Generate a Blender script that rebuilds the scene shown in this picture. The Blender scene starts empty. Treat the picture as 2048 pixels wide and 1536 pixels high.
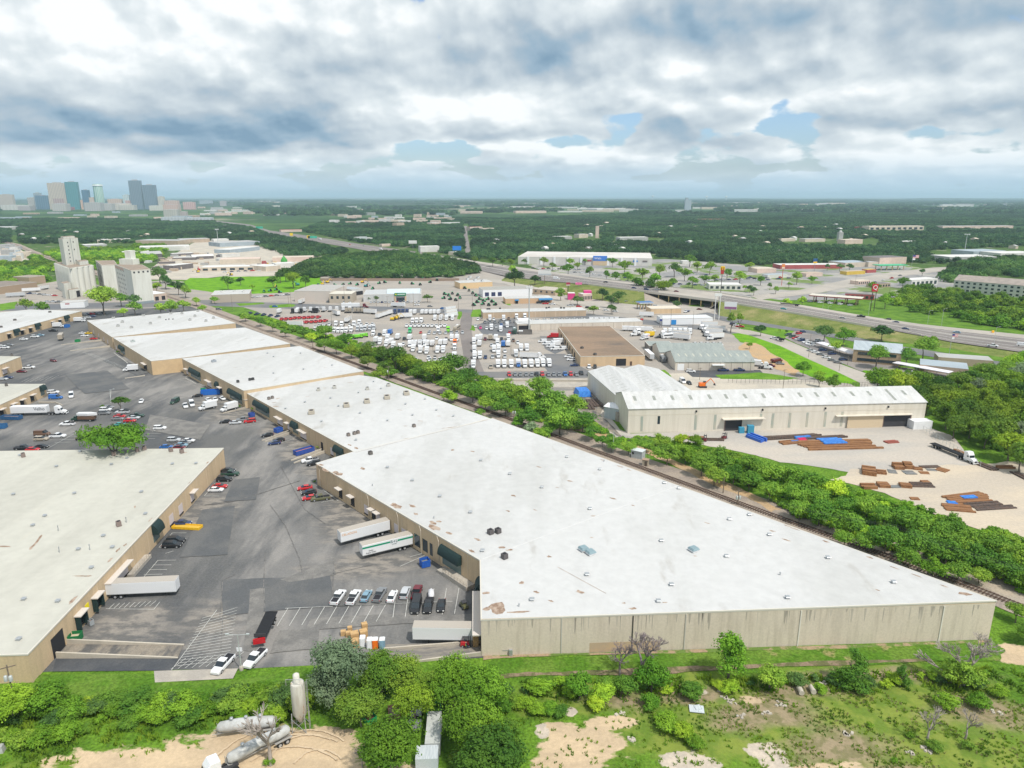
import bpy,bmesh,math,random
import numpy as np
from mathutils import Vector,Matrix
R=math.radians
random.seed(7)
S=bpy.context.scene
COL=S.collection
# --- camera
F,HC=1400.0,90.0
PITCH=math.atan((768-392)/F)
cd=bpy.data.cameras.new('camera'); cam=bpy.data.objects.new('camera',cd); COL.objects.link(cam)
cam.location=(0,0,HC); cam.rotation_euler=(math.pi/2-PITCH,0,0)
cd.sensor_width=36; cd.lens=F/2048*36; cd.clip_start=1; cd.clip_end=120000
S.camera=cam
S.view_settings.view_transform='Standard'; S.view_settings.look='None'
S.view_settings.exposure=0.3; S.view_settings.gamma=1
S.cycles.max_bounces=4; S.cycles.diffuse_bounces=2; S.cycles.glossy_bounces=2
S.cycles.transmission_bounces=2; S.cycles.volume_bounces=0; S.cycles.transparent_max_bounces=4
CP,SP=math.cos(PITCH),math.sin(PITCH)
def ray(px,py):
 x=(px-1024)/F; y=-(py-768)/F
 return (x,CP+y*SP,-SP+y*CP)
def P(px,py,z=0.0):
 d=ray(px,py); t=(z-HC)/d[2]
 return Vector((d[0]*t,d[1]*t,z))
def pxm(px,py):      # metres per photo pixel at the ground there
 p=P(px,py); return (p.y*CP+HC*SP)/F
def proj(x,y,z=0.0):
 d=y*CP-(z-HC)*SP
 u=y*SP+(z-HC)*CP
 return 1024+F*x/d,768-F*u/d
# --- sun and sky
SUN_AZ,SUN_EL=R(138),R(57)      # azimuth clockwise from the view direction
sd=bpy.data.lights.new('sun','SUN'); so=bpy.data.objects.new('sun',sd); COL.objects.link(so)
sd.energy=3.1; sd.angle=R(3); sd.color=(1,.95,.87)
so.rotation_euler=Vector((-math.sin(SUN_AZ)*math.cos(SUN_EL),-math.cos(SUN_AZ)*math.cos(SUN_EL),-math.sin(SUN_EL))).to_track_quat('-Z','Y').to_euler()
W=bpy.data.worlds.new('World'); S.world=W; W.use_nodes=True; W.cycles.sampling_method='NONE'
nt=W.node_tree; nt.nodes.clear()
def mkn(nt):
 def n(t,**k):
  o=nt.nodes.new(t)
  for a,v in k.items(): setattr(o,a,v)
  return o
 L=nt.links.new
 def val(sock,v):
  if isinstance(v,(int,float,tuple,list)): sock.default_value=v
  else: L(v,sock)
 def m(op,a,b=0.0,c=None):
  o=n('ShaderNodeMath',operation=op); val(o.inputs[0],a); val(o.inputs[1],b)
  if c is not None: val(o.inputs[2],c)
  return o.outputs[0]
 def vm(op,a,b=None):
  o=n('ShaderNodeVectorMath',operation=op); val(o.inputs[0],a)
  if b is not None: val(o.inputs[1],b)
  return o.outputs[1] if op in ('DOT_PRODUCT','LENGTH') else o.outputs[0]
 def ss(x,a,b,lo=0.,hi=1.):
  o=n('ShaderNodeMapRange',interpolation_type='SMOOTHSTEP'); val(o.inputs[0],x)
  for i,q in enumerate((a,b,lo,hi)): o.inputs[i+1].default_value=q
  return o.outputs[0]
 def noise(vec,scale,detail=4,rough=.55,lac=2.0,out=0):
  o=n('ShaderNodeTexNoise'); L(vec,o.inputs['Vector']); o.inputs['Scale'].default_value=scale
  o.inputs['Detail'].default_value=detail; o.inputs['Roughness'].default_value=rough
  o.inputs['Lacunarity'].default_value=lac
  return o.outputs[out]
 def mix(f,a,b,bt='MIX'):
  o=n('ShaderNodeMix',data_type='RGBA',blend_type=bt); val(o.inputs[0],f)
  for s_,v in ((o.inputs[6],a),(o.inputs[7],b)):
   if isinstance(v,(tuple,list)): s_.default_value=tuple(v[:3])+(1,)
   else: L(v,s_)
  return o.outputs[2]
 def comb(x,y,z=0.0):
  o=n('ShaderNodeCombineXYZ'); val(o.inputs[0],x); val(o.inputs[1],y); val(o.inputs[2],z); return o.outputs[0]
 def ramp(f,stops):
  o=n('ShaderNodeValToRGB'); L(f,o.inputs[0]); e=o.color_ramp.elements
  while len(e)<len(stops): e.new(.5)
  for q,(p,c) in zip(e,stops): q.position=p; q.color=tuple(c[:3])+(1,)
  return o.outputs[0]
 return n,L,m,vm,ss,noise,mix,comb,ramp
n,L,m,vm,ss,noise,mix,comb,ramp=mkn(nt)
def azel(px,py):
 d=ray(px,py); return math.atan2(d[0],d[1]),math.atan2(d[2],math.hypot(d[0],d[1]))
tc=n('ShaderNodeTexCoord'); sep=n('ShaderNodeSeparateXYZ'); L(tc.outputs['Generated'],sep.inputs[0])
X,Y,Z=sep.outputs
az=m('ARCTAN2',X,Y); el=m('ARCTAN2',Z,m('SQRT',m('ADD',m('MULTIPLY',X,X),m('MULTIPLY',Y,Y))))
elc=m('MAXIMUM',el,0.0)
lv=m('MULTIPLY',m('LOGARITHM',m('ADD',elc,.09),math.e),1.0)
U=comb(m('MULTIPLY',az,1.0),m('MULTIPLY',lv,.36),0.0)
wn=noise(U,5.0,5,.55,out=1)
wq=vm('MULTIPLY',vm('SUBTRACT',wn,(.5,.5,.5)),(.16,.075,0))
Q=vm('ADD',comb(az,el,0.0),wq)
def blobs(lst,base):
 acc=base
 for (px,py,rx,ry,w) in lst:
  a,e=azel(px,py)
  d=vm('MULTIPLY',vm('SUBTRACT',Q,(a,e,0)),(F/rx,F/ry,0))
  g=m('POWER',math.e,m('MULTIPLY',vm('DOT_PRODUCT',d,d),-1.0))
  acc=m('MULTIPLY_ADD',g,w*.9,acc)
 return acc
# where the sheet of cloud is open (negative) or thick (positive)
COV=[(520,-20,150,24,-.3),(840,10,120,60,.3),(120,5,40,30,-.25),(880,290,110,22,-.4),(600,300,160,12,-.22),(1575,232,95,42,-.5),
 (1330,110,130,20,-.28),(1080,290,90,16,-.3),(1250,245,50,18,-.2),(1500,265,120,14,-.3),(1850,270,120,12,-.3),(940,310,160,20,-.3),
 (700,310,200,25,-.15),(300,300,200,14,-.22),(30,225,60,18,-.2),
 (400,120,500,130,.3),(1100,200,450,60,.3),(1500,80,600,90,.3),(1850,210,260,55,.35),(350,260,380,40,.5),
 (1050,345,1400,14,-.1)]
# how bright the cloud is
BRI=[(230,60,300,90,.20),(560,60,260,60,.20),(60,160,200,60,.12),(330,260,360,34,-.46),(120,250,200,40,-.25),(560,250,170,36,-.28),
 (250,195,300,22,-.14),(660,120,170,50,-.10),(900,130,260,55,-.26),(1230,60,330,60,-.27),(1600,40,400,60,-.22),(1950,130,160,70,-.26),
 (860,220,120,45,.30),(820,180,130,25,.12),(1120,200,210,42,.20),(1130,262,170,16,-.30),(860,268,140,12,-.15),
 (1380,215,120,34,.12),(1370,278,190,14,-.28),(1700,190,170,42,.22),(1870,175,90,26,.15),(1850,245,260,20,-.16),(1500,170,150,22,-.16),(1420,125,170,16,.22),(1640,95,70,20,.16),
 (1700,262,150,10,-.14),(480,325,200,22,.12),(1500,300,300,16,.14),(1900,305,200,20,.12),(200,330,200,14,.10),(1150,305,120,12,.14),(660,385,3000,30,-.06)]
n1=noise(U,5.0,7,.47)
Uo=vm('ADD',U,(0.012,.030,0)); n1b=noise(Uo,5.0,7,.47)
n2=noise(U,26.0,5,.58); n2b=noise(vm('ADD',U,(.004,.010,0)),26.0,4,.55)
n3=noise(vm('ADD',U,(3,5,0)),3.2,4,.5)
def puff(vec,sc):
 v=n('ShaderNodeTexVoronoi',feature='SMOOTH_F1',voronoi_dimensions='2D'); L(vec,v.inputs['Vector']); v.inputs['Scale'].default_value=sc; v.inputs['Smoothness'].default_value=.35; v.inputs['Detail'].default_value=2.0; v.inputs['Roughness'].default_value=.45
 return v.outputs['Distance']
Uw=vm('ADD',U,vm('MULTIPLY',vm('SUBTRACT',wn,(.5,.5,.5)),(.12,.05,0)))
p1=puff(Uw,8.0); p1b=puff(vm('ADD',Uw,(.008,.024,0)),8.0)
cv=m('ADD',blobs(COV,.74),m('MULTIPLY',m('SUBTRACT',n1,.5),1.5))
cv=m('ADD',cv,m('MULTIPLY',m('SUBTRACT',n2,.5),.35))
cv=m('ADD',cv,m('MULTIPLY',m('SUBTRACT',.45,p1),.45))
edge=ss(cv,.44,.53)
br=m('ADD',blobs(BRI,.685),m('MULTIPLY',m('SUBTRACT',n1,n1b),1.35))
br=m('ADD',br,m('MULTIPLY',m('SUBTRACT',n2,n2b),.34))
br=m('ADD',br,m('MULTIPLY',m('SUBTRACT',n3,.5),.35))
br=m('ADD',br,m('MULTIPLY',m('SUBTRACT',p1b,p1),.62))
br=m('ADD',br,m('MULTIPLY',m('SUBTRACT',n2,.5),.05))
br=m('ADD',br,m('MULTIPLY',ss(cv,.75,.42),.12))
cc=ramp(br,[(0.0,(.20,.32,.44)),(.22,(.31,.43,.54)),(.42,(.44,.52,.59)),(.60,(.57,.64,.69)),(.78,(.71,.77,.80)),(.95,(.92,.95,.96))])
far=ss(el,R(0.4),R(3.4))
hz=(.48,.65,.78)
cc=mix(m('MULTIPLY',m('SUBTRACT',1.0,far),.85),cc,hz)
gapc=mix(ss(el,R(1),R(16)),(.36,.62,.80),(.16,.42,.82))
sky=n('ShaderNodeTexSky',sky_type='NISHITA',sun_disc=False,sun_elevation=SUN_EL,sun_rotation=SUN_AZ,altitude=200,air_density=1.0,dust_density=1.5,ozone_density=1.5)
b1=n('ShaderNodeBackground'); L(mix(1.0,sky.outputs[0],(1.0,1.14,1.32),'MULTIPLY'),b1.inputs[0]); b1.inputs[1].default_value=0.10
b2=n('ShaderNodeBackground'); L(cc,b2.inputs[0]); b2.inputs[1].default_value=.90
ms=n('ShaderNodeMixShader'); L(m('MAXIMUM',edge,m('MULTIPLY',m('SUBTRACT',1.0,far),.8)),ms.inputs[0]); L(b1.outputs[0],ms.inputs[1]); L(b2.outputs[0],ms.inputs[2])
wo=n('ShaderNodeOutputWorld'); L(ms.outputs[0],wo.inputs[0])
# --- materials
MATS={}
def mat(name,c,c2=None,rough=.85,scale=.3,det=4,stretch=(1,1,1),lo=.4,hi=.6,c3=None,s3=None,metal=0.,fine=0.,fs=3.,seam=None,bump=0.,bs=2.,spec=.3,emit=0.,rot=0.,trans=0.,coord='Object',c3lo=.55,c3hi=.7):
 if name in MATS: return MATS[name]
 M=bpy.data.materials.new(name); MATS[name]=M; M.use_nodes=True; nt=M.node_tree
 n,L,m,vm,ss,noise,mix,comb,ramp=mkn(nt)
 b=nt.nodes['Principled BSDF']; b.inputs['Roughness'].default_value=rough; b.inputs['Metallic'].default_value=metal
 b.inputs['Specular IOR Level'].default_value=spec
 tc=n('ShaderNodeTexCoord'); vec=tc.outputs[coord]
 mp=n('ShaderNodeMapping'); L(vec,mp.inputs[0]); mp.inputs['Scale'].default_value=stretch; mp.inputs['Rotation'].default_value=(0,0,rot)
 v2=n('ShaderNodeVectorRotate');
 col=tuple(c)+(1,)
 cur=None
 if c2 is not None:
  f=ss(noise(mp.outputs[0],scale,det,.6),lo,hi); cur=mix(f,c,c2)
 if c3 is not None:
  f=ss(noise(mp.outputs[0],s3 or scale*.23,det,.6),c3lo,c3hi); cur=mix(f,cur if cur is not None else c,c3)
 if fine:
  q=noise(vec,fs,3,.7); g=ss(q,.25,.75,1-fine,1+fine)
  cur=mix(1.0,cur if cur is not None else c,comb(g,g,g),'MULTIPLY')
 if seam:
  sx=n('ShaderNodeSeparateXYZ'); L(vec,sx.inputs[0]); ca,sa=math.cos(R(seam[0])),-math.sin(R(seam[0]))
  fr=m('FRACT',m('ADD',m('MULTIPLY',sx.outputs[0],ca/seam[1]),m('MULTIPLY',sx.outputs[1],sa/seam[1])))
  wv=m('MULTIPLY',ss(m('ABSOLUTE',m('SUBTRACT',fr,.5)),.0,seam[2],1,0),ss(noise(vec,.15,3),.35,.65))
  cur=mix(m('MULTIPLY',wv,seam[3]),cur if cur is not None else c,tuple(q*.55 for q in c))
 if cur is not None: L(cur,b.inputs['Base Color'])
 else: b.inputs['Base Color'].default_value=col
 if bump:
  bp=n('ShaderNodeBump'); bp.inputs['Strength'].default_value=bump; bp.inputs['Distance'].default_value=.15
  L(noise(vec,bs,3,.6),bp.inputs['Height']); L(bp.outputs[0],b.inputs['Normal'])
 if emit:
  b.inputs['Emission Color'].default_value=col; b.inputs['Emission Strength'].default_value=emit
 if trans:
  t=n('ShaderNodeBsdfTranslucent');
  if cur is not None: L(cur,t.inputs[0])
  else: t.inputs[0].default_value=col
  a=n('ShaderNodeMixShader'); a.inputs[0].default_value=trans; L(b.outputs[0],a.inputs[1]); L(t.outputs[0],a.inputs[2])
  L(a.outputs[0],nt.nodes['Material Output'].inputs[0])
 return M
def fieldmat(name,base,layers,fine=.2,fs=2.,bump=.3):
 M=bpy.data.materials.new(name); MATS[name]=M; M.use_nodes=True; nt=M.node_tree
 n,L,m,vm,ss,noise,mix,comb,ramp=mkn(nt)
 b=nt.nodes['Principled BSDF']; b.inputs['Roughness'].default_value=.95; b.inputs['Specular IOR Level'].default_value=.15
 vec=n('ShaderNodeTexCoord').outputs['Object']
 def two(c,c2,sc,st=(1,1,1),det=6):
  mp=n('ShaderNodeMapping'); L(vec,mp.inputs[0]); mp.inputs['Scale'].default_value=st
  return mix(ss(noise(mp.outputs[0],sc,det,.6),.42,.58),c,c2)
 cur=two(*base); g=ss(noise(vec,fs,3,.7),.25,.75,1-fine,1+fine); cur=mix(1.0,cur,comb(g,g,g),'MULTIPLY')
 for (cols,ells,nsc,nst,amp,soft) in layers:
  mp=n('ShaderNodeMapping'); L(vec,mp.inputs[0]); mp.inputs['Scale'].default_value=nst
  acc=-5.0
  for e in ells:
   c=P(e[0],e[1]); rx=e[2]*pxm(e[0],e[1]); ry=abs(P(e[0],e[1]-e[3]).y-P(e[0],e[1]+e[3]).y)/2
   w=e[4] if len(e)>4 else 1.0
   d=vm('LENGTH',vm('MULTIPLY',vm('SUBTRACT',vec,(c.x,c.y,0)),(1/rx,1/ry,0)))
   acc=m('MAXIMUM',acc,m('MULTIPLY',m('SUBTRACT',1.0,d),w))
  f=ss(m('ADD',acc,m('MULTIPLY',m('SUBTRACT',noise(mp.outputs[0],nsc,8,.62),.5),amp)),-soft,soft)
  cur=mix(f,cur,two(*cols))
 g=ss(noise(vec,fs*.8,3,.7),.25,.75,.9,1.1); cur=mix(1.0,cur,comb(g,g,g),'MULTIPLY'); L(cur,b.inputs['Base Color'])
 bp=n('ShaderNodeBump'); bp.inputs['Strength'].default_value=bump; bp.inputs['Distance'].default_value=.15
 L(noise(vec,1.8,4,.65),bp.inputs['Height']); L(bp.outputs[0],b.inputs['Normal'])
 return M
def plain(c,rough=.5,metal=0.,spec=.4):
 return mat('paint_%d_%d_%d_%d' % (int(c[0]*255),int(c[1]*255),int(c[2]*255),int(rough*100)),c,rough=rough,metal=metal,spec=spec)
# --- mesh builder
class MB:
 def __init__(s): s.v=[]; s.f=[]; s.mi=[]; s.sm=[]
 def face(s,pts,mi=0,sm=False):
  k=len(s.v); s.v += [tuple(p) for p in pts]; s.f.append(list(range(k,k+len(pts)))); s.mi.append(mi); s.sm.append(sm); return s
 def grid(s,vs,fs,mi=0,sm=False):
  k=len(s.v); s.v += [tuple(p) for p in vs]
  for f in fs: s.f.append([k+i for i in f]); s.mi.append(mi); s.sm.append(sm)
  return s
 def box(s,c,d,rot=0.,mi=0,taper=1.,tx=None):
  hx,hy,hz=d[0]/2,d[1]/2,d[2]/2; co,si=math.cos(rot),math.sin(rot); vs=[]
  for z,t in ((-hz,1.),(hz,taper)):
   for x,y in ((-hx,-hy),(hx,-hy),(hx,hy),(-hx,hy)):
    x *= t if tx is None else (tx if z>0 else 1); y *= t
    vs.append((c[0]+x*co-y*si,c[1]+x*si+y*co,c[2]+z))
  return s.grid(vs,[(3,2,1,0),(4,5,6,7),(0,1,5,4),(1,2,6,5),(2,3,7,6),(3,0,4,7)],mi)
 def prism(s,poly,z0,z1,mi=0,top=True,bot=False,tmi=None,sides=True):
  n=len(poly); a=area(poly)
  if a<0: poly=poly[::-1]
  zt=[(z1 if not callable(z1) else z1(p[0],p[1])) for p in poly]
  vs=[(p[0],p[1],z0) for p in poly]+[(p[0],p[1],z) for p,z in zip(poly,zt)]
  if sides: s.grid(vs,[(i,(i+1) % n,n+(i+1) % n,n+i) for i in range(n)],mi)
  if top: s.face([(p[0],p[1],z) for p,z in zip(poly,zt)],mi if tmi is None else tmi)
  if bot: s.face([(p[0],p[1],z0) for p in poly][::-1],mi)
  return s
 def tube(s,a,b,r,r2=None,seg=8,mi=0,cap=True,sm=True):
  a=Vector(a); b=Vector(b); d=b-a
  if d.length<1e-6: return s
  d.normalize(); r2=r if r2 is None else r2
  u=d.orthogonal().normalized(); w=d.cross(u); vs=[]
  for p,q in ((a,r),(b,r2)):
   for i in range(seg):
    t=2*math.pi*i/seg; vs.append(p+(u*math.cos(t)+w*math.sin(t))*q)
  s.grid(vs,[(i,(i+1) % seg,seg+(i+1) % seg,seg+i) for i in range(seg)],mi,sm)
  if cap: s.face(vs[:seg][::-1],mi); s.face(vs[seg:],mi)
  return s
 def lathe(s,c,prof,seg=16,mi=0,sm=True):
  vs=[]
  for (r,z) in prof:
   for i in range(seg):
    t=2*math.pi*i/seg; vs.append((c[0]+r*math.cos(t),c[1]+r*math.sin(t),c[2]+z))
  fs=[(j*seg+i,j*seg+(i+1) % seg,(j+1)*seg+(i+1) % seg,(j+1)*seg+i) for j in range(len(prof)-1) for i in range(seg)]
  s.grid(vs,fs,mi,sm)
  s.face(vs[-seg:],mi); return s
 def loft(s,secs,mi=0,sm=False,cap=True):
  n=len(secs[0]); vs=[p for q in secs for p in q]
  fs=[(j*n+i,j*n+(i+1) % n,(j+1)*n+(i+1) % n,(j+1)*n+i) for j in range(len(secs)-1) for i in range(n)]
  s.grid(vs,fs,mi,sm)
  if cap: s.face(secs[0][::-1],mi); s.face(secs[-1],mi)
  return s
 def mesh(s,name,mats,off=(0,0,0),recalc=True,bevel=0.):
  me=bpy.data.meshes.new(name)
  v=[(a-off[0],b-off[1],c-off[2]) for a,b,c in s.v]
  me.from_pydata(v,[],s.f)
  for q in (mats if isinstance(mats,(list,tuple)) else [mats]): me.materials.append(q)
  me.polygons.foreach_set('material_index',s.mi); me.polygons.foreach_set('use_smooth',s.sm)
  if recalc or bevel:
   bm=bmesh.new(); bm.from_mesh(me)
   if recalc=='weld' or bevel: bmesh.ops.remove_doubles(bm,verts=bm.verts,dist=1e-4)
   if bevel: bmesh.ops.bevel(bm,geom=[e for e in bm.edges if len(e.link_faces)==2 and e.calc_face_angle(0)>.5],offset=bevel,segments=1,affect='EDGES')
   bmesh.ops.recalc_face_normals(bm,faces=bm.faces)
   bm.to_mesh(me); bm.free()
  me.update(); return me
def area(p): return .5*sum(p[i][0]*p[(i+1) % len(p)][1]-p[(i+1) % len(p)][0]*p[i][1] for i in range(len(p)))
def wl(o,parent):
 if parent is not None: o.parent=parent
 COL.objects.link(o); return o
def tag(o,label,cat,group=None,kind=None):
 if label: o['label']=label
 if cat: o['category']=cat
 if group: o['group']=group
 if kind: o['kind']=kind
 return o
def root(o):
 x=Vector((0,0,0))
 while o is not None: x += Vector(o.location); o=o.parent
 return x
def thing(name,label,cat,loc=(0,0,0),group=None):
 o=bpy.data.objects.new(name,None); o.location=loc; COL.objects.link(o); o.empty_display_size=.5
 return tag(o,label,cat,group)
def part(name,mb,mats,parent,label=None,**k):       # mb holds world coordinates
 o=bpy.data.objects.new(name,mb.mesh(name,mats,root(parent),**k)); wl(o,parent)
 if label: o['label']=label
 return o
def solo(name,mb,mats,label,cat,group=None,kind=None,loc=None,**k):
 loc=loc or (0,0,0)
 o=bpy.data.objects.new(name,mb.mesh(name,mats,loc,**k)); o.location=loc; COL.objects.link(o)
 return tag(o,label,cat,group,kind)
def struct(name,mb,mats,**k):
 o=bpy.data.objects.new(name,mb.mesh(name,mats,**k)); COL.objects.link(o); o['kind']='structure'; return o
def meshobj(name,me,parent,loc=(0,0,0),rot=0.):
 o=bpy.data.objects.new(name,me); o.location=loc; o.rotation_euler=(0,0,rot); return wl(o,parent)
ORD=['first','second','third','fourth','fifth','sixth','seventh','eighth','ninth','tenth','eleventh','twelfth','thirteenth','fourteenth','fifteenth','sixteenth','seventeenth','eighteenth','nineteenth','twentieth']
def ordn(i):
 if i<20: return ORD[i]
 t=['twenty','thirty','forty','fifty','sixty','seventy','eighty','ninety','hundred'][(i+1) // 10-2]
 if (i+1) % 10==0: return {'twenty': 'twentieth','thirty': 'thirtieth','forty': 'fortieth','fifty': 'fiftieth','sixty': 'sixtieth','seventy': 'seventieth','eighty': 'eightieth','ninety': 'ninetieth','hundred': 'hundredth'}[t]
 return t+'-'+ORD[(i+1) % 10-1]
_fc={}
def textmesh(txt,size,mt,shear=0.,off=0.):
 cu=bpy.data.curves.new('t','FONT'); cu.body=txt; cu.size=size; cu.align_x='CENTER'; cu.align_y='CENTER'; cu.shear=shear; cu.extrude=.01; cu.offset=off
 o=bpy.data.objects.new('t',cu); COL.objects.link(o); bpy.context.view_layer.update()
 me=bpy.data.meshes.new_from_object(o.evaluated_get(bpy.context.evaluated_depsgraph_get()))
 bpy.data.objects.remove(o); me.materials.clear(); me.materials.append(mt); return me
def lettering(name,txt,size,mt,parent,loc,normal_hd,label=None,sx=1.,**k):
 # upright text facing the heading normal_hd (degrees, parent space)
 me=textmesh(txt,size,mt,**k); o=bpy.data.objects.new(name,me); wl(o,parent)
 o.location=loc; o.rotation_euler=(math.pi/2,0,R(180-normal_hd)); o.scale=(sx,1,1)
 return o
# --- shared materials
def grassm(name,c,c2,c3=None,**k):
 return mat(name,c,c2,rough=1,scale=.12,det=6,lo=.42,hi=.58,c3=c3,fine=.35,fs=1.6,bump=.5,bs=1.5,spec=.1,**k)
M_far=mat('far_country',(.03,.075,.022),(.075,.14,.035),rough=1,scale=.0016,det=9,lo=.42,hi=.6,c3=(.28,.27,.18),s3=.0013,c3lo=.57,c3hi=.66,fine=.3,fs=.012,spec=.1)
M_mead=fieldmat('meadow',((.115,.22,.02),(.075,.16,.014),.12),[
 (((.20,.25,.045),(.13,.20,.03),.25),[(1150,1400,130,30,.7),(1500,1420,260,60,.8),(1700,1420,320,90,.8),(1850,1500,260,60,.9),(1400,1480,160,60,.6),(200,1560,300,40,.6)],.16,(1,1,1),2.6,.35),
 (((.30,.24,.15),(.20,.18,.09),.5),[(1390,1390,70,22),(1540,1420,90,30,.6),(1680,1500,130,40,.8),(1800,1545,100,20),(1600,1380,120,14,.5),(1950,1420,80,30,.6),(1750,1350,160,10,.4),(1480,1430,70,30,.6),(1240,1400,50,20,.4)],.12,(.6,1,1),2.0,.35),
 (((.56,.43,.28),(.48,.37,.245),.12,(.6,1.6,1)),[(330,1580,300,75),(560,1520,170,68),(520,1480,150,26),(640,1500,80,50),(430,1560,360,80),(1165,1490,85,42),(1150,1560,90,60),(1215,1445,52,16),(1110,1465,30,20,.8),(1660,1545,90,18,.7),(1500,1400,24,10,.5),(2040,1310,60,22)],.22,(.7,1.2,1),2.2,.10),
 (((.55,.47,.38),(.46,.40,.33),.4),[(1380,1528,60,26),(1530,1502,38,18,.8),(1552,1530,34,20,.8),(1390,1382,22,8,.7),(1140,1425,14,10,.8),(1085,1462,14,14,.8)],.4,(1,1,1),1.6,.08)],fine=.45,fs=1.7,bump=.35)
M_lawn=grassm('lawn',(.10,.22,.018),(.14,.27,.025))
M_lawnd=grassm('lawn_deep',(.075,.165,.016),(.12,.205,.03),c3=(.26,.23,.10),s3=.1,c3lo=.62,c3hi=.7)
M_bright=grassm('bright_grass',(.15,.33,.012),(.11,.27,.012))
M_dry=grassm('dry_verge',(.19,.21,.065),(.13,.17,.04),c3=(.28,.25,.11))
BLC=((.255,.243,.228),(.19,.185,.178),.12,(1,.35,1))
M_asph=fieldmat('yard_asphalt',((.095,.098,.102),(.135,.134,.13),.05,(1.6,.5,1),8),[
 (BLC,[(250,720,150,24,.6),(400,775,150,30,.8),(180,690,100,18,.6),(520,920,60,60,.6),(560,1000,60,80,.7),(590,1090,90,50,.7),(650,1130,110,34,.8),(510,1180,70,90,.6),(540,1270,120,60,.9),(620,1290,160,50,.9),(760,1170,130,30,.5),(120,800,90,18,.5),(60,860,90,18,.5),(640,830,120,20,.4),(480,840,60,20,.7),(700,1240,200,30,.4),(880,1180,60,26,.5)],.09,(1.8,.45,1),2.6,.5),
 (((.265,.24,.21),(.14,.135,.128),.3,(.6,1.2,1)),[(255,1250,85,44),(420,1020,50,32),(700,1030,60,44),(720,1140,110,16,.8),(750,1120,90,14,.7),(240,1300,130,12),(470,830,50,14),(600,905,40,14),(590,885,30,10),(440,700,60,12),(420,810,50,12),(560,860,40,12),(640,940,40,12),(420,1240,60,40,.5)],.22,(.6,1.4,1),1.3,.45)],fine=.16,fs=2.2,bump=.12)
M_asphd=mat('asphalt_dark',(.065,.07,.078),(.09,.092,.096),rough=.9,scale=.15,det=6,fine=.15)
M_apron=mat('worn_apron',(.26,.225,.18),(.11,.105,.10),rough=.9,scale=.35,det=8,stretch=(1,.35,1),lo=.42,hi=.62,fine=.2,fs=3)
M_conc=mat('concrete',(.44,.40,.34),(.36,.33,.29),rough=.9,scale=.2,det=5,fine=.1)
M_concp=mat('pale_concrete',(.50,.45,.37),(.42,.38,.32),rough=.9,scale=.06,det=5,fine=.08,fs=1)
M_yardc=mat('steel_yard_concrete',(.40,.375,.34),(.47,.42,.36),rough=.9,scale=.03,det=6,stretch=(.5,1.6,1),fine=.08,fs=1)
M_sand=mat('sandy_dirt',(.56,.42,.27),(.46,.35,.23),rough=1,scale=.05,det=8,stretch=(.6,1.6,1),fine=.14,fs=1.5,c3=(.36,.30,.20),s3=.16,bump=.3)
M_limey=mat('pale_caliche',(.53,.45,.345),(.46,.40,.325),rough=1,scale=.04,det=7,stretch=(.5,1.5,1),fine=.08,fs=1.2)
M_grav=mat('gravel_lot',(.31,.285,.255),(.39,.345,.295),rough=1,scale=.03,det=8,stretch=(.6,1.6,1),lo=.38,hi=.62,c3=(.21,.20,.185),s3=.03,c3lo=.53,c3hi=.7,fine=.12,fs=.8)
M_ball=mat('rail_ballast',(.27,.225,.19),(.34,.28,.225),rough=1,scale=.2,det=7,fine=.25,fs=3)
M_orange=mat('orange_dirt',(.48,.32,.17),(.42,.30,.18),rough=1,scale=.12,det=7,fine=.2,fs=2)
M_road=mat('road_asphalt',(.185,.165,.155),(.225,.20,.185),rough=.9,scale=.02,det=5,fine=.06,fs=.3)
M_roadc=mat('road_concrete',(.36,.33,.29),(.42,.38,.33),rough=.9,scale=.03,det=5,fine=.06,fs=.3)
M_fr=mat('frontage_asphalt',(.14,.145,.155),(.19,.185,.18),rough=.9,scale=.03,det=4)
M_line=mat('line_paint',(.62,.62,.58),(.32,.32,.30),rough=.8,scale=.8,det=5,lo=.5,hi=.75)
M_barr=plain((.62,.58,.50),.9)
# --- ground sheets
def px(lst,z=0.0): return [P(a,b,z) for a,b in lst]
LV=[0.02]
def ragged(pts,amp,n=3,seed=1):
 rr=random.Random(seed); p=[Vector((q[0],q[1])) for q in pts]
 for _ in range(n):
  o=[]
  for i,a in enumerate(p):
   b=p[(i+1) % len(p)]; d=b-a; nn=Vector((-d.y,d.x))
   if d.length>1e-6: nn.normalize()
   o += [a,(a+b)/2+nn*min(amp,d.length*.22)*rr.uniform(-1,1)]
  p=o; amp *= .6
 return p
def sheet(name,pts,m_,rag=0.,seed=1,n=3,z=None,world=False,cnt=None):
 q=pts if world else px(pts)
 if rag: q=ragged(q,rag,n,seed)
 if z is None: LV[0] += .0025; z=LV[0]
 b=MB().face([(p[0],p[1],z) for p in (q if area(q)>0 else q[::-1])])
 return struct(name,b,m_,recalc=False)
def strip(name,a,b,m_,z=None,za=0.):
 if z is None: LV[0] += .0025; z=LV[0]
 mb=MB()
 A=px(a,za); B=px(b,za)
 for i in range(len(A)-1):
  mb.face([(q.x,q.y,q.z+z) for q in (B[i],B[i+1],A[i+1],A[i])])
 return struct(name,mb,m_,recalc=False)
g=MB(); K=40
ring=[(math.cos(2*math.pi*i/K),math.sin(2*math.pi*i/K)) for i in range(K)]
g.face([(70000*x,70000*y,-.6) for x,y in ring]); struct('ground',g,M_far,recalc=False)
sheet('meadow',[(-700,560),(-700,1900),(2900,1900),(2900,600),(2300,560)],M_mead,z=0.0)
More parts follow.
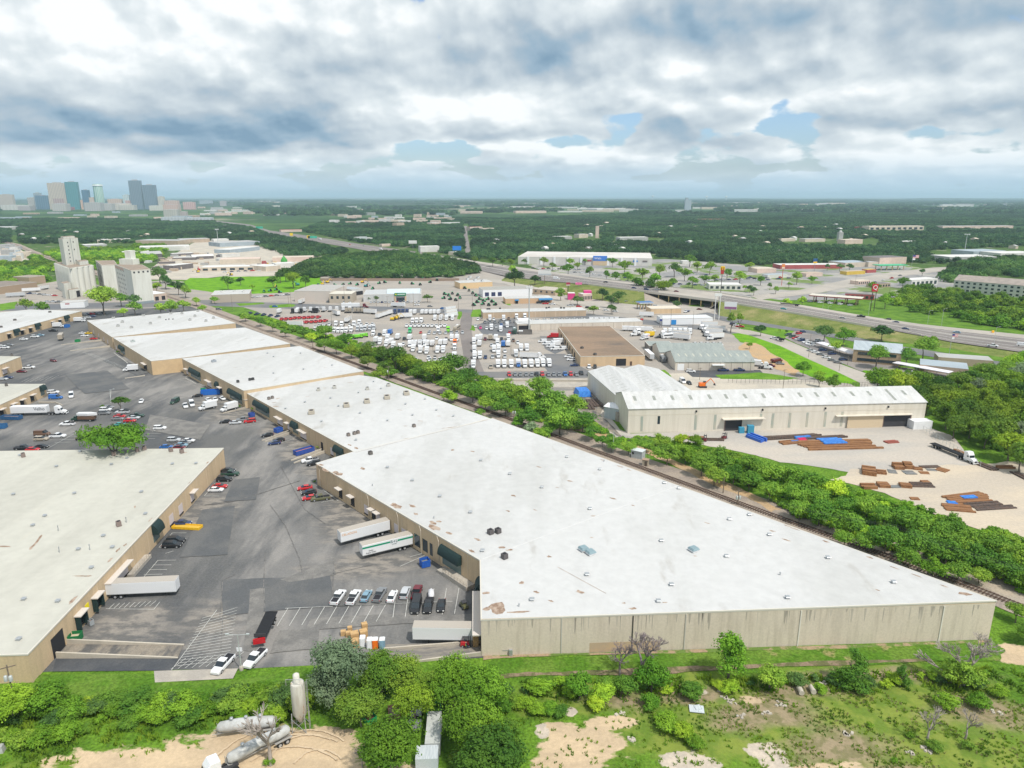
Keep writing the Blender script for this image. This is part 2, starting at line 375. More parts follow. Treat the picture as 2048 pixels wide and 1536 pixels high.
# wooded suburb floor beyond the highway
sheet('mid_ground',[(-900,470),(2900,470),(2900,640),(-900,700)],grassm('suburb_floor',(.05,.10,.02),(.08,.14,.03),c3=(.28,.26,.2)),z=-.3)
sheet('commercial_paving',[(1040,524),(1330,518),(1560,536),(1800,528),(1960,560),(1900,590),(1700,600),(1560,600),(1440,588),(1330,574),(1180,555),(1085,543)],mat('store_paving',(.36,.34,.31),(.25,.245,.24),rough=.9,scale=.012,det=5,lo=.45,hi=.55,c3=(.14,.20,.05),s3=.018,c3lo=.54,c3hi=.58,fine=.1,fs=.2),rag=8)
sheet('yard_asphalt',[(-700,800),(0,636),(150,618),(400,612),(474,646),(600,692),(720,745),(985,845),(1100,1000),(985,1316),(965,1316),(720,1326),(480,1338),(105,1343),(-700,1400)],M_asph)
sheet('gravel_lot',[(150,575),(330,560),(580,585),(640,552),(1000,540),(1100,580),(1300,600),(1440,610),(1466,650),(1620,720),(1690,762),(1750,800),(1600,800),(1260,800),(1190,870),(1120,800),(1000,770),(950,755),(820,712),(700,690),(560,640),(430,600),(200,600)],M_grav,rag=3)
sheet('yard_grass_far',[(390,560),(440,553),(640,553),(640,570),(588,584),(470,590),(330,572)],M_bright,rag=4)
sheet('industrial_paving',[(250,560),(330,520),(400,480),(520,482),(660,515),(640,545),(560,552),(440,553),(380,560)],M_concp,rag=5)
sheet('works_paving',[(-300,492),(30,490),(58,520),(20,530),(-300,540)],M_concp,rag=5)
sheet('mill_paving',[(-200,600),(40,575),(130,560),(330,590),(380,612),(200,622),(-200,640)],M_grav,rag=2)
# street crossing in the middle distance
strip('street',[(-300,615),(140,607),(420,600),(560,606),(760,613),(960,620),(1180,628),(1300,640),(1440,655),(1480,662)],[(-300,630),(140,619),(420,612),(560,617),(760,623),(960,630),(1180,640),(1300,650),(1440,664),(1480,672)],M_fr)
strip('lot_lane',[(924,625),(918,660),(925,700),(935,760)],[(945,625),(943,660),(950,700),(975,760)],M_road)
strip('back_lane',[(800,752),(930,744),(1180,742),(1240,742)],[(800,762),(930,756),(1180,756),(1240,756)],M_fr)
sheet('loading_pad',[(978,640),(1030,636),(1036,668),(1014,673),(965,668),(950,652)],M_fr)
sheet('side_parking',[(1088,708),(1130,708),(1165,735),(1185,745),(1100,748),(1085,730)],M_fr)
sheet('truck_pad',[(1079,672),(1098,672),(1130,700),(1110,708),(1090,698)],M_fr)
sheet('office_lane',[(1240,752),(1500,740),(1650,770),(1760,790),(1700,800),(1240,800)],M_concp)
sheet('front_parking',[(1368,741),(1440,739),(1520,740),(1528,748),(1440,756),(1385,754)],M_asphd)
sheet('verge_grass',[(1430,750),(1520,745),(1600,757),(1560,760),(1440,758)],M_lawn,rag=1)
sheet('gate_grass',[(1311,740),(1330,740),(1345,758),(1320,752)],M_lawn,rag=.6)
for i,q in enumerate(([(538,611),(580,608),(592,610),(585,614),(540,616)],[(470,607),(525,605),(528,608),(480,612)],[(915,624),(923,623),(920,640),(914,638)],[(945,620),(962,618),(966,634),(942,634)],[(942,650),(952,652),(950,662),(940,660)],[(1008,600),(1022,606),(1020,611),(1008,607)],[(1120,608),(1180,612),(1190,622),(1150,620)],[(1225,600),(1262,598),(1258,606),(1230,612),(1215,610)],[(1375,612),(1400,606),(1410,612),(1390,622)],[(0,608),(34,603),(30,617),(0,622)],[(360,570),(380,556),(585,556),(560,585)])):
 sheet('grass_island',q,M_lawn if i != 10 else M_bright,rag=1,seed=i)
# bright grass bank and curved drive beside the offices
sheet('grass_bank',[(1462,668),(1500,664),(1560,680),(1640,720),(1700,745),(1732,757),(1700,768),(1650,762),(1600,745),(1545,715),(1510,690),(1480,684)],M_bright,rag=1.5)
sheet('ditch_bed',[(1490,684),(1510,686),(1545,708),(1600,742),(1590,752),(1545,735),(1500,712),(1480,700)],M_orange,rag=2)
sheet('shady_lawn',[(1525,642),(1590,655),(1640,665),(1600,680),(1560,676),(1500,658),(1530,655)],M_lawn,rag=1.5)
strip('drive',[(1455,655),(1500,661),(1560,675),(1620,700),(1680,728),(1740,750),(1760,770)],[(1455,662),(1500,671),(1560,692),(1620,720),(1670,742),(1720,766),(1720,790)],M_roadc)
sheet('office_parking',[(1590,662),(1640,664),(1660,690),(1720,700),(1800,735),(1860,742),(2000,750),(2000,765),(1820,765),(1770,750),(1720,742),(1660,715),(1600,690),(1570,676)],mat('office_paving',(.28,.25,.225),(.20,.185,.18),rough=.9,scale=.04,det=5,fine=.1),rag=1)
sheet('office_verge',[(1725,741),(1790,744),(1830,762),(1900,770),(1900,790),(1780,770)],M_bright,rag=1.5)
# steel yard
sheet('steel_yard',[(1170,770),(1240,860),(1260,868),(1850,851),(1900,870),(1952,925),(1946,942),(1850,935),(1700,945),(1560,925),(1460,900),(1380,885),(1240,885),(1160,800)],M_yardc,rag=1)
sheet('caliche_yard',[(1700,938),(1850,934),(1950,930),(2060,925),(2300,935),(2300,1120),(2048,1085),(1960,1060),(1800,1000),(1660,960)],M_limey,rag=2)
sheet('yard_side_dirt',[(1150,770),(1235,770),(1200,830),(1250,880),(1190,850),(1145,800)],M_apron,rag=1)
sheet('paved_pass',[(985,757),(1180,758),(1190,775),(1060,775),(985,768)],M_conc)
# railway corridor
def along(p,w0,w1):      # strip between two lateral offsets (metres, + is right of travel) of a world polyline
 A,B=[],[]
 for i in range(len(p)):
  d=(p[min(i+1,len(p)-1)]-p[max(i-1,0)]).normalized(); nrm=Vector((d.y,-d.x,0))
  A.append(p[i]+nrm*w0); B.append(p[i]+nrm*w1)
 return A,B
RAILPX=[(-60,470),(30,489),(60,503),(100,517),(200,550),(300,582),(400,615),(470,641),(540,666),(650,706),(775,751),(870,786),(1012,836),(1180,899),(1449,997),(1544,1031),(1740,1101),(1924,1168),(2034,1211),(2200,1270),(2500,1385)]
RW=px(RAILPX)
def wstrip(name,p,w0,w1,m_,z=None,rag=0.):
 if z is None: LV[0] += .0025; z=LV[0]
 A,B=along(p,w0,w1); poly=[(q.x,q.y) for q in A]+[(q.x,q.y) for q in B[::-1]]
 if rag: poly=ragged(poly,rag,3,3)
 return struct(name,MB().face([(q[0],q[1],z) for q in (poly if area(poly)>0 else poly[::-1])]),m_,recalc=False)
wstrip('rail_ballast',RW,-9,4.5,M_ball,rag=.8)
wstrip('service_track',px([(1100,852),(1180,862),(1300,905),(1400,950),(1480,985),(1552,1022)]),-2.2,2.0,M_orange,rag=1.2)
wstrip('service_track',px([(1850,1138),(1925,1150),(2040,1200),(2300,1300)]),-2.5,2.5,mat('pale_track',(.36,.31,.25),(.42,.35,.27),rough=1,scale=.2,det=6,fine=.2),rag=1.)
# foreground grounds
sheet('front_lawn',[(990,1318),(1300,1308),(1985,1283),(2010,1300),(2000,1322),(1700,1332),(1300,1345),(1000,1352),(960,1345)],M_lawnd,rag=.5,seed=4)
sheet('wall_footing_dirt',[(966,1313),(1300,1302),(1984,1281),(1984,1285),(1300,1308),(966,1321)],mat('footing_dirt',(.34,.25,.16),(.12,.19,.04),rough=1,scale=.25,det=7,lo=.45,hi=.55,fine=.2),rag=.6,n=5,seed=9)
sheet('worn_path',[(1000,1350),(1200,1342),(1500,1330),(1860,1318),(1860,1323),(1500,1338),(1200,1351),(1000,1359)],mat('rutted_dirt',(.24,.18,.12),(.12,.12,.05),rough=1,scale=.3,det=6,lo=.45,hi=.55,fine=.2),rag=.6,n=5,seed=5)
sheet('side_lawn',[(60,1352),(310,1349),(312,1366),(480,1360),(610,1335),(650,1334),(600,1362),(480,1385),(330,1385),(180,1400),(110,1395)],M_lawnd,rag=.4,seed=6)
# yard details: aprons, ramps
sheet('fresh_asphalt',[(112,1319),(358,1315),(343,1342),(105,1344)],M_asphd)
sheet('loading_ramp',[(118,1288),(367,1291),(357,1314),(116,1310)],M_apron)
sheet('concrete_pad',[(308,1343),(476,1338),(466,1358),(310,1366)],M_conc)
sheet('dock_lane',[(770,1290),(965,1286),(966,1314),(720,1327)],mat('dock_lane',(.25,.225,.19),(.17,.16,.15),rough=.9,scale=.3,det=6,stretch=(1,4,1)))
# resurfaced rectangles and joints in the yard
PD,PL=mat('resurfaced_dark',(.10,.104,.108),(.13,.13,.128),rough=.9,scale=.12,det=6,fine=.14),mat('old_pale_slab',(.215,.205,.19),(.155,.15,.142),rough=.9,scale=.25,det=8,lo=.38,hi=.62,fine=.16)
for i,(q,k) in enumerate((([(442,1160),(660,1152),(668,1212),(446,1232)],0),([(405,1020),(470,1012),(455,1110),(360,1115)],0),([(500,1180),(530,1178),(526,1300),(488,1302)],1),([(560,1160),(668,1120),(672,1150),(580,1165)],1),([(470,960),(520,955),(512,1000),(448,1004)],0),([(620,1238),(900,1222),(905,1240),(612,1262)],1),([(200,1010),(300,1010),(280,1080),(180,1085)],0),([(860,1232),(945,1228),(946,1243),(862,1246)],1),([(130,750),(215,742),(260,778),(170,788)],0),([(230,712),(300,745),(275,752),(205,722)],0),([(300,830),(420,850),(400,880),(290,860)],1),([(560,1262),(640,1258),(634,1300),(540,1308)],1))):
 sheet('asphalt_patch',q,PL if k else PD,rag=.25,n=3,seed=60+i)
JM=MB()
def joint(pts,w=.16):
 for a,b in zip(pts,pts[1:]):
  A,B=P(*a),P(*b); d=(B-A).normalized(); q=Vector((-d.y,d.x,0))*w/2; JM.face([(p.x,p.y,LV[0]+.004) for p in (A-q,B-q,B+q,A+q)])
joint([(409,1011),(470,1003),(528,985),(600,962)],.3); joint([(530,1105),(527,1180),(532,1240)]); joint([(440,1232),(446,1160),(470,1150)]); joint([(660,1150),(745,1130)]); joint([(668,1120),(664,1212)]); joint([(330,790),(420,800),(520,842)]); joint([(540,1010),(570,1050),(600,1120),(605,1150)]); joint([(180,800),(262,792),(330,812)]); joint([(446,1232),(440,1330)]); joint([(290,860),(380,905),(430,960)],.12); joint([(560,930),(610,1020),(650,1048)],.12)
RUT=mat('wheel_rut',(.585,.46,.315),(.53,.41,.275),rough=1,scale=.5,det=6,fine=.12)
for (cx_,cy_,rx_,ry_,t0,t1) in ((620,1560,90,90,1.1,2.6),(620,1565,110,104,.9,2.3),(600,1560,140,90,1.0,2.2),(640,1590,70,90,.9,2.4),(560,1600,160,140,1.2,2.5),(590,1590,120,96,.8,2.4)):
 wstrip('wheel_rut',px([(cx_+rx_*math.cos(t0+(t1-t0)*k/9),cy_-ry_*math.sin(t0+(t1-t0)*k/9)) for k in range(10)]),-.16,.16,RUT,rag=.12)
struct('asphalt_joints',JM,mat('joint_tar',(.20,.19,.18),(.11,.108,.105),rough=.9,scale=.6),recalc=False)
# painted stall lines
LN=MB(); LZ=LV[0]+.01
def line(a,b,w=.11,z=0.):
 A=P(*a); B=P(*b); d=(B-A); L_=d.length; d.normalize(); q=Vector((-d.y,d.x,0))*w/2
 LN.face([(p.x,p.y,LZ+z) for p in (A-q,B-q,B+q,A+q)])
for i in range(9): line((576-0+i*24.4,1218-i*.9),(554+i*24.8,1254-i*1.2))
for i in range(6): line((793+i*25,1180-i*.5),(786+i*24.6,1236-i*1.4))
line((570,1218),(905,1204)); line((666,1214),(850,1206))
for i in range(4): line((315-i*9,1122+i*9.4),(352-i*9,1121.5+i*9.4))
line((316,1122),(284,1160)); line((345,1067),(373,1067)); line((345,1067),(318,1096)); line((318,1096),(362,1096)); line((331,1108),(348,1103)); line((430,968),(409,993)); line((409,993),(439,993)); line((430,963),(462,963))
for i in range(9): line((218+i*10.2,1219-i*.7),(229+i*10.4,1219.5-i*.7-11))
line((212,1219),(308,1220),.1); line((308,1220),(320,1205),.1)
for i in range(18): line((405-i*3.0,1238+i*5.6),(405+70-i*1.0,1238-22+i*6.2),.09)
line((434,1221),(343,1342),.1)
for i in range(9): line((342+14*i,1340-i),(372+14.5*i,1318-i*1.6),.09)
for i in range(7): line((40+i*10,766-i*1.0),(58+i*10,757-i*.9))
for i in range(12): line((165+i*5.5,720+i*2.6-15),(195+i*6,727+i*2.4-15))
for i in range(6): line((355+i*6,760+i*2.2),(375+i*6,757+i*2.6))
line((371,757),(392,768),.25); line((228,706),(256,727),.25)
line((95,898),(160,862)); line((305,864),(330,850),.15); line((222,780),(221,806),.12)
for i in range(5): line((110+i*9,886-i*5.5),(142+i*9,885-i*5.5));
for i in range(5): line((212+i*3,860-i*6.4),(240+i*3,860-i*6.4))
for i in range(6): line((283+i*6,878-i*5),(310+i*6,878-i*5))
for i in range(3): line((500-i*4,848+i*3.4),(520-i*3,843+i*3.6))
for i in range(3): line((563+i*11,886+i*8),(588+i*11,879+i*8))
for i in range(2): line((636+i*7,999+i*7),(662+i*7,993+i*8))
line((649,983),(677,1003),.12); line((845,1095+13),(820,1115)); line((870,1103),(800,1134))
struct('parking_lines',LN,M_line,recalc=False)
# --- big buildings
M_roof=mat('white_roof_membrane',(.485,.485,.47),(.54,.54,.53),rough=.75,seam=(139,3.2,.02,.22),scale=.05,det=7,stretch=(1,.3,1),fine=.05,fs=.35,c3=(.39,.375,.345),s3=.16,c3lo=.57,c3hi=.78,spec=.2)
M_roofw=mat('cream_roof_membrane',(.455,.445,.39),(.50,.49,.43),rough=.75,seam=(87,3.4,.02,.3),scale=.04,det=7,stretch=(2,.25,1),fine=.05,fs=.35,c3=(.50,.44,.34),s3=.09,c3lo=.66,c3hi=.8,spec=.2)
M_patch=mat('peeled_roof_patch',(.25,.17,.12),(.42,.33,.26),rough=.9,scale=.8,det=5)
def wallmat(name,c,d,st=.5):
 M=mat(name,c,d,rough=.9,scale=.9,det=6,stretch=(1,1,.09),lo=.45,hi=.75,c3=tuple(x*.86 for x in c),s3=.12,fine=.07,fs=2.5)
 return M
M_tan=wallmat('tan_tiltwall',(.58,.44,.28),(.50,.38,.245))
M_gwall=wallmat('stained_concrete_wall',(.62,.54,.44),(.50,.43,.345))
M_tan2=mat('fresh_tan_paint',(.62,.45,.26),(.57,.41,.24),rough=.9,scale=.3)
M_edge=plain((.60,.57,.50),.7); M_dark=plain((.02,.02,.025),.8); M_dgreen=mat('awning_fabric',(.015,.035,.035),rough=.7,fine=.2,fs=4)
M_door=plain((.62,.55,.54),.6); M_metal=plain((.45,.47,.48),.4,.5); M_white=plain((.78,.79,.80),.45); M_glass=mat('dark_glass',(.03,.045,.055),rough=.12,spec=.7)
M_canopy=plain((.60,.55,.50),.8)
BLD={}
def fitz(pts):
 A=np.array([[p.x,p.y,1] for p in pts]); z=np.array([p.z for p in pts]); c=np.linalg.lstsq(A,z,rcond=None)[0]
 return lambda x,y: float(c[0]*x+c[1]*y+c[2])
def Pz(px_,py_,zf):
 z=8.
 for _ in range(6):
  q=P(px_,py_,z); z=zf(q.x,q.y)
 return Vector((q.x,q.y,z))
def block(name,label,cat,pts,z,wm,rm,group=None,coping=.22,key=None,world=False,patches=(),roofname='roof'):
 q=[Vector(p) for p in pts] if world else [P(p[0],p[1],p[2] if len(p)>2 else z) for p in pts]
 if area(q)<0: q=q[::-1]
 zf=fitz(q); c=sum(q,Vector())/len(q)
 t=thing(name,label,cat,(c.x,c.y,0),group)
 b=MB().prism(q,-.5,lambda x,y: zf(x,y)-.02,0,top=False); part('wall',b,wm,t,recalc=False)
 r=MB(); r.face([(p.x,p.y,zf(p.x,p.y)) for p in q],0)
 for (px_,py_,w,h,a,sd_) in patches:
  o=Pz(px_,py_,zf); rr=random.Random(sd_); k=11; w *= 1.35; h *= 1.5
  ring=[]
  for i in range(k):
   tt=2*math.pi*i/k; e=rr.uniform(.55,1.15); x=w*.5*math.cos(tt)*e; y=h*.5*math.sin(tt)*e
   ring.append((o.x+x*math.sin(a)-y*math.cos(a),o.y+x*math.cos(a)+y*math.sin(a)))
  r.face([(x,y,zf(x,y)+.012) for x,y in (ring if area(ring)>0 else ring[::-1])],1)
 part(roofname,r,[rm,M_patch],t,recalc=False)
 if coping:
  e=MB()
  for i in range(len(q)):
   A,B=q[i],q[(i+1) % len(q)]; d=B-A
   if d.length<.5: continue
   d.normalize(); nn=Vector((d.y,-d.x,0)).normalized()
   A=A-d*.1; B=B+d*.1
   sec=lambda p: [p-nn*.18+Vector((0,0,.03)),p+nn*.09+Vector((0,0,.03)),p+nn*.09+Vector((0,0,-coping)),p-nn*.18+Vector((0,0,-coping))]
   for k in (1,):
    z1=zf(A.x,A.y); z2=zf(B.x,B.y); A=Vector((A.x,A.y,z1)); B=Vector((B.x,B.y,z2)); e.loft([[tuple(v) for v in sec(A)],[tuple(v) for v in sec(B)]])
  part('roof_edge',e,M_edge,t)
 if key: BLD[key]=(t,q,zf)
 return t
def vents(key,lst,size=.75,col=None,name='roof_vent',hgt=.6):
 t,q,zf=BLD[key]
 for (a,b) in lst:
  o=Pz(a,b,zf); m_=MB().box((o.x,o.y,o.z+hgt*.4),(size*.75,size*.75,hgt*.8)).box((o.x,o.y,o.z+hgt*.88),(size*1.15,size*1.15,hgt*.2),taper=.8)
  part(name,m_,col or M_metal,t)
def acunit(key,lst,s=(1.5,1.1,1.1),c=(.12,.11,.10),name='air_conditioner',hd=140):
 t,q,zf=BLD[key]
 for (a,b) in lst:
  o=Pz(a,b,zf); u=part(name,MB().box((o.x,o.y,o.z+s[2]/2+.1),s,rot=R(-hd),taper=.94),plain(c,.6),t)
  part('fan_grille',MB().lathe((o.x,o.y,o.z+s[2]+.1),[(min(s[:2])*.36,0),(min(s[:2])*.33,.1)],10),M_dark,u)
def onwall(a,b,z0,z1,out=.06,th=.12,mi=0,mb=None):     # slab against a wall between two ground pixels
 A=P(*a); B=P(*b); d=(B-A).normalized(); nn=Vector((d.y,-d.x,0))
 if nn.dot(-A)<0: nn=-nn
 c=(A+B)/2+nn*out; mb=mb or MB()
 mb.box((c.x,c.y,(z0+z1)/2),((B-A).length,th,z1-z0),rot=math.atan2(d.y,d.x),mi=mi); return mb
# wall-based features: u runs in metres along a footprint edge
class Wall:
 def __init__(s,key,i,j):
  s.t,q,s.zf=BLD[key]; s.A=Vector((q[i].x,q[i].y,0)); s.B=Vector((q[j].x,q[j].y,0)); s.d=(s.B-s.A).normalized(); s.n=Vector((s.d.y,-s.d.x,0)); s.L=(s.B-s.A).length; s.rot=math.atan2(s.d.y,s.d.x)
  cc=sum((Vector((p.x,p.y,0)) for p in q),Vector())/len(q)
  if s.n.dot(s.A-cc)<0: s.n=-s.n
 def u(s,a,b,z=0.):      # distance along the wall of the photo pixel (on the wall plane)
  d=Vector(ray(a,b)); o=Vector((0,0,HC)); t=(s.A-o).dot(s.n)/d.dot(s.n); p=o+d*t
  return (p-s.A).dot(s.d),p.z
 def p(s,u,out,z): q=s.A+s.d*u+s.n*out; return Vector((q.x,q.y,z))
 def box(s,u0,u1,z0,z1,o0,o1,mb=None,mi=0):
  mb=mb or MB(); c=s.p((u0+u1)/2,(o0+o1)/2,(z0+z1)/2); mb.box(c,(abs(u1-u0),abs(o1-o0),z1-z0),rot=s.rot,mi=mi); return mb
 def panel_joints(s,step,top=.3,start=0.,w=.14):
  u=start or step
  while u<s.L-.5:
   z=s.zf(*s.p(u,0,0)[:2])-top
   part('panel_joint',s.box(u-w/2,u+w/2,0,z,0,.035),plain((.62,.5,.35),.8),s.t); u += step
 def dock(s,u,w=2.9,z0=1.1,z1=4.1,door=(.62,.55,.54),opened=False,canopy=True,hood=False):
  d=part('dock_door',s.box(u-w/2,u+w/2,z0,z1,0,.05),M_dark if opened else plain(door,.6),s.t)
  part('door_sill',s.box(u-w/2,u+w/2,z0-.35,z0-.1,0,.22),M_dark,d)
  if canopy: part('dock_canopy',s.box(u-w/2-.4,u+w/2+.4,z1+.15,z1+.38,0,1.5),M_canopy,s.t)
  if hood:
   for e in (-1,1): part('dock_curtain',s.box(u+e*(w/2+.05)-.18,u+e*(w/2+.05)+.18,z0-.4,z1+.15,.06,1.1),M_dgreen,s.t)
 def awning(s,u0,u1,z=4.6,r=1.15,m_=None,h=None):
  mb=MB(); K_=8; secs=[]
  for u in (u0,u1):
   secs.append([tuple(s.p(u,r*1.15*math.sin(math.pi/2*k/K_)+.02,z-r+r*2.0*math.cos(math.pi/2*k/K_))) for k in range(K_+1)]+[tuple(s.p(u,.02,z-r))])
  mb.loft(secs,sm=False); a=part('awning',mb,m_ or M_dgreen,s.t)
  dd=part('entry_door',s.box(u0+.3,u1-.3,1.1,z-r-.1,0,.06),mat('door_glass',(.12,.17,.16),rough=.2,spec=.6),s.t); return a
 def downspout(s,u,ht=None):
  z=s.zf(*s.p(u,0,0)[:2])-.3; b=MB().tube(s.p(u,.15,.2),s.p(u,.15,z-1.2),.09,seg=6).tube(s.p(u,.15,z-1.2),s.p(u-.8,.1,z),.09,seg=6)
  part('downspout',b,plain((.66,.58,.46),.6),s.t)
rr=random.Random(3)
def rp(lst): return [(a,b,w,h,math.radians(aa),i+1) for i,(a,b,w,h,aa) in enumerate(lst)]
pm=rp([(632+8,930,2,1.4,140),(650,940,3,1,140),(670,945,2.5,1.6,130),(678,948,3,2,120),(725,937,2,.8,140),(905,900,1.2,1,30),(792,1012,5,1.8,138),(825,1012,2.2,1,140),(832,1028,1.5,.8,140),(866,1046,2.2,1.1,140),(868,1055,4.2,1.4,138),(898,1066,2,.8,138),(877,1043,1.6,.8,120),(955,1079,2,.6,138),(944,1102,1.8,.6,138),(1004,1095,1.6,1,90),(1018,1100,1.5,.7,80),
  (972,1186,.8,1.6,170),(972,1218,1,1.4,170),(996,1216,3.2,2.6,20),(1040,1224,4,.6,88),(1098,1113,.9,.7,100),(1043,1166,1,.9,60),(1072,1184,1.2,.6,120),(1160,1184,1.6,.8,130),(1102,1202,1,.5,120),(1265,1217,1.3,.6,90),(1248,1206,.8,.4,90),(1330,1205,1,.3,90),(1027,991,1.6,.7,130),(1016,1022,1.5,.5,130),(1140,962,1.8,.6,110),(1078,934,1.6,.5,130),(945,903,1.6,.6,130),(1226,997,1.8,.5,130),(1186,1032,1.1,.4,90),(1266,1011,1,.4,130),(1414,1046,1.4,.4,130),(1573,1080,2.2,.5,130),(1545,1062,1.4,.5,120),(1740,1115,1.3,.5,130),(1932,1188,2.2,1.2,100),(1790,1136,2,.35,138),(1830,1150,2.2,.35,138),(1888,1172,1.8,.4,138),(1590,1058,2,.4,138),(1575,1052,2,.4,138),(1652,1083,1.6,.5,138),(1500,1028,2,.35,138),(1240,933,2.4,.5,138),(1205,920,1.6,.35,138),(1258,940,1.8,.4,138),(1308,950,1.2,.3,138),(1390,1112,.6,.3,90),(1755,1190-10,.9,.3,130),(1070,1020,1,.3,130),(1115,975,1,.3,120),(1183,1095-20,.8,.3,90)])
for i in range(60):    # long faint scuffs between seams
 pass
block('warehouse','largest white roofed warehouse nearest the camera with a long stained concrete wall','warehouse',[(632,928,7.2),(711,903,7.3),(985,835,7.9),(1992,1203,9.0),(962,1236,8.8),(960,1120,8.3)],8,M_tan,M_roof,'flat roofed warehouses of the depot',key='A',patches=pm,coping=.3)
tA,qA,zA=BLD['A']
def iv(key,a,b):      # index of the footprint corner nearest a roof pixel
 q=BLD[key][1]; return min(range(len(q)),key=lambda i: (proj(q[i].x,q[i].y,q[i].z)[0]-a) ** 2+(proj(q[i].x,q[i].y,q[i].z)[1]-b) ** 2)
fw=Wall('A',iv('A',962,1236),iv('A',1992,1203))
part('front_wall',fw.box(0,fw.L,-.3,8.62,.0,.03),M_gwall,tA)
for a,dk in ((1123,.5),(1265,.06),(1370,.5),(1598,.72),(1880,.72)):
 u,_=fw.u(a,1260); part('downspout',fw.box(u-.1,u+.1,0,8.3,.03,.16),plain((dk,dk*.95,dk*.85),.7),tA)
ST=mat('water_stain',(.36,.32,.265),(.52,.46,.385),rough=.95,scale=1.2,det=6,stretch=(1,1,.1))
for i in range(70):    # streaks of grime running down from the roof edge
 u=rr.uniform(1,fw.L-1); w=rr.uniform(.08,.6); h=rr.uniform(.8,4.4); zt=8.35
 k=[fw.p(u-w/2,.036,zt),fw.p(u+w/2,.036,zt),fw.p(u+w*.3,.036,zt-h*.7),fw.p(u+w*.1,.036,zt-h),fw.p(u-w*.2,.036,zt-h*.8)]
 if i % 1==0: rr_=rr.random()
 if i==0: STM=MB()
 STM.face(k)
so_=part('grime_streaks',STM,ST,tA,recalc=False); so_['kind']='stuff'
u0,_=fw.u(1179,1290); u1,_=fw.u(1320,1290)
part('repainted_band',fw.box(u0,u1,.1,2.3,.03,.045),mat('orange_primer',(.55,.39,.24),(.48,.36,.25),rough=.9,scale=.3,det=5),tA,'orange tan repainted band low on the wall')
u0,_=fw.u(1018,1300); eb=part('meter_box',fw.box(u0,u0+.7,.2,1.5,.05,.5),M_metal,tA); part('conduit',fw.box(u0-1.3,u0,1.2,1.28,.05,.12),M_metal,tA)
part('roof_seam',MB().loft([[tuple(Vector((p.x+dx,p.y,p.z+dz))) for dx,dz in ((-.16,.0),(.16,0),(.1,.06),(-.1,.06))] for p in (Pz(962,1119,zA),Pz(1356,971,zA))]),plain((.56,.56,.55),.7),tA)
for a,b in (((1115,1134),(1212,1187)),((711,905),(975,840))):
 pa,pb=Pz(*a,zA),Pz(*b,zA); d=(pb-pa).normalized(); nn=Vector((-d.y,d.x,0))*.07
 part('roof_crack',MB().face([tuple(q+Vector((0,0,.02))) for q in (pa-nn,pb-nn,pb+nn,pa+nn)]),M_patch,tA,recalc=False)
vents('A',[(962,922),(1020,949),(1084,976),(1134,915),(1200,940),(941,1026),(965,1103),(825,962),(775,936),(880,994),(1180,1019),(1329,967),(1358,978),(1459,1040),(1499,1031),(1539,1071),(1656,1117),(1787,1166),(1575,1197),(1343,1171),(1174,1151),(1453,1114),(1317,1204),(1064,1201),(1323,1083)],.9)
vents('A',[(1038,1213),(745,972),(868,1037),(1208,923),(1560,1160-10)],.3,name='vent_pipe',hgt=.7)
acunit('A',[(741,909)],(1.2,1.2,1.1)); acunit('A',[(981,1068),(996,1066),(1009,1117)],(1.3,1.3,1.2),(.10,.09,.09))
t,q,zf=BLD['A']
for (a,b) in ((1167,1101),(1181,1108),(1387,1102)):
 o=Pz(a,b,zf); cu=part('cooler',MB().box((o.x,o.y,o.z+.35),(1.7,1.7,.5),rot=.5),M_white,t); part('cooler_hood',MB().box((o.x,o.y,o.z+.8),(2.1,2.1,.45),rot=.5,taper=.75),plain((.22,.31,.34),.6),cu)
lw=Wall('A',iv('A',632,928),iv('A',960,1120))
lw.panel_joints(7.2)
for (a,b,cv_,op) in ((682,995,1,1),(706,1011,1,1),(733,1030,0,0),(748,1040,1,1),(757,1048,1,0),(793,1062,0,0),(808,1075,0,0)):
 u,_=lw.u(a,b); lw.dock(u,2.1,1.2,3.8,opened=bool(op),canopy=bool(cv_))
for (a,b,w) in ((835,1095,2.6),(851,1108,2.2),(863,1112,1.2)):
 u,_=lw.u(a,b); part('tall_window',lw.box(u-w/2,u+w/2,1.2,4.6,0,.06),M_glass,tA)
for a,b in ((738,1010),(797,1040),(843,1075),(640,945),(879,1110)): lw.downspout(lw.u(a,b)[0])
ua,_=lw.u(884,1125); ub,_=lw.u(924,1150)
lw.awning(ua,ub,5.2,1.2)
# steps and rails below the curved awning
st=MB(); u0=ub-4.5
lw.box(u0,u0+9.5,0,1.15,.05,2.6,st); lw.box(u0-2.4,u0,0,.75,.05,2.6,st)
part('entry_steps',st,M_conc,tA)
rl=MB()
for k in range(9): rl.tube(lw.p(u0+k*1.18,2.5,1.15),lw.p(u0+k*1.18,2.5,2.15),.04,seg=5)
for z in (1.65,2.15): rl.tube(lw.p(u0,2.5,z),lw.p(u0+9.5,2.5,z),.04,seg=5)
part('hand_rail',rl,plain((.42,.33,.24),.6),tA)
sw=Wall('A',iv('A',960,1120),iv('A',962,1236))
sw.awning(2.5,6.5,4.6,1.1)
part('dock_canopy',sw.box(7.2,sw.L-.4,4.4,4.65,0,1.8),M_canopy,tA)
part('dock_door',sw.box(8.4,11.6,1.1,4.1,0,.06),M_dark,tA)
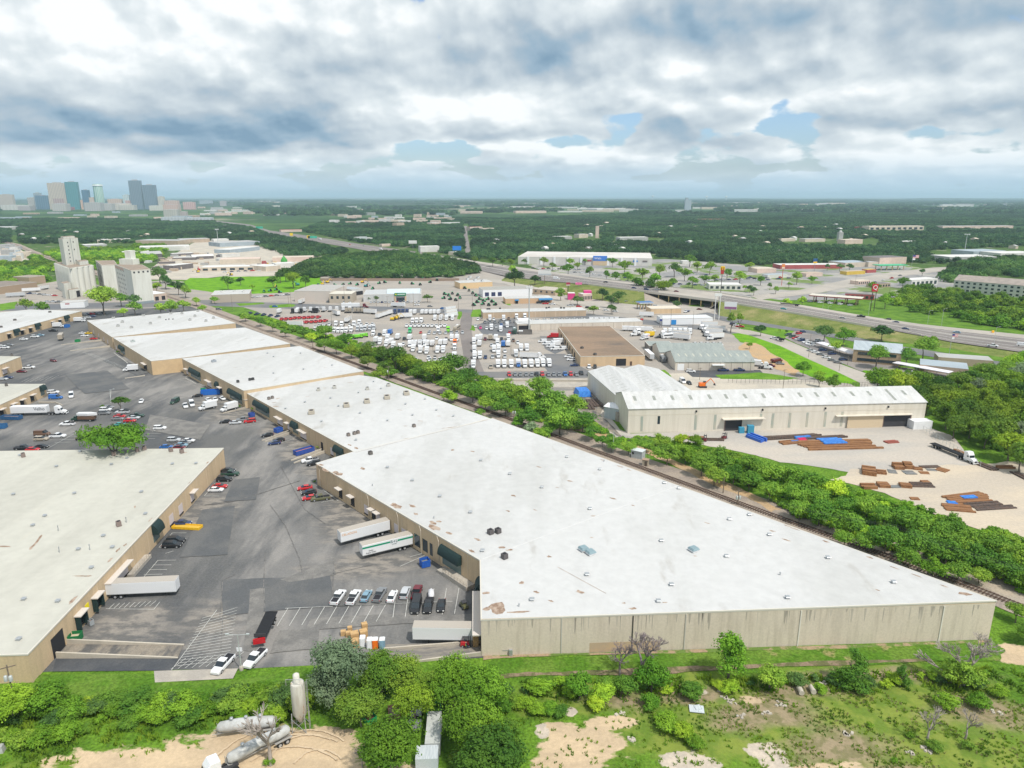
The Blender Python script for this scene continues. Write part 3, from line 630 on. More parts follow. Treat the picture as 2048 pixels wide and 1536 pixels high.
# row of joined warehouses receding to the mill
block('warehouse','white roofed warehouse behind the largest one with five tan rooftop units in a line','warehouse',[(487,783,6.6),(718,750,7.2),(752,755,7.2),(980,837,7.4),(711,905,6.9)],7,M_tan,M_roof,'flat roofed warehouses of the depot',key='W4',
 patches=rp([(556,797,2,.8,40),(548,805,1.5,.6,60),(551,813,2.6,.9,90),(700,890,2,.7,140),(712,896,2,.7,140),(800,820,2,.4,120),(841,842,2.4,.5,100),(878,832,1.6,.4,100),(811,852,1.5,.4,100),(900,855,5,.4,70),(860,868,6,.35,68),(820,876,5,.35,66),(700,765,3,.4,70),(780,790,1.4,.4,100),(650,776,1.5,.4,70),(615,793,2,.3,80)]))
vents('W4',[(610,805),(661,797),(571,818),(717,786),(762,778),(677,813),(720,827),(775,842),(712,857+24),(873,821),(811,809),(850,795+4),(825,831),(907,833),(747,764),(643,846-2)],.8)
acunit('W4',[(623,827),(693,813),(734,805),(774,797),(813,789)],(3.4,2.4,1.3),(.40,.36,.29),hd=75); acunit('W4',[(637,781),(669,776),(735,779),(777,772)],(2.2,1.6,1.0),(.42,.41,.37),'air_conditioner',75)
acunit('W4',[(538,799),(545,797),(697,872),(709,869),(716,867),(828,854)],(1.1,1.1,1.0),(.2,.17,.15))
block('warehouse','third white roofed warehouse up the row, set level with the long tan strip of wall','warehouse',[(364,717),(600,692),(727,742),(487,781)],8.2,M_tan,M_roof,'flat roofed warehouses of the depot',key='W3',patches=rp([(560,700,2,.4,60),(470,735,1.6,.3,80),(650,735,1.5,.3,60)]))
vents('W3',[(535,707),(547,714),(601,707),(607,739),(547,747),(664,731)],.8); acunit('W3',[(428,724)],(2.2,1.6,1),(.3,.33,.36)); acunit('W3',[(500,761),(506,760),(476,765)],(1.1,1.1,1),(.05,.05,.05))
block('warehouse','second warehouse from the far end of the row, with bare peach end wall','warehouse',[(226,675),(490,655),(580,687),(364,715.5),(302,722)],7.6,M_tan,M_roof,'flat roofed warehouses of the depot',key='W2',patches=rp([(320,716,2,.3,60),(420,690,2,.3,80)]))
acunit('W2',[(266,684)],(2.2,1.6,1),(.4,.44,.42))
block('warehouse','farthest white roofed warehouse of the row dotted with many rooftop units','warehouse',[(174,641),(400,620.5),(471,646),(224,674)],7.6,M_tan,M_roof,'flat roofed warehouses of the depot',key='W1')
acunit('W1',[(227,637),(245,645),(263,656),(236,653),(287,632),(301,648),(319,636),(342,628),(364,628),(380,641),(390,633),(396,623),(412,643),(427,637)],(2.2,1.7,1.1),(.40,.40,.38),hd=75)
vents('W1',[(332,640),(338,639),(346,639)],.7,M_dark)
# dock sides of the row
for key,a,b,lst in (('W4',(487,783),(711,905),[(492,795,3.4,1,0),(560,842,5.2,1,0),(577,852,1.8,1,0),(607,870,5.4,1,0),(644,889,1.7,0,1),(664,902,2.3,0,0)]),('W3',(364,717),(487,781),[(373,731,3,1,0),(417,753,6,1,0),(440,763,3.2,1,1)]),('W2',(226,675),(302,722),[(290,728,6.5,1,1),(232,690,2.5,0,0),(246,702,2.5,0,0)]),('W1',(174,641),(224,674),[(186,655,2.5,0,0),(196,661,2.5,0,0),(206,667,2.5,0,0),(214,673,2.5,0,0)])):
 w=Wall(key,iv(key,*a),iv(key,*b)); w.panel_joints(9.)
 for (x,y,ww,cv_,op) in lst: w.dock(w.u(x,y)[0],ww,1.0,3.6,opened=bool(op),canopy=bool(cv_))
 for (x0,y0,x1,y1) in {'W4': [(510,810,539,828),(585,855,597,862),(671,905,688,914)],'W3': [(380,737,401,749),(432,762,437,766),(458,780,484,795)],'W2': [(240,697,250,704)],'W1': []}[key]:
  u0,_=w.u(x0,y0); u1,_=w.u(x1,y1); w.awning(u0,u1,4.6,1.1)
e2=Wall('W2',iv('W2',302,722),iv('W2',364,715)); part('end_wall',e2.box(0,e2.L,-.3,7.3,0,.05),M_tan2,e2.t,'bare peach end wall')
for a,b in ((305,750),(319,747),(351,745)):
 pass
w3=BLD['W3'][0]
# warehouses on the left
block('warehouse','cream roofed warehouse cut by the left edge in front, with a trailer at its dock','warehouse',[(447,896,7.0),(55,1308,6.3),(-420,1322,6.3),(-420,908,7.0)],7,M_tan,M_roofw,'flat roofed warehouses of the depot',key='B',coping=.28,
 patches=rp([(76,1080,5,.6,165),(64,1094,2,.7,165),(8,1093,3,.6,90),(270,1014,1.6,.4,160),(160,1152,2.6,.3,90),(175,1152,1.5,.5,90),(220,1120,2.4,.6,177),(236,1100,2,.5,177),(250,1090,1.4,.5,177),(300,1040,2,.3,177),(146,1200,3,.6,177),(370,905,1.2,.6,90),(415,925,2,.4,177),(380,965,2,.35,177)]))
vents('B',[(27,990),(113,934),(223,930),(345,929),(254,917),(149,988),(283,985),(90,1033),(291,1029),(66,1052),(207,1073),(157,1100),(225,1096),(183,1137),(48,1200),(116,1204),(38,1280),(161,904),(392,928),(40,912)],.85)
acunit('B',[(275,903),(289,900),(342,903),(364,906),(238,1052),(47,914),(228,911)],(1.2,1.2,1.3),(.22,.17,.15)); vents('B',[(117,1062),(119,1105),(180,1100),(253,1045)],.2,name='vent_pipe',hgt=1.6)
bw=Wall('B',iv('B',447,896),iv('B',55,1308)); bw.panel_joints(8.5)
for (a,b,w_,cv_,op,hd_) in ((384,990,2.6,1,0,0),(361,1015,2.8,0,0,0),(343,1040,2.8,0,0,0),(236,1165,10.5,1,0,0),(193,1212,2.6,1,1,1),(160,1248,2.6,1,1,1)):
 bw.dock(bw.u(a,b)[0],w_,1.1,3.8,opened=bool(op),canopy=bool(cv_),hood=bool(hd_))
bw.dock(bw.u(117,1290)[0],4.2,0,4.4,opened=True,canopy=False)
u0,_=bw.u(314,1080); bw.awning(u0-2.1,u0+2.1,5,1.4)
u0,_=bw.u(285,1110); part('entry_ramp',bw.box(u0-1,u0+9,0,.9,.05,1.7),M_conc,bw.t); rl=MB()
for k in range(9): rl.tube(bw.p(u0-1+k*1.25,1.65,.9),bw.p(u0-1+k*1.25,1.65,1.9),.035,seg=5)
rl.tube(bw.p(u0-1,1.65,1.9),bw.p(u0+9,1.65,1.9),.04,seg=5); part('hand_rail',rl,plain((.4,.32,.25),.6),bw.t)
u0,_=bw.u(176,1225); part('yellow_notice',bw.box(u0-.7,u0+.7,2.6,4.0,0,.08),plain((.85,.7,.02),.5),bw.t)
for key,pts,z,lab in (('L1',[(163,622),(60,619),(-150,640),(-260,720),(0,666)],5.6,'long tan warehouse in the far left of the depot with a row of awnings'),('L2',[(41,713),(-90,711),(-160,760),(0,729)],6.5,'small corner of a tan warehouse at the left edge below the longest one'),('L3',[(90,768),(-130,768),(-230,900),(0,809)],5.6,'tan warehouse at the left edge with a white semi backed to its dock')):
 block('warehouse',lab,'warehouse',pts,z,M_tan,M_roofw if key != 'L1' else M_roof,'flat roofed warehouses of the depot',key=key)
l1=Wall('L1',iv('L1',163,622),iv('L1',0,666)); l1.panel_joints(9)
for a,b in ((133,640),(75,655),(33,668)): u0,_=l1.u(a,b); l1.awning(u0-2.6,u0+2.6,4.4,1.2)
for a,b in ((106,652),(61,662),(45,668),(18,672),(120,645)): l1.dock(l1.u(a,b)[0],3,1,3.6,opened=True)
l2=Wall('L2',iv('L2',41,713),iv('L2',0,729)); l2.dock(l2.u(10,745)[0],4,1,3.6); l2.panel_joints(7)
l3=Wall('L3',iv('L3',90,768),iv('L3',0,809)); l3.panel_joints(7)
for a,b in ((65,800),(45,810),(28,822),(5,835)): l3.dock(l3.u(a,b)[0],2.6,1,3.4,opened=(a != 28))
u0,_=l3.u(85,785); l3.awning(u0-1.8,u0+1.8,4.6,1.2); acunit('L3',[(13,772)],(1.2,1.2,1.2)); acunit('L2',[(24,712)],(1.2,1.2,1.2)); acunit('L1',[(30,641),(2,655),(100,625)],(2,1.5,1))
# --- gabled and boxed buildings
def frame(a,b,depth,z=0.):      # front-left, front-right ground pixels + depth -> 4 world corners FL FR BR BL
 A=P(*a); B=P(*b); d=(B-A).normalized(); nn=Vector((-d.y,d.x,0))
 if nn.dot(A)<0: nn=-nn
 return A,B,B+nn*depth,A+nn*depth
def gable(name,label,cat,c4,eh,rh,wm,rm,along_front=True,over=.3,group=None,zbase=0.,key=None):
 FL,FR,BR,BL=c4
 if not along_front: FL,FR,BR,BL=FR,BR,BL,FL
 c=(FL+FR+BR+BL)/4; t=thing(name,label,cat,(c.x,c.y,0),group)
 h=lambda p,z: Vector((p.x,p.y,z))
 ml=(FL+BL)/2; mr=(FR+BR)/2; e=.04
 b=MB(); b.face([h(FL,-.3),h(FR,-.3),h(FR,eh),h(FL,eh)]); b.face([h(BR,-.3),h(BL,-.3),h(BL,eh),h(BR,eh)])
 b.face([h(BL,-.3),h(FL,-.3),h(FL,eh),h(ml,rh-.05),h(BL,eh)]); b.face([h(FR,-.3),h(BR,-.3),h(BR,eh),h(mr,rh-.05),h(FR,eh)])
 part('wall',b,wm,t)
 d=(FR-FL).normalized(); s_=(FL-BL).normalized(); sl=(rh-eh)/((FL-BL).length/2)
 r=MB()
 for (p,q,sg) in ((FL,FR,1),(BL,BR,-1)):
  A_=h(p+s_*sg*over-d*over,eh-sl*over+.05); B_=h(q+s_*sg*over+d*over,eh-sl*over+.05); C_=h(mr+d*over,rh+.05); D_=h(ml-d*over,rh+.05)
  dz=Vector((0,0,.16)); r.grid([tuple(x) for x in (A_,B_,C_,D_,A_+dz,B_+dz,C_+dz,D_+dz)],[(0,1,2,3),(4,5,6,7),(0,1,5,4),(1,2,6,5),(2,3,7,6),(3,0,4,7)])
 part('roof',r,rm,t);
 if key: BLD[key]=(t,c4,eh,rh)
 return t
M_cream=mat('cream_metal_siding',(.68,.63,.54),(.63,.58,.49),rough=.7,scale=.6,det=4,stretch=(1,1,.06),fine=.03,fs=3,c3=(.60,.54,.45),s3=.1,c3lo=.66,c3hi=.8)
M_steelroof=mat('white_metal_roof',(.50,.50,.485),(.56,.56,.55),rough=.6,scale=.5,det=5,stretch=(1,.08,1),fine=.05,fs=1,c3=(.56,.54,.50),s3=.15,c3lo=.6,c3hi=.75)
M_groof=mat('grey_green_metal_roof',(.30,.33,.31),(.26,.29,.275),rough=.6,scale=.4,det=5,stretch=(1,.1,1),fine=.06,fs=1)
S4=frame((1255,867),(1846,852),23.)
tS=gable('steel_hall','long cream metal steel works hall beside the concrete storage yard','hall',S4,10,13.6,M_cream,M_steelroof,key='S')
FL,FR,BR,BL=S4; dS=(FR-FL).normalized(); nS=Vector((dS.y,-dS.x,0)); LS=(FR-FL).length; rotS=math.atan2(dS.y,dS.x)
def sbox(u0,u1,z0,z1,o0,o1,mb=None,mi=0):
 c=FL+dS*(u0+u1)/2+nS*(o0+o1)/2; mb=mb or MB(); return mb.box((c.x,c.y,(z0+z1)/2),(u1-u0,abs(o1-o0),z1-z0),rot=rotS,mi=mi)
sl=3.6/11.5
uS=lambda a: (a-1255)/(1846-1255)*LS     # near enough along the wall
for a in [1269,1307,1343,1379,1417,1450,1488,1525,1561,1599,1633,1668,1706,1741,1782,1813]:
 u=uS(a)+(0.5); k=3.2 if a != 1782 else 2.2; k2=6.4 if a != 1782 else 9.9
 pts=[]
 for uu,dd in ((u,11.5-k2+0),(u+1.2,11.5-k2),(u+1.2,11.5-k+0),(u,11.5-k)):
  # dd metres in from the front eave
  p_=FL+dS*uu-nS*(11.5-dd if False else dd); pts.append(p_)
 sky_=MB(); vs=[]
 for p_ in pts:
  dd=(FL-p_).dot(nS); z=10+dd*sl+.235; vs.append((p_.x,p_.y,z))
 sky_.face(vs); o=part('skylight',sky_,mat('skylight_plastic',(.22,.235,.21),(.33,.34,.30),rough=.5,scale=2,stretch=(3,.3,1)),tS,recalc=False)
for a,w in ((1445,10.5),(1763,11)):
 u=uS(a)
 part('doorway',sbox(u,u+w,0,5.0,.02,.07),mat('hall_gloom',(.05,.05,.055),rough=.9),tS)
 part('door_frame',sbox(u-.3,u,0,5.2,0,.3,sbox(u+w,u+w+.4,0,5.2,0,.3)),plain((.16,.11,.10),.8),tS)
part('door_hood',sbox(uS(1437),uS(1520),5.2,5.5,0,2.2),M_cream,tS); part('door_hood',sbox(uS(1663),uS(1818),5.3,5.55,0,1.6),M_cream,tS)
part('sliding_door',sbox(uS(1520)-8.8,uS(1520)-.4,.1,5.1,.4,.55),M_cream,tS); part('sliding_door',sbox(uS(1688),uS(1760),.1,5.0,.5,.66),mat('peach_door',(.60,.48,.33),rough=.7,fine=.05),tS,'peach sliding door')
part('wall_flashing',sbox(0,LS,7.3,7.42,0,.06),plain((.62,.56,.46),.7),tS)
for i,a in enumerate([1279,1312,1384,1422,1512,1536,1570,1605,1641,1675]):
 u=uS(a); part('translucent_strip',sbox(u,u+1.0,.8 if i != 1 else 3.6,6.9,.01,.05),mat('green_fibreglass',(.34,.38,.33),(.46,.44,.36),rough=.6,scale=.8,stretch=(1,1,.2)) if i != 1 else M_glass,tS)
part('side_office',sbox(uS(1812),uS(1850),-.1,3.4,.05,4.2),M_white,tS); part('roller_door',sbox(uS(1820),uS(1836),.1,2.6,4.2,4.26),plain((.75,.76,.77),.5),tS)
for a in (1385,1515,1640,1767): part('wall_lamp',sbox(uS(a),uS(a)+.5,8.2,8.9,0,.5),M_dark,tS)
# twin gabled halls running away behind it
def rotrect(a,b,w):      # ridge line by two pixels at height, half width
 return None
for lab,ra,rb,half,eh,rh in (('left of the twin cream gabled halls behind the long steel hall',(1217,731),(1287,784),10.2,8.6,11.2),('right of the twin cream gabled halls behind the long steel hall',(1277,729.5),(1352,781),10.2,8.6,11.2)):
 A_=P(*ra,rh); B_=P(*rb,rh); d=(B_-A_); d.z=0; d.normalize(); q=Vector((d.y,-d.x,0)); A0=Vector((A_.x,A_.y,0)); B0=BL+(BL-BR)*0+Vector((0,0,0))
 B0=Vector((B_.x,B_.y,0))
 B0=B0-d*.5
 tg=gable('steel_hall',lab,'hall',(B0+q*half,B0-q*half,A0-q*half,A0+q*half),eh,rh,M_cream,M_steelroof,along_front=False,group='twin gabled steel halls',over=.02)
 LT=(B0-A0).length
 for sg in (1,-1):
  for row in range(2 if sg==1 else 1):
   for k in range(11):
    u=LT*(.07+.085*k); dd0=3.0+row*0; r_=MB(); vs=[]
    for uu,e in ((u,dd0),(u+.28,dd0),(u+.28,dd0+3.4),(u,dd0+3.4)):
     p_=A0+d*uu+q*(-sg)*e; z=rh-(rh-eh)*e/half+.235; vs.append((p_.x,p_.y,z))
    if row==0: part('skylight',r_.face(vs),MATS['skylight_plastic'],tg,recalc=False)
t=solo('gatehouse',MB(),M_white,None,None) if False else None
q4=frame((1213,839),(1232,843),9)
gable('shed','small pale blue metal shed against the left end of the steel hall','shed',frame((1208,836),(1238,842),7),5.0,5.6,mat('pale_blue_siding',(.50,.55,.56),(.45,.50,.51),rough=.6,scale=.5,stretch=(1,1,.05)),M_white)
solo('storage_tank',MB().lathe(P(1236,842),[(1.2,0),(1.2,3.6),(1.0,3.9)],14),mat('dull_tank',(.30,.27,.23),(.38,.34,.29),scale=1,det=4),'dull upright tank beside the pale blue shed','tank')
# brown flat roof, grey gables, long white and tan buildings
M_brown=mat('brown_gravel_roof',(.27,.19,.13),(.21,.155,.11),rough=.95,scale=.045,det=8,stretch=(.5,1.3,1),lo=.42,hi=.62,c3=(.10,.09,.085),s3=.035,c3lo=.6,c3hi=.72,fine=.1,fs=.8)
M_peach=mat('peach_wall',(.62,.46,.29),(.57,.42,.27),rough=.85,scale=.3,stretch=(1,1,.1))
block('brown_roof_building','square peach walled building with brown gravel roof amid the truck lots','building',[(1116,653),(1220,652),(1290,711),(1161,713)],5.6,M_peach,M_brown,key='BR')
bw2=Wall('BR',iv('BR',1161,713),iv('BR',1290,711)); u0,_=bw2.u(1232,725); u1,_=bw2.u(1252,725)
part('bay_door',bw2.box(u0,u1,0,4.0,0,.05),M_dark,bw2.t); u0,_=bw2.u(1262,725); part('side_door',bw2.box(u0-.6,u0+.6,0,2.4,0,.05),plain((.1,.06,.04)),bw2.t)
bs2=Wall('BR',iv('BR',1161,713),iv('BR',1116,653))
for k in range(7): part('dock_door',bs2.box(18+k*9,21.5+k*9,.8,3.6,0,.06),M_dark,bs2.t)
acunit('BR',[(1164,697),(1190,710)],(1.6,1.4,1.0))
M_pale=mat('pale_block_wall',(.62,.56,.48),(.56,.50,.43),rough=.85,scale=.3,stretch=(1,1,.1))
g1=frame((1350,741),(1508,741),24); gable('grey_roof_shed','front grey roofed gabled workshop with pale walls and dark pickups before it','workshop',g1,4.6,8.2,M_pale,M_groof,group='grey roofed gabled workshops',key='G1')
dg=(g1[1]-g1[0]).normalized(); ng=Vector((dg.y,-dg.x,0)); tG=BLD['G1'][0]; rg=math.atan2(dg.y,dg.x)
for k in range(10):
 vs=[]
 for uu,e in ((3+k*4,5.5),(3.7+k*4,5.5),(3.2+k*4,8.5),(2.5+k*4,8.5)):
  p_=g1[0]+dg*uu-ng*e; vs.append((p_.x,p_.y,4.6+e*.3+.235))
 part('skylight',MB().face(vs),plain((.45,.45,.38),.6),tG,recalc=False)
for k,a in enumerate((1358,1376,1396,1418,1440,1462,1484)):
 c=P(a,741)+ng*.05; part('wall_panel_joint',MB().box((c.x,c.y,2.2),(.15,.1,4.4),rot=rg),plain((.3,.27,.24)),tG)
c=P(1361,741)+ng*.06; part('bay_door',MB().box((c.x,c.y,1.9),(3.6,.1,3.6),rot=rg),M_white,tG)
c=P(1435,741)+ng*.8; part('entry_canopy',MB().box((c.x,c.y,3.2),(6.4,1.6,.5),rot=rg),M_white,tG)
c2=g1[3]+(g1[3]-g1[0]).normalized()*.05; g2=(c2-dg*3.5,c2+dg*34,c2+dg*34-ng*21,c2-dg*3.5-ng*21)
gable('grey_roof_shed','rear grey roofed gabled workshop beside the parked trailer and bus','workshop',g2,4.6,7.8,M_pale,M_groof,group='grey roofed gabled workshops')
c3_=g2[3]-ng*.1; block('open_canopy','low grey canopy shed at the back corner of the grey roofed workshops','canopy',[c3_+Vector((0,0,4))-dg*2,c3_+Vector((0,0,4))+dg*13,c3_+dg*13-ng*14+Vector((0,0,4)),c3_-dg*2-ng*14+Vector((0,0,4))],4,plain((.2,.19,.18),.9),M_groof,world=True)
M_tanw=mat('tan_block_wall',(.50,.38,.27),(.45,.35,.25),rough=.85,scale=.3,stretch=(1,1,.1)); M_greyw=mat('pale_grey_wall',(.55,.55,.54),(.50,.50,.49),rough=.8,scale=.2,stretch=(1,1,.1))
def bx(name,label,a,b,depth,h,wm,rm,cat='building',group=None,key=None,doors=0,dm=None,wins=0,coping=.2):
 c4=frame(a,b,depth); t=block(name,label,cat,[(p.x,p.y,h) for p in c4],h,wm,rm,group,coping=coping,key=key or '_',world=True)
 w=Wall(key or '_',*sorted_front(key or '_',c4))
 for k in range(doors): u=w.L*(k+.5)/doors; part('bay_door',w.box(u-1.6,u+1.6,0,min(h*.62,3.6),0,.08),dm or M_dark,t)
 for k in range(wins): u=w.L*(k+.5)/wins; part('window',w.box(u-1.0,u+1.0,h*.45,h*.75,0,.08),M_glass,t)
 return t
def sorted_front(key,c4):
 q=BLD[key][1]; f=lambda v: min(range(4),key=lambda i: (q[i].x-v.x) ** 2+(q[i].y-v.y) ** 2); return f(c4[0]),f(c4[1])
bx('long_white_building','long low white roofed building behind the brown roofed one',(1035,661),(1285,655),15,4.4,M_pale,M_roof,doors=0,key='LW')
w=Wall('LW',*sorted_front('LW',frame((1035,661),(1285,655),15)))
for k in range(12): part('panel_joint',w.box(w.L*k/12+1,w.L*k/12+1.2,0,4,0,.06),plain((.3,.26,.2)),w.t)
part('open_bay',w.box(0.8,9,.4,3.4,0,.07),M_dark,w.t); part('side_wing',MB().prism([p for p in (w.p(3,-15,0),w.p(12,-15,0),w.p(12,-26,0),w.p(3,-26,0))],0,4.2),M_white,w.t)
bx('strip_building','long low tan building with white roof beside the street and truck lot',(966,637),(1172,632),15,4.6,M_tanw,M_roof,wins=0,key='ST')
w=Wall('ST',*sorted_front('ST',frame((966,637),(1172,632),15)))
for k in range(9): part('panel_joint',w.box(w.L*(k+1)/10,w.L*(k+1)/10+.25,0,4.2,0,.06),plain((.66,.55,.42)),w.t)
acunit('ST',[(975,619),(979,619),(1000,618),(1093,617),(1098,616),(1122,617),(1128,617)],(1.2,1.2,.9),(.06,.06,.06))
bx('awning_building','tan building with bright blue awnings across the street',(1011,608),(1104,606),15,4.6,mat('orange_tan_wall',(.55,.37,.23),rough=.85,fine=.05),M_roof,key='AW')
w=Wall('AW',*sorted_front('AW',frame((1011,608),(1104,606),15))); BL_=plain((.06,.28,.58),.6)
part('awning',w.box(w.L*.71,w.L*1.0,3.0,4.3,0,2.2),BL_,w.t); part('awning',w.box(w.L*.20,w.L*.28,2.8,3.8,0,1.4),BL_,w.t); part('entry_door',w.box(w.L*.21,w.L*.27,0,2.7,0,.1),M_dark,w.t); part('window',w.box(w.L*.76,w.L*.95,.8,2.6,0,.1),M_glass,w.t)
bx('dock_warehouse','white walled warehouse with grey roof and three dark dock doors',(966,595),(1064,592),22,7,M_white,mat('grey_roof',(.34,.33,.30),fine=.1,fs=.3),key='DW')
w=Wall('DW',*sorted_front('DW',frame((966,595),(1064,592),22)))
for u in (.04,.17,.30): part('dock_door',w.box(w.L*u,w.L*(u+.08),1,4.6,0,.1),plain((.03,.04,.10)),w.t)
bx('office_block','brownish low building tucked behind the white dock warehouse',(1066,588),(1110,592),22,5,M_tanw,mat('sand_roof',(.46,.41,.35),fine=.1,fs=.4),wins=4)
bx('cream_annex','orange cream walled store with white rooftop machines beyond the green machinery',(920,578),(985,575),20,6,mat('peach2',(.66,.48,.28),rough=.8),M_roof,key='CA'); acunit('CA',[(935,560),(950,562),(965,563),(940,556),(956,557)],(3,2.4,2),(.55,.56,.56))
bx('big_concrete_store','big pale blank walled store left of the equipment dealer',(590,603),(662,604),45,9.5,mat('pinkish_wall',(.58,.51,.45),(.54,.49,.44),rough=.85,scale=.1),mat('grey_roof2',(.40,.385,.36),fine=.08,fs=.3),key='JC')
bx('two_storey_office','beige two storey block with small dark windows beside the dealer',(659,606),(704,606),19,8,mat('beige_brick',(.46,.40,.32),(.42,.37,.30),rough=.85,scale=1),mat('cream_roof2',(.60,.57,.49),fine=.05,fs=.4),wins=4,key='JO')
bx('grey_wing','grey wing with dark roller doors behind the beige block',(704,592),(726,589),20,6,M_greyw,mat('bluegrey_roof',(.38,.41,.43),fine=.05),doors=4)
t=bx('equipment_dealer','long pale grey dealer building with green sign and blue metal roof',(727,604),(843,602),34,6.4,M_greyw,mat('dealer_flat_roof',(.46,.47,.47),fine=.05,fs=.3),key='JD')
w=Wall('JD',*sorted_front('JD',frame((727,604),(843,602),34)))
hip=MB(); hz0=6.5; a4=[w.p(w.L*.40,-3,hz0),w.p(w.L*.97,-3,hz0),w.p(w.L*1.0,-30,hz0),w.p(w.L*.40,-30,hz0)]; cc0=(a4[0]+a4[3])/2+Vector((0,0,2.6)); cc1=(a4[1]+a4[2])/2+Vector((0,0,2.6))
hip.face([a4[0],a4[1],cc1,cc0]); hip.face([a4[2],a4[3],cc0,cc1]); hip.face([a4[3],a4[0],cc0]); hip.face([a4[1],a4[2],cc1]); part('metal_roof',hip,mat('pale_blue_roof',(.56,.63,.68),(.52,.59,.64),rough=.5,scale=.3,stretch=(3,.2,1)),t)
su0,su1=w.u(789,592)[0],w.u(812,592)[0]; sgn=part('shop_sign',w.box(su0,su1,5.0,7.6,0,1.0),plain((.0,.20,.08),.5),t)
part('sign_emblem',w.box(su0+.8,su0+1.8,5.9,6.9,1.0,1.08),plain((.9,.75,.05),.5),sgn)
lt=MB(); rr=random.Random(5); u=su0+2.6
while u<su1-.8: ww=rr.uniform(.35,.6); w.box(u,u+ww,6.0,6.8,1.0,1.08,lt); u += ww+.16
part('sign_lettering',lt,M_white,sgn); part('entry_door',w.box(su0+1.5,su1-1.5,0,3.4,0,.12),M_glass,t); part('entry_pier',w.box(su0-.2,su0+1.0,0,5,0,.8,w.box(su1-1.0,su1+.2,0,5,0,.8)),M_peach,t)
bx('tyre_store','white walled building with dark pickup, near the underpass',(1325,650),(1425,648),14,4.6,M_white,plain((.62,.64,.66),.6),key='TS'); bx('pump_store','cream flat building behind the fuel canopy',(1302,628),(1362,627),14,4.2,M_peach,mat('cream_roof3',(.62,.55,.45),fine=.05))
w=Wall('TS',*sorted_front('TS',frame((1325,650),(1425,648),14))); part('bay_door',w.box(w.L*.17,w.L*.27,.2,3.6,0,.1),plain((.03,.25,.6)),w.t)
bx('warehouse_beige','beige flat warehouse with white roof beyond the railway near the mill',(424,606),(500,603),30,7,mat('beige_wall',(.44,.38,.31),rough=.85,fine=.06),M_roof,cat='warehouse',key='BW'); acunit('BW',[(445,584),(470,583),(488,584)],(3,2,1),(.6,.6,.58))
bx('brown_long_building','brown roofed long building at the far left edge behind the semi trailers',(-60,597),(76,578),40,7,mat('tan_brick',(.36,.27,.19),rough=.85,fine=.08),mat('brown_roof2',(.24,.20,.17),fine=.1,fs=.2))
bx('brown_annex','brown annex with tan roof at the corner of the long brown building',(60,570),(92,566),22,8,mat('tan_brick',(0,0,0)),mat('brown_roof3',(.32,.27,.22),fine=.1,fs=.2))
bx('low_white_wall_building','low white building with dark red sign in front of the silos',(122,617),(170,615),12,5,M_white,M_roof,key='LR'); w=Wall('LR',*sorted_front('LR',frame((122,617),(170,615),12))); part('wall_sign',w.box(w.L*.2,w.L*.38,3.2,4,0,.1),plain((.35,.02,.03)),w.t)
# --- highway, bridge, railway
HU=[(430,441,0),(500,449,0),(540,461,0),(600,469,0),(660,478,0),(720,488,0),(800,499,0),(845,505,0),(900,514,0),(962,524,0),(1012,531,.8),(1085,541,3),(1177,555,6),(1260,565,6.5),(1317,572,6.5),(1437,586,6.5),(1500,596,6),(1607,611,5),(1749,635,3.5),(1837,648,2.2),(1900,655,1.2),(2048,670,.2),(2300,696,0)]
HL=[(430,444,0),(500,453,0),(540,467,0),(600,477,0),(660,489,0),(720,499,0),(800,514,0),(845,522,0),(900,531,0),(962,542,0),(1012,553,.8),(1085,562,3),(1177,569.5,6),(1260,580,6.5),(1317,587,6.5),(1437,602,6.5),(1500,613,6),(1607,630,5),(1749,655,3.5),(1843,672,2.2),(1900,684,1.2),(2048,706,.2),(2300,748,0)]
def hp(lst): return [P(a,b,z+.25) for a,b,z in lst]
U_,L_=hp(HU),hp(HL)
def lerpstrip(name,t0,t1,m_,dz,i0=0,i1=None):
 mb=MB(); i1=i1 or len(U_)-1
 for i in range(i0,i1):
  a,b=U_[i],L_[i]; c,d=U_[i+1],L_[i+1]; k=Vector((0,0,dz))
  mb.face([tuple(b.lerp(a,1-t1)+k),tuple(d.lerp(c,1-t1)+k),tuple(d.lerp(c,1-t0)+k),tuple(b.lerp(a,1-t0)+k)])
 return struct(name,mb,m_,recalc=False)
lerpstrip('highway',0,.97,M_road,0)
lerpstrip('frontage_road',-.02,.22,M_roadc,.03,8);
for t in (.30,.455,.53,.69,.85): lerpstrip('lane_marking',t,t+.008,M_line,.04,6)
lerpstrip('highway_median',.49,.505,M_barr,.05,4)
lerpstrip('bridge_deck_surface',.0,.965,M_roadc,.05,14,15)
# retaining barrier on the near side
def wallstrip(name,label,cat,pts,h,th,m_,below=.3,kind=None):
 mb=MB();
 for i in range(len(pts)-1):
  a,b=pts[i],pts[i+1]; d=(b-a); d.z=0; d.normalize(); nn=Vector((-d.y,d.x,0))*th/2
  mb.loft([[tuple(p+nn+Vector((0,0,-below))),tuple(p-nn+Vector((0,0,-below))),tuple(p-nn+Vector((0,0,h))),tuple(p+nn+Vector((0,0,h)))] for p in (a,b)])
 o=solo(name,mb,m_,label,cat); return o
wallstrip('highway_barrier','long pale concrete barrier along the near edge of the raised highway','barrier',L_[12:19] ,1.1,.5,M_barr,below=.6)
wallstrip('highway_barrier','pale concrete barrier running along the far edge of the highway bridge','barrier',U_[12:17],.9,.4,M_barr)
wallstrip('highway_barrier','short pale barrier beyond the flagpole at the right end of the highway','barrier',[P(1795,661,2),P(1843,672,2)],1.1,.5,M_barr)
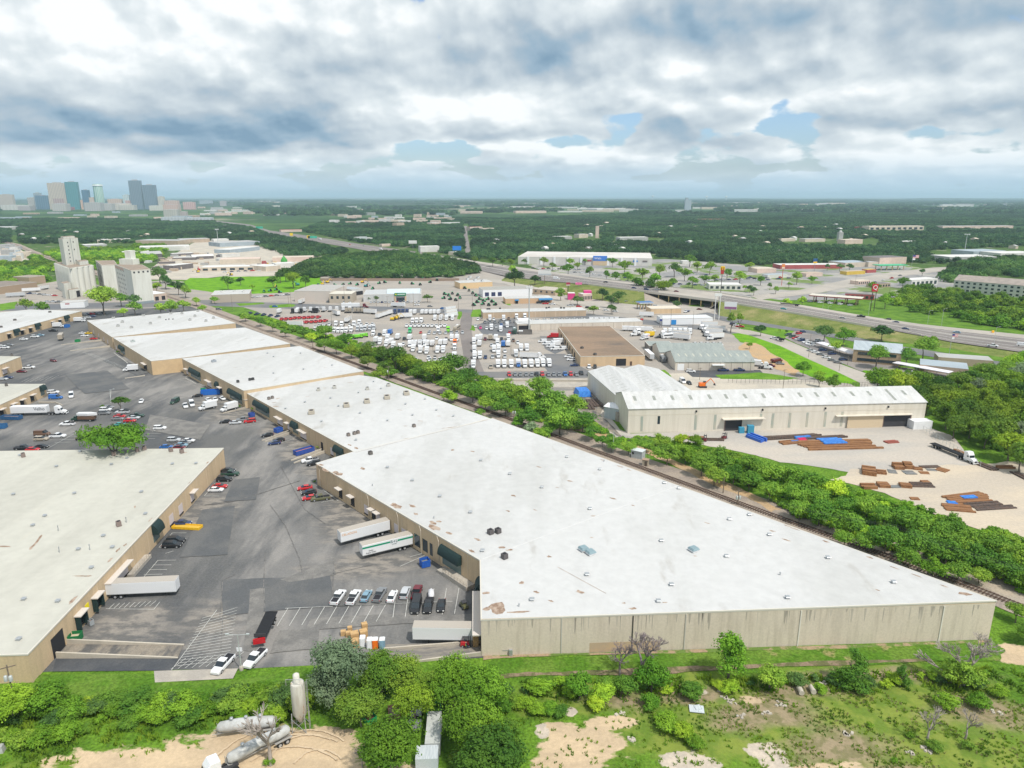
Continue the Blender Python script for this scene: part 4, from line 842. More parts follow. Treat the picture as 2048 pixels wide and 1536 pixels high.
# grass bank from highway edge down to the road below
bank_lo=[(1000,562),(1060,572),(1130,590),(1230,606),(1290,612),(1437,632),(1500,642),(1607,660),(1749,680),(1843,690),(1900,697),(2048,722)]
bank_hi=[L_[10],L_[11],L_[12],L_[13],(L_[13]+L_[14])/2,L_[15],L_[16],L_[17],L_[18],L_[19],L_[20],L_[21]]
mb=MB()
for i in range(len(bank_lo)-1):
 if i==4: continue
 a,b=P(*bank_lo[i]),P(*bank_lo[i+1]); c,d=bank_hi[i],bank_hi[i+1]; k=Vector((0,0,.03))
 mb.face([tuple(a+k),tuple(b+k),tuple(d-k*6),tuple(c-k*6)])
struct('grass_embankment',mb,M_dry,recalc=False)
mb=MB()      # far side bank
for i in range(11,20):
 a,b=U_[i],U_[i+1]; da=Vector((0,14+a.z,0)); mb.face([tuple(a-Vector((0,0,.1))),tuple(b-Vector((0,0,.1))),(b.x,b.y+16,-.2),(a.x,a.y+16,-.2)])
struct('grass_embankment',mb,M_dry,recalc=False)
strip('frontage_lower',[(1280,618),(1366,617),(1455,633),(1517,641),(1600,654),(1700,672),(1780,690),(1850,700),(1960,718),(2100,738)],[(1280,626),(1380,626),(1455,644),(1517,652),(1600,664),(1700,682),(1780,700),(1850,712),(1960,730),(2100,752)],M_fr)
sheet('turnaround',[(1120,598),(1230,598),(1290,607),(1400,614),(1440,622),(1380,630),(1250,628),(1180,616)],M_roadc,rag=.5)
strip('access_road',[(975,557),(1040,562),(1110,588),(1190,622)],[(945,560),(1010,568),(1080,592),(1150,628)],M_roadc)
# cross street beyond the highway
strip('avenue',[(1500,592),(1600,580),(1700,558),(1780,545),(1860,536),(1960,530)],[(1520,600),(1640,586),(1760,562),(1830,549),(1900,541),(2000,535)],M_roadc)
strip('long_straight_street',[(928,452),(927,470),(929,490),(932,512)],[(934,452),(935,470),(939,490),(942,512)],M_road)
bt=thing('highway_bridge','concrete highway bridge on yellowish piers over the underpass','bridge',P(1375,600))
A0,A1=(L_[13]+L_[14])/2,L_[15]; B0,B1=(U_[13]+U_[14])/2,U_[15]
part('deck',MB().loft([[tuple(q+Vector((0,0,z))) for q,z in ((a,-.02),(b,-.02),(b,-1.1),(a,-1.1))] for a,b in ((A0,B0),(A1,B1))]),M_barr,bt)
for k in range(7):
 f=(k+.5)/7; a=A0.lerp(A1,f); b=B0.lerp(B1,f)
 cp=part('pier_cap',MB().tube(a.lerp(b,.02)+Vector((0,0,-1.5)),a.lerp(b,.98)+Vector((0,0,-1.5)),.45,seg=4),M_concp,bt)
 for g_ in (.03,.35,.68,.97):
  c=a.lerp(b,g_); part('pier',MB().tube((c.x,c.y,-.2),(c.x,c.y,5.2),.5,seg=8),mat('yellow_pier',(.52,.40,.16),rough=.9,fine=.1),bt)
mb=MB(); e0,e1=L_[13],(L_[13]+L_[14])/2
part('abutment_slope',MB().face([tuple(P(1282,610)),tuple(P(1338,608)),tuple(A0+Vector((0,0,-1.2))),tuple(L_[13].lerp(A0,.6))]).face([tuple(P(1338,608)),tuple(A0+Vector((0,0,-1.2))),tuple(B0+Vector((0,0,-1.2))),tuple(Vector((B0.x+6,B0.y,0)))]),mat('slope_paving',(.34,.29,.24),fine=.12,fs=.5),bt,recalc=False)
part('abutment_slope',MB().face([tuple(A1+Vector((0,0,-1.2))),tuple(B1+Vector((0,0,-1.2))),(B1.x-7,B1.y,0),(A1.x-7,A1.y,0)]),MATS['slope_paving'],bt,recalc=False)
# railway: rails, sleepers
M_rust=mat('rusty_rail',(.11,.06,.045),(.16,.09,.065),rough=.7,scale=1); M_tie=mat('timber_sleeper',(.085,.06,.05),(.13,.10,.08),rough=.95,scale=2)
rt=thing('railway_track','single rusty railway track curving past the warehouses on brown ballast','railway',P(1180,899))
def offs(p,w): return along(p,w,w)[0]
for w in (-.75,.75):
 q=offs(RW,w); mb=MB()
 for i in range(len(q)-1):
  a,b=q[i],q[i+1]; d=(b-a).normalized(); nn=Vector((d.y,-d.x,0))*.06
  mb.loft([[tuple(p+nn+Vector((0,0,.30))),tuple(p-nn+Vector((0,0,.30))),tuple(p-nn+Vector((0,0,.48))),tuple(p+nn+Vector((0,0,.48)))] for p in (a,b)])
 part('rail',mb,M_rust,rt)
ctr=RW; ties=[];
for i in range(len(ctr)-1):
 a,b=ctr[i],ctr[i+1]; Ld=(b-a).length; d=(b-a)/Ld; k=0.
 while k<Ld: ties.append((a+d*k,math.atan2(d.y,d.x))); k += .8
ties=[t_ for t_ in ties if 60<t_[0].y<420]; ties.sort(key=lambda t_: t_[0].y); tm=MB().box((0,0,.22),(.26,2.6,.22)).mesh('sleeper',[M_tie])
vis=[t_ for t_ in ties if (lambda q: 1920<q[0]<2048)(proj(t_[0].x,t_[0].y))][:98]
for p,a in vis: meshobj('sleeper',tm,rt,p-Vector(rt.location),a)
mb=MB()
for t_ in ties:
 if t_ not in vis: mb.box((t_[0].x,t_[0].y,.22),(.26,2.6,.22),rot=t_[1])
o=part('sleepers',mb,M_tie,rt); o['kind']='stuff'
# --- vegetation
def leafmat(name,c,c2,tr=.16):
 M=mat(name,c,c2,rough=.75,scale=1.3,det=2,lo=.35,hi=.65,trans=tr,spec=.25)
 nt=M.node_tree; n,L,m,vm,ss,noise,mix,comb,ramp=mkn(nt)
 b=nt.nodes['Principled BSDF']; src=b.inputs['Base Color'].links[0].from_socket; oi=n('ShaderNodeObjectInfo')
 f=m('MULTIPLY',m('MULTIPLY_ADD',oi.outputs['Random'],.75,.66),ss(noise(n('ShaderNodeNewGeometry').outputs['Position'],.006,3),.35,.65,.66,1.5)); hue=n('ShaderNodeHueSaturation'); L(src,hue.inputs['Color']); L(f,hue.inputs['Value']); L(m('MULTIPLY_ADD',oi.outputs['Random'],-.045,.52),hue.inputs['Hue'])
 L(hue.outputs[0],b.inputs['Base Color']);
 for q in nt.nodes:
  if q.type=='BSDF_TRANSLUCENT': L(hue.outputs[0],q.inputs[0])
 return M
LG=[leafmat('leaves_fresh',(.21,.39,.028),(.125,.27,.018)),leafmat('leaves_deep',(.11,.24,.026),(.17,.31,.032)),leafmat('leaves_yellow_green',(.27,.43,.03),(.17,.32,.02)),leafmat('leaves_grey_green',(.27,.36,.20),(.19,.27,.14)),leafmat('leaves_dark_oak',(.05,.125,.03),(.085,.18,.04)),leafmat('leaves_suburb',(.035,.095,.035),(.06,.14,.04),.15)]
M_bark=mat('bark',(.13,.105,.085),(.20,.17,.14),rough=.95,scale=3,stretch=(3,3,.5)); M_dead=mat('bare_wood',(.30,.26,.23),(.42,.37,.33),rough=.9,scale=3)
def crownmesh(name,seed,nleaf,leaf,m_,flat=1.,lobes=9,shape='round'):
 r=np.random.RandomState(seed); cs,rs=[],[]
 for i in range(lobes):
  a=2*math.pi*i/lobes+r.uniform(-.4,.4); d=r.uniform(.28,.62) if i<lobes-2 else r.uniform(0,.2)
  z=r.uniform(-.28,.25) if i<lobes-2 else r.uniform(.25,.5)
  if shape=='tall': z=r.uniform(-.8,.9); d *= (1-max(z,0)*.8)
  if shape=='cone': z=-.8+1.8*i/lobes; d=(.5-.42*(z+.8)/1.8)
  cs.append((d*math.cos(a),d*math.sin(a),z*flat)); rs.append(r.uniform(.26,.56)*(1 if shape != 'cone' else (1.15-.6*(z+.8)/1.8)))
 cs=np.array(cs); rs=np.array(rs)
 w=rs ** 2; w /= w.sum(); idx=r.choice(lobes,nleaf,p=w)
 v=r.normal(size=(nleaf,3)); v /= np.linalg.norm(v,axis=1)[:,None]; v[:,2]=np.where(v[:,2]<-.5,-v[:,2],v[:,2])
 rad=rs[idx]*(1-.35*r.rand(nleaf) ** 2)*(1+.24*np.sin(7*v[:,0]+3*idx)*np.cos(6*v[:,1]+idx)+.10*r.normal(size=nleaf))
 p=cs[idx]+v*rad[:,None]*np.array([1,1,.82*flat])
 # clumps: pull leaves toward nearby anchors so gaps open between sprays
 na=max(12,nleaf // 22); an=p[r.choice(nleaf,na)]; ai=r.randint(0,na,nleaf)
 near=np.array([np.argmin(((an-q) ** 2).sum(1)) for q in p]); p=p+(an[near]-p)*(.5*r.rand(nleaf))[:,None]
 nrm=v+r.normal(size=(nleaf,3))*.55+np.array([0,0,.35]); nrm /= np.linalg.norm(nrm,axis=1)[:,None]
 t1=np.cross(nrm,r.normal(size=(nleaf,3))); t1 /= np.linalg.norm(t1,axis=1)[:,None]; t2=np.cross(nrm,t1)
 s=leaf*r.uniform(.55,1.25,nleaf)[:,None]; q=[p-t1*s*.5,p-t2*s*.30+nrm*s*.08,p+t1*s*.5,p+t2*s*.30+nrm*s*.08]
 V=np.stack(q,1).reshape(-1,3)
 # inner mass so that the crown is not see-through everywhere
 core=bmesh.new();
 for c,rr_ in zip(cs,rs):
  g_=bmesh.ops.create_icosphere(core,subdivisions=1,radius=rr_*.55)
  for x in g_['verts']: x.co=Vector((x.co.x,x.co.y,x.co.z*.8*flat))*(1+.2*math.sin(5*x.co.x+9*x.co.y))+Vector(c)
 cv=[tuple(x.co) for x in core.verts]; cf=[[x.index for x in f.verts] for f in core.faces]; core.free()
 n0=len(V); me=bpy.data.meshes.new(name)
 me.from_pydata([tuple(x) for x in V]+cv,[],[[4*i,4*i+1,4*i+2,4*i+3] for i in range(nleaf)]+[[n0+k for k in f] for f in cf])
 me.materials.append(m_); me.update(); return me
def trunkmesh(name,seed,m_,bare=False,levels=2,spread=.6):
 r=random.Random(seed); mb=MB()
 def br(p,d,l,rad,lev):
  q=p+d*l; mid=p+d*l*.5+Vector((r.uniform(-1,1),r.uniform(-1,1),0))*l*.06
  mb.tube(p,mid,rad,rad*.85,5 if lev else 6,cap=False); mb.tube(mid,q,rad*.85,rad*.62,5 if lev else 6,cap=False)
  if lev<levels:
   for k in range((r.choice((3,4)) if lev<2 else 4 if bare else 3)):
    a=r.uniform(0,6.28) ; nd=(d+Vector((math.cos(a),math.sin(a),r.uniform(-.1,.35)))*spread*r.uniform(.7,1.3)).normalized()
    br(q if k else mid.lerp(q,.9),nd,l*r.uniform(.55,.8),rad*(.62 if bare else .55),lev+1)
 br(Vector((0,0,0)),Vector((r.uniform(-.08,.08),r.uniform(-.08,.08),1)).normalized(),.55 if not bare else .30,.055 if not bare else .028,0)
 return mb.mesh(name,[m_],recalc=False)
TR=[trunkmesh('trunk',40+i,M_bark) for i in range(3)]
_cm={}
def crown(lod,shape,col,var):
 k=(lod,shape,col,var)
 if k not in _cm:
  nl,lf={0: (7000,.075),1: (3000,.115),2: (800,.21),3: (230,.38)}[lod]
  _cm[k]=crownmesh('crown',hash((lod,var,len(shape))) % 9999 if False else 17*lod+131*var+7*len(shape)+1,nl,lf,LG[col],{'round': .9,'flat': .55,'tall': 1.0,'cone': 1.2,'bush': .75}[shape],lobes={0: 17,1: 13,2: 9,3: 6}[lod],shape=shape)
 return _cm[k]
TN=[0]
def tree(cx,cy,wpx,label,group=None,shape='round',col=0,trunk=.25,hr=None,name='tree',cat='tree',base=False):
 """cx, cy: photo pixel of the crown's middle (or of the foot when base), wpx: crown width in photo pixels"""
 r=random.Random(int(cx*7+cy*13)); TN[0] += 1
 hf={'round': .9,'flat': .6,'tall': 1.35,'cone': 1.5,'bush': .7}[shape]
 rad=wpx*pxm(cx,cy)*.5;
 for _ in range(3):
  h=rad*hf*(hr or 1.); zc=h*.95+rad*2*trunk; q=P(cx,cy,0 if base else zc); rad=wpx*.5*((q.y*CP-(q.z-HC)*SP)/F)
 R0=rad/1.10; t=thing(name,label,cat,(q.x,q.y,0),group)
 lod=0 if wpx>95 else 1 if wpx>38 else 2 if wpx>17 else 3
 c=meshobj('crown' if cat != 'shrub' else 'foliage',crown(lod,shape,col,r.randint(0,2)),t,(0,0,zc),r.uniform(0,6.28)); s=r.uniform(.82,1.2); c.scale=(R0*s,R0/s,R0*(hr or 1.))
 if trunk>.04 or cat=='tree':
  k=meshobj('trunk',r.choice(TR),t,(0,0,-.1),r.uniform(0,6)); hh=zc*1.05; k.scale=(hh*.8,hh*.8,hh*.9)
 return t
def row(lst,what,where,group,**kw):
 lst=sorted(lst,key=lambda e: e[0])
 for i,e in enumerate(lst):
  k=dict(kw); wm=k.pop('wm',1.); k['col']=e[3] if len(e)>3 else kw.get('col',0)
  if 'belt' in where or 'steel yard' in where or 'wood right' in where: k['col']=1 if int(e[0]) % 5==0 else 2 if int(e[0]) % 5==2 else k['col']
  if len(e)>4: k['shape']=e[4]
  look={0: 'fresh green',1: 'deep green',2: 'yellow-green',3: 'grey-green',4: 'dark green'}[k['col']]
  size='big' if e[2] >= 75 else 'small' if e[2]<45 else 'middling'
  tree(e[0],e[1],e[2]*wm,f'{size} {look} {what}, {ordn(i)} from the left {where}',group,**k)
belt1=[(490,632,26,0),(520,642,26,2),(545,652,28,0),(570,664,24,2),(583,655,20,1),(605,663,34,1),(622,673,28,0),(650,662,44,1),(648,688,40,1),(690,676,34,1),(672,692,40,0),(702,700,40,2),(735,698,44,0),(738,692,36,3),(765,705,46,1),(790,712,70,1),(812,722,56,0),(770,735,40,0),(735,722,40,2),(760,745,40,0),(835,742,40,0),(868,738,66,1),(900,728,74,1),(935,750,56,0),(905,762,60,1),(945,780,60,0),(975,772,50,2),(990,796,60,1),(1015,775,62,0),(1045,788,66,1),(1010,808,60,1),(1080,772,70,2),(1100,800,84,0),(1058,830,60,1),(1120,835,84,1),(1150,805,60,0),(1165,840,60,0),(1185,862,46,1),(1205,880,38,0),(1095,855,46,1),(970,805,46,2)]
row(belt1,'tree','in the belt behind the railway','trees in the belt behind the railway',trunk=.03,wm=1.0,hr=.95)
row([(898,790,46,2),(1035,843,38,0),(1062,853,42,3),(1083,864,40,1),(785,746,30,0),(960,824,26,1)],'shrub','between warehouse roof and rails','shrubs growing between warehouse and rails',shape='bush',trunk=.02,name='shrub',cat='shrub')
belt2=[(1225,885,44,0),(1258,893,40,1),(1290,890,40,0),(1320,880,46,1),(1335,905,66,0),(1362,878,36,1),(1372,905,56,0),(1392,880,40,2),(1405,925,70,0),(1440,915,74,0),(1430,950,60,1),(1468,945,60,1),(1500,925,50,0),(1500,958,60,1),(1540,945,74,0),(1540,980,60,1),(1585,950,66,0),(1590,985,70,1),(1630,962,70,3),(1640,995,60,0),(1672,975,64,0),(1600,1018,60,1),(1640,1022,80,2),(1690,1010,56,1),(1700,1045,80,2),(1735,1010,66,0),(1770,1030,70,2),(1775,1075,86,0),(1805,1040,60,0),(1835,1045,84,2),(1840,1085,84,0),(1880,1065,76,2),(1905,1045,66,0),(1895,1100,84,0),(1935,1080,76,2),(1955,1110,84,0),(1990,1085,70,1),(2010,1130,84,0),(1740,1080,66,0),(1690,1075,50,2),(1820,1115,64,2),(1868,1132,64,0),(1920,1140,64,1),(2045,1110,76,1),(2055,1160,70,0),(1960,1150,50,0)]
row(belt2,'tree','between rails and steel yard','trees between the rails and the steel yard',trunk=.02,wm=1.0,hr=.95)
def scatter(poly,n_,wr,seed,cols,mind=.55,edge=0):
 r=random.Random(seed); out=[]; xs=[p[0] for p in poly]; ys=[p[1] for p in poly]; t_=0
 def inside(x,y):
  c=False; j=len(poly)-1
  for i in range(len(poly)):
   if (poly[i][1]>y) != (poly[j][1]>y) and x<(poly[j][0]-poly[i][0])*(y-poly[i][1])/(poly[j][1]-poly[i][1])+poly[i][0]: c=not c
   j=i
  return c
 while len(out)<n_ and t_<n_*400:
  t_ += 1; x,y=r.uniform(min(xs),max(xs)),r.uniform(min(ys),max(ys))
  if not inside(x,y): continue
  k=(y-392)/400.; w=r.uniform(*wr)*(k if k else 1)
  if any((x-o[0]) ** 2+((y-o[1])*1.9) ** 2<((w+o[2])/2*mind) ** 2 for o in out): continue
  out.append((round(x),round(y),round(w,1),r.choice(cols)))
 return out
wood=scatter([(1730,748),(1800,752),(1900,770),(1960,745),(2060,710),(2100,915),(2048,912),(1990,885),(1910,850),(1868,825),(1850,800),(1825,770),(1735,765)],74,(48,66),11,[0,0,1,2,2,3])
row(wood,'tree','in the wood right of the hall','trees of the wood right of the steel hall',trunk=.04,wm=1.1)
row([(203,592,70,1),(240,595,34,1),(268,597,30,4),(268,612,34,1),(340,612,44,1),(365,608,30,1),(320,615,34,1),(50,607,36,1),(85,613,36,1),(330,560,34,4),(318,545,40,4),(355,572,34,4),(370,580,30,1),(392,600,22,1),(312,572,26,0),(246,622,22,0),(405,615,20,0),(455,562,34,1),(480,560,20,4),(545,560,30,1),(570,545,34,1),(585,555,40,0),(610,560,30,0),(505,573,16,0),(428,598,18,0)],'tree','about the mill and street','street trees about the mill',trunk=.12)
row([(855,594,26,4,'flat'),(738,598,10,4),(752,597,14,4),(762,596,10,4),(1030,550,44,4),(1070,557,26,4),(1025,540,30,1),(1122,583,24,1,'tall'),(1155,598,30,4,'flat'),(1205,585,30,4),(1237,591,30,4),(1222,600,30,4),(1223,615,24,4),(1187,617,22,1),(1353,607,22,4),(1463,643,30,1,'tall'),(1480,640,24,0,'tall'),(1522,657,28,4),(1560,661,9,1),(1573,663,9,4),(1650,662,44,4),(1690,668,44,0),(1672,690,30,1),(1765,660,56,4,'flat'),(1755,706,56,1),(1815,708,44,1),(1850,690,56,1),(1865,680,30,2),(1668,762,44,1),(1640,758,30,1),(1608,734,40,0,'bush'),(1500,690,16,1),(1640,748,24,0,'bush'),(1795,742,18,1),(1815,744,18,1),(1838,748,20,1)],'tree','around the shops and offices','trees around the shops and offices',trunk=.14)
row([(950,518,20,1),(985,520,24,1),(1005,524,16,0),(1022,524,20,2),(1050,522,16,1),(1088,520,22,2),(1105,530,20,1),(1136,535,28,0),(1155,530,18,1),(1140,522,20,0),(1170,522,14,1),(1180,541,28,1),(1225,522,22,1),(1250,530,30,0),(1213,548,24,1),(1232,550,26,1),(1255,552,30,0),(1285,545,30,1),(1310,555,34,0),(1275,565,34,0),(1300,568,36,1),(1330,572,40,0),(1345,565,30,0),(1320,538,30,1),(1350,535,34,1),(1370,545,30,0),(1395,530,26,1),(1385,560,28,1),(1410,557,22,1),(1430,555,24,1),(1455,545,26,1),(1480,550,30,0),(1500,530,22,1),(1380,517,30,1),(1420,532,30,0),(1522,558,22,1),(1595,552,30,1),(1578,568,16,1),(1625,558,18,0),(1490,575,14,0),(1500,575,18,4),(1540,571,16,4),(1552,578,18,1),(1508,580,20,4),(1700,532,18,4),(1680,532,18,4),(1655,533,16,4),(1845,543,16,4),(1807,562,26,0),(1745,570,26,0),(1756,573,18,1),(1605,600,28,0,'bush'),(1575,604,26,2,'bush'),(1378,568,12,0)],'tree','along the highway shops','trees beside the highway shops',trunk=.15)
# foreground trees and shrubs
for a in [(682,1326,158,'grey-green feathery tree overhanging the dock lane near the stacked crates','round',3,.15,1.0),(655,1370,110,'grey-green lower tree just right of the cement silo','round',3,.08,.9),(760,1340,120,'mixed green tree right of the feathery grey-green one','round',1,.1,1.),(800,1345,105,'deep green tree beside the portable toilets','round',1,.12,1.),(720,1410,130,'dark tangled tree above the rusty wrecks','round',1,.05,.8),(830,1400,120,'tree standing right over the old white lorry cab','round',0,.1,1.),
  (905,1360,138,'bright drooping tree next to the left corner of the long concrete wall','round',0,.12,.95),(960,1380,140,'light green tree beyond the white container, upper of the right cluster','round',0,.1,1.),(950,1450,150,'big green tree right of the white container','round',0,.1,1.),(985,1510,170,'dark green tree at the bottom edge right of the container','round',1,.08,1.),
  (775,1490,165,'round soft green tree at the bottom left of the white container','round',0,.1,.95),(1462,1308,95,'tall fresh green tree alone in front of the long concrete wall','tall',0,.12,.9),(1708,1330,82,'dense dark conical bush tree in front of the wall','cone',1,.05,.8),(1805,1348,46,'small dense green tree right of the conical bush tree','cone',1,.05,.8),(1305,1345,84,'green tree growing through the bare grey branches','round',0,.08,1.1),(1160,1365,76,'green bushy tree left of the bare grey tree','round',0,.05,1.),(1540,1352,72,'green bushy tree right of the tall wall tree','round',1,.05,.9),(1250,1368,60,'green bush at the left foot of the bare grey tree','round',1,.03,.9),
  (1925,1345,90,'green tree tangled with the fallen dead limbs','round',1,.06,.9),(20,1405,110,'leafy tree at the left edge below the warehouse corner','round',0,.06,.9),(95,1390,90,'leafy tree beside the corner of the left warehouse','round',0,.06,.9),(2035,1222,50,'green tree at the right edge beside the rails','round',1,.1,1.),(2060,1260,60,'lower green tree at the right edge below the rails','round',1,.1,1.)]:
 tree(a[0],a[1],a[2],a[3],'foreground trees by the depot wall',shape=a[4],col=a[5],trunk=a[6],hr=a[7])
rs=random.Random(21); sh=[]
for i in range(30): x=10+i*21; sh.append((x+rs.uniform(-6,6),1395+30*math.sin(i*.35+2.3)*.4+(14 if x<200 else 0)+rs.uniform(-5,5)+(12 if 120<x<300 else 0),rs.uniform(36,92),rs.choice([0,4,1,2,1])))
for i in range(20): x=-10+i*30+rs.uniform(-12,12); sh.append((x,1428+rs.uniform(-12,14)-(8 if x>400 else 0),rs.uniform(28,74),rs.choice([0,1,2,4])))
for i in range(7): x=-10+i*30; sh.append((x,1460+rs.uniform(-8,8)+max(0,24-i*5),rs.uniform(40,76),rs.choice([0,1,2])))
row(sh,'shrub','of the lower left thicket','shrubs of the lower left thicket',shape='bush',trunk=.0,name='shrub',cat='shrub',hr=.8)
sh=[(1020+i*29+rs.uniform(-13,13),1380-i*.75+rs.uniform(-11,10),rs.uniform(18,66),rs.choice([0,1,2,4])) for i in range(34)]+[(1010+i*22,1405+i*2+rs.uniform(-6,6),rs.uniform(36,56),rs.choice([0,1])) for i in range(6)]+[(1300,1400,60,0),(1335,1440,70,0),(1370,1460,60,2),(1390,1480,50,2),(1020,1450,50,1),(1030,1490,46,1),(1190,1405,50,2),(1890,1400,60,0),(1960,1400,60,0),(1740,1450,20,2),(1870,1490,44,1),(1935,1490,36,1),(1820,1470,24,2),(1640,1375,40,0),(2000,1380,50,0),(540,1522,30,0),(1790,1520,20,0)]
row(sh,'shrub','along the weedy lower right slope','shrubs along the weedy slope',shape='bush',trunk=.0,name='shrub',cat='shrub',hr=.8)
row([(310,742,8,4,'cone'),(350,738,9,4,'cone'),(235,704,9,1),(380,747,7,1),(478,812,9,0),(506,816,13,0),(635,895,10,2),(205,804+8,12,1),(630,963,9,0)],'shrub','clipped against the depot walls','clipped shrubs at the depot walls',shape='bush',trunk=0.,name='shrub',cat='shrub')
tree(240,800,40,'small umbrella shaped tree in the middle of the depot yard','yard trees of the depot','flat',1,.35); tree(226,876,140,'wide spreading yard tree half hidden behind the near warehouse roof','yard trees of the depot','flat',0,.22)
# dead and bare trees
def deadtree(bx_,by_,hpx,label,seed,lev=4,spread=.55,m_=M_dead,lean=(0,0),sq=1.):
 q=P(bx_,by_); h=hpx*pxm(bx_,by_)*1.15; me=trunkmesh('branches',seed,m_,True,lev,spread)
 t=thing('bare_tree',label,'tree',(q.x,q.y,0),'bare trees'); o=meshobj('branches',me,t); o.scale=(h*sq,h*sq,h); o.rotation_euler=(lean[0],lean[1],seed)
 return t
deadtree(1280,1362,105,'bare grey-purple tree against the middle of the long concrete wall',3,5,.5,mat('purple_grey_twigs',(.25,.21,.21),rough=.9),sq=1.2)
deadtree(1240,1350,70,'smaller bare grey-purple tree left of the bare one at the wall',13,5,.5,MATS['purple_grey_twigs'],sq=1.3)
deadtree(1925,1370,110,'dead grey tree with sprawling limbs near the right end of the wall',8,5,.7,sq=1.2)
deadtree(1905,1365,90,'fallen dead limbs reaching left from the dead grey tree',5,3,.5,lean=(.3,-1.05),sq=1.)
deadtree(1853,1485,80,'thin leafless tree in the weedy slope, left of two',6,4,.45); deadtree(1930,1478,70,'thin leafless tree in the weedy slope, right of two',9,4,.5)
deadtree(542,1530,130,'bare tree standing in the dirt lot before the white tankers',4,4,.5,sq=1.1); deadtree(725,1535,50,'small leafless sapling at the edge of the dirt lot',10,3,.4)
# weeds: uncountable tufts over the rough ground
def tufts(name,label,polys,dens,hgt,m_,seed,wmul=1.):
 r=np.random.RandomState(seed); vs,fs=[],[]
 for poly in polys:
  q=px(poly); ar=abs(area(q)); n_=int(ar*dens); xs=[p.x for p in q]; ys=[p.y for p in q]; c_=0
  while c_<n_:
   x,y=r.uniform(min(xs),max(xs)),r.uniform(min(ys),max(ys)); c=False; j=len(q)-1
   for i in range(len(q)):
    if (q[i].y>y) != (q[j].y>y) and x<(q[j].x-q[i].x)*(y-q[i].y)/(q[j].y-q[i].y)+q[i].x: c=not c
    j=i
   c_ += 1
   if not c: continue
   if math.sin(x*.35+1)*math.cos(y*.42)+.6*math.sin(x*.9+y*.7)<-.5+r.rand()*.6: continue
   for k in range(7):
    a=r.uniform(0,6.28); hh=hgt*r.uniform(.5,1.3); w=hgt*.28*wmul; dx,dy=math.cos(a),math.sin(a); o=(x+r.normal()*hgt*.4,y+r.normal()*hgt*.4); e=hh*.55
    b=len(vs); vs += [(o[0]-dy*w,o[1]+dx*w,0),(o[0]+dy*w,o[1]-dx*w,0),(o[0]+dx*e+dy*w*.4,o[1]+dy*e-dx*w*.4,hh),(o[0]+dx*e-dy*w*.4,o[1]+dy*e+dx*w*.4,hh)]; fs.append((b,b+1,b+2,b+3))
 me=bpy.data.meshes.new(name); me.from_pydata(vs,[],fs); me.materials.append(m_); me.update()
 o=bpy.data.objects.new(name,me); COL.objects.link(o); tag(o,label,'weeds',kind='stuff')
WG=[mat('weed_blades',(.17,.31,.022),(.24,.36,.03),rough=.9,scale=.25,det=4,trans=.45,c3=(.09,.19,.014),s3=.12,c3lo=.5,c3hi=.62),mat('dry_weed_blades',(.30,.32,.10),(.40,.36,.18),rough=.9,scale=.3,det=4,trans=.45,c3=(.12,.15,.04),s3=.15)]
tufts('weeds','green weeds and tall grass on the rough slope below the wall',[[(1000,1375),(1990,1345),(2100,1400),(2100,1540),(1480,1540),(1420,1500),(1330,1490),(1290,1430),(1180,1420),(1060,1440),(1020,1540),(960,1540),(980,1420)],[(-60,1420),(400,1425),(610,1400),(600,1445),(430,1452),(300,1475),(150,1500),(40,1540),(-60,1560)]],2.4,.30,WG[0],3)
tufts('tall_grass','tall bright grass and vines between thicket and dirt lot',[[(-60,1405),(300,1410),(620,1400),(600,1448),(430,1455),(320,1482),(200,1505),(60,1552),(-60,1575)],[(1000,1362),(1500,1352),(1990,1336),(2080,1350),(2080,1385),(1500,1385),(1010,1400)]],2.2,.62,WG[0],6)
tufts('sand_weeds','sparse weeds breaking up the bare sandy patches',[[(1050,1425),(1300,1420),(1480,1480),(1480,1560),(1050,1560)],[(100,1480),(420,1455),(420,1490),(100,1540)]],.75,.34,WG[0],7)
tufts('dry_weeds','dry brownish weeds mixed over the rough slope',[[(1100,1400),(1600,1380),(2060,1390),(2100,1540),(1600,1540),(1400,1430),(1250,1415),(1100,1440)]],1.5,.26,WG[1],4)
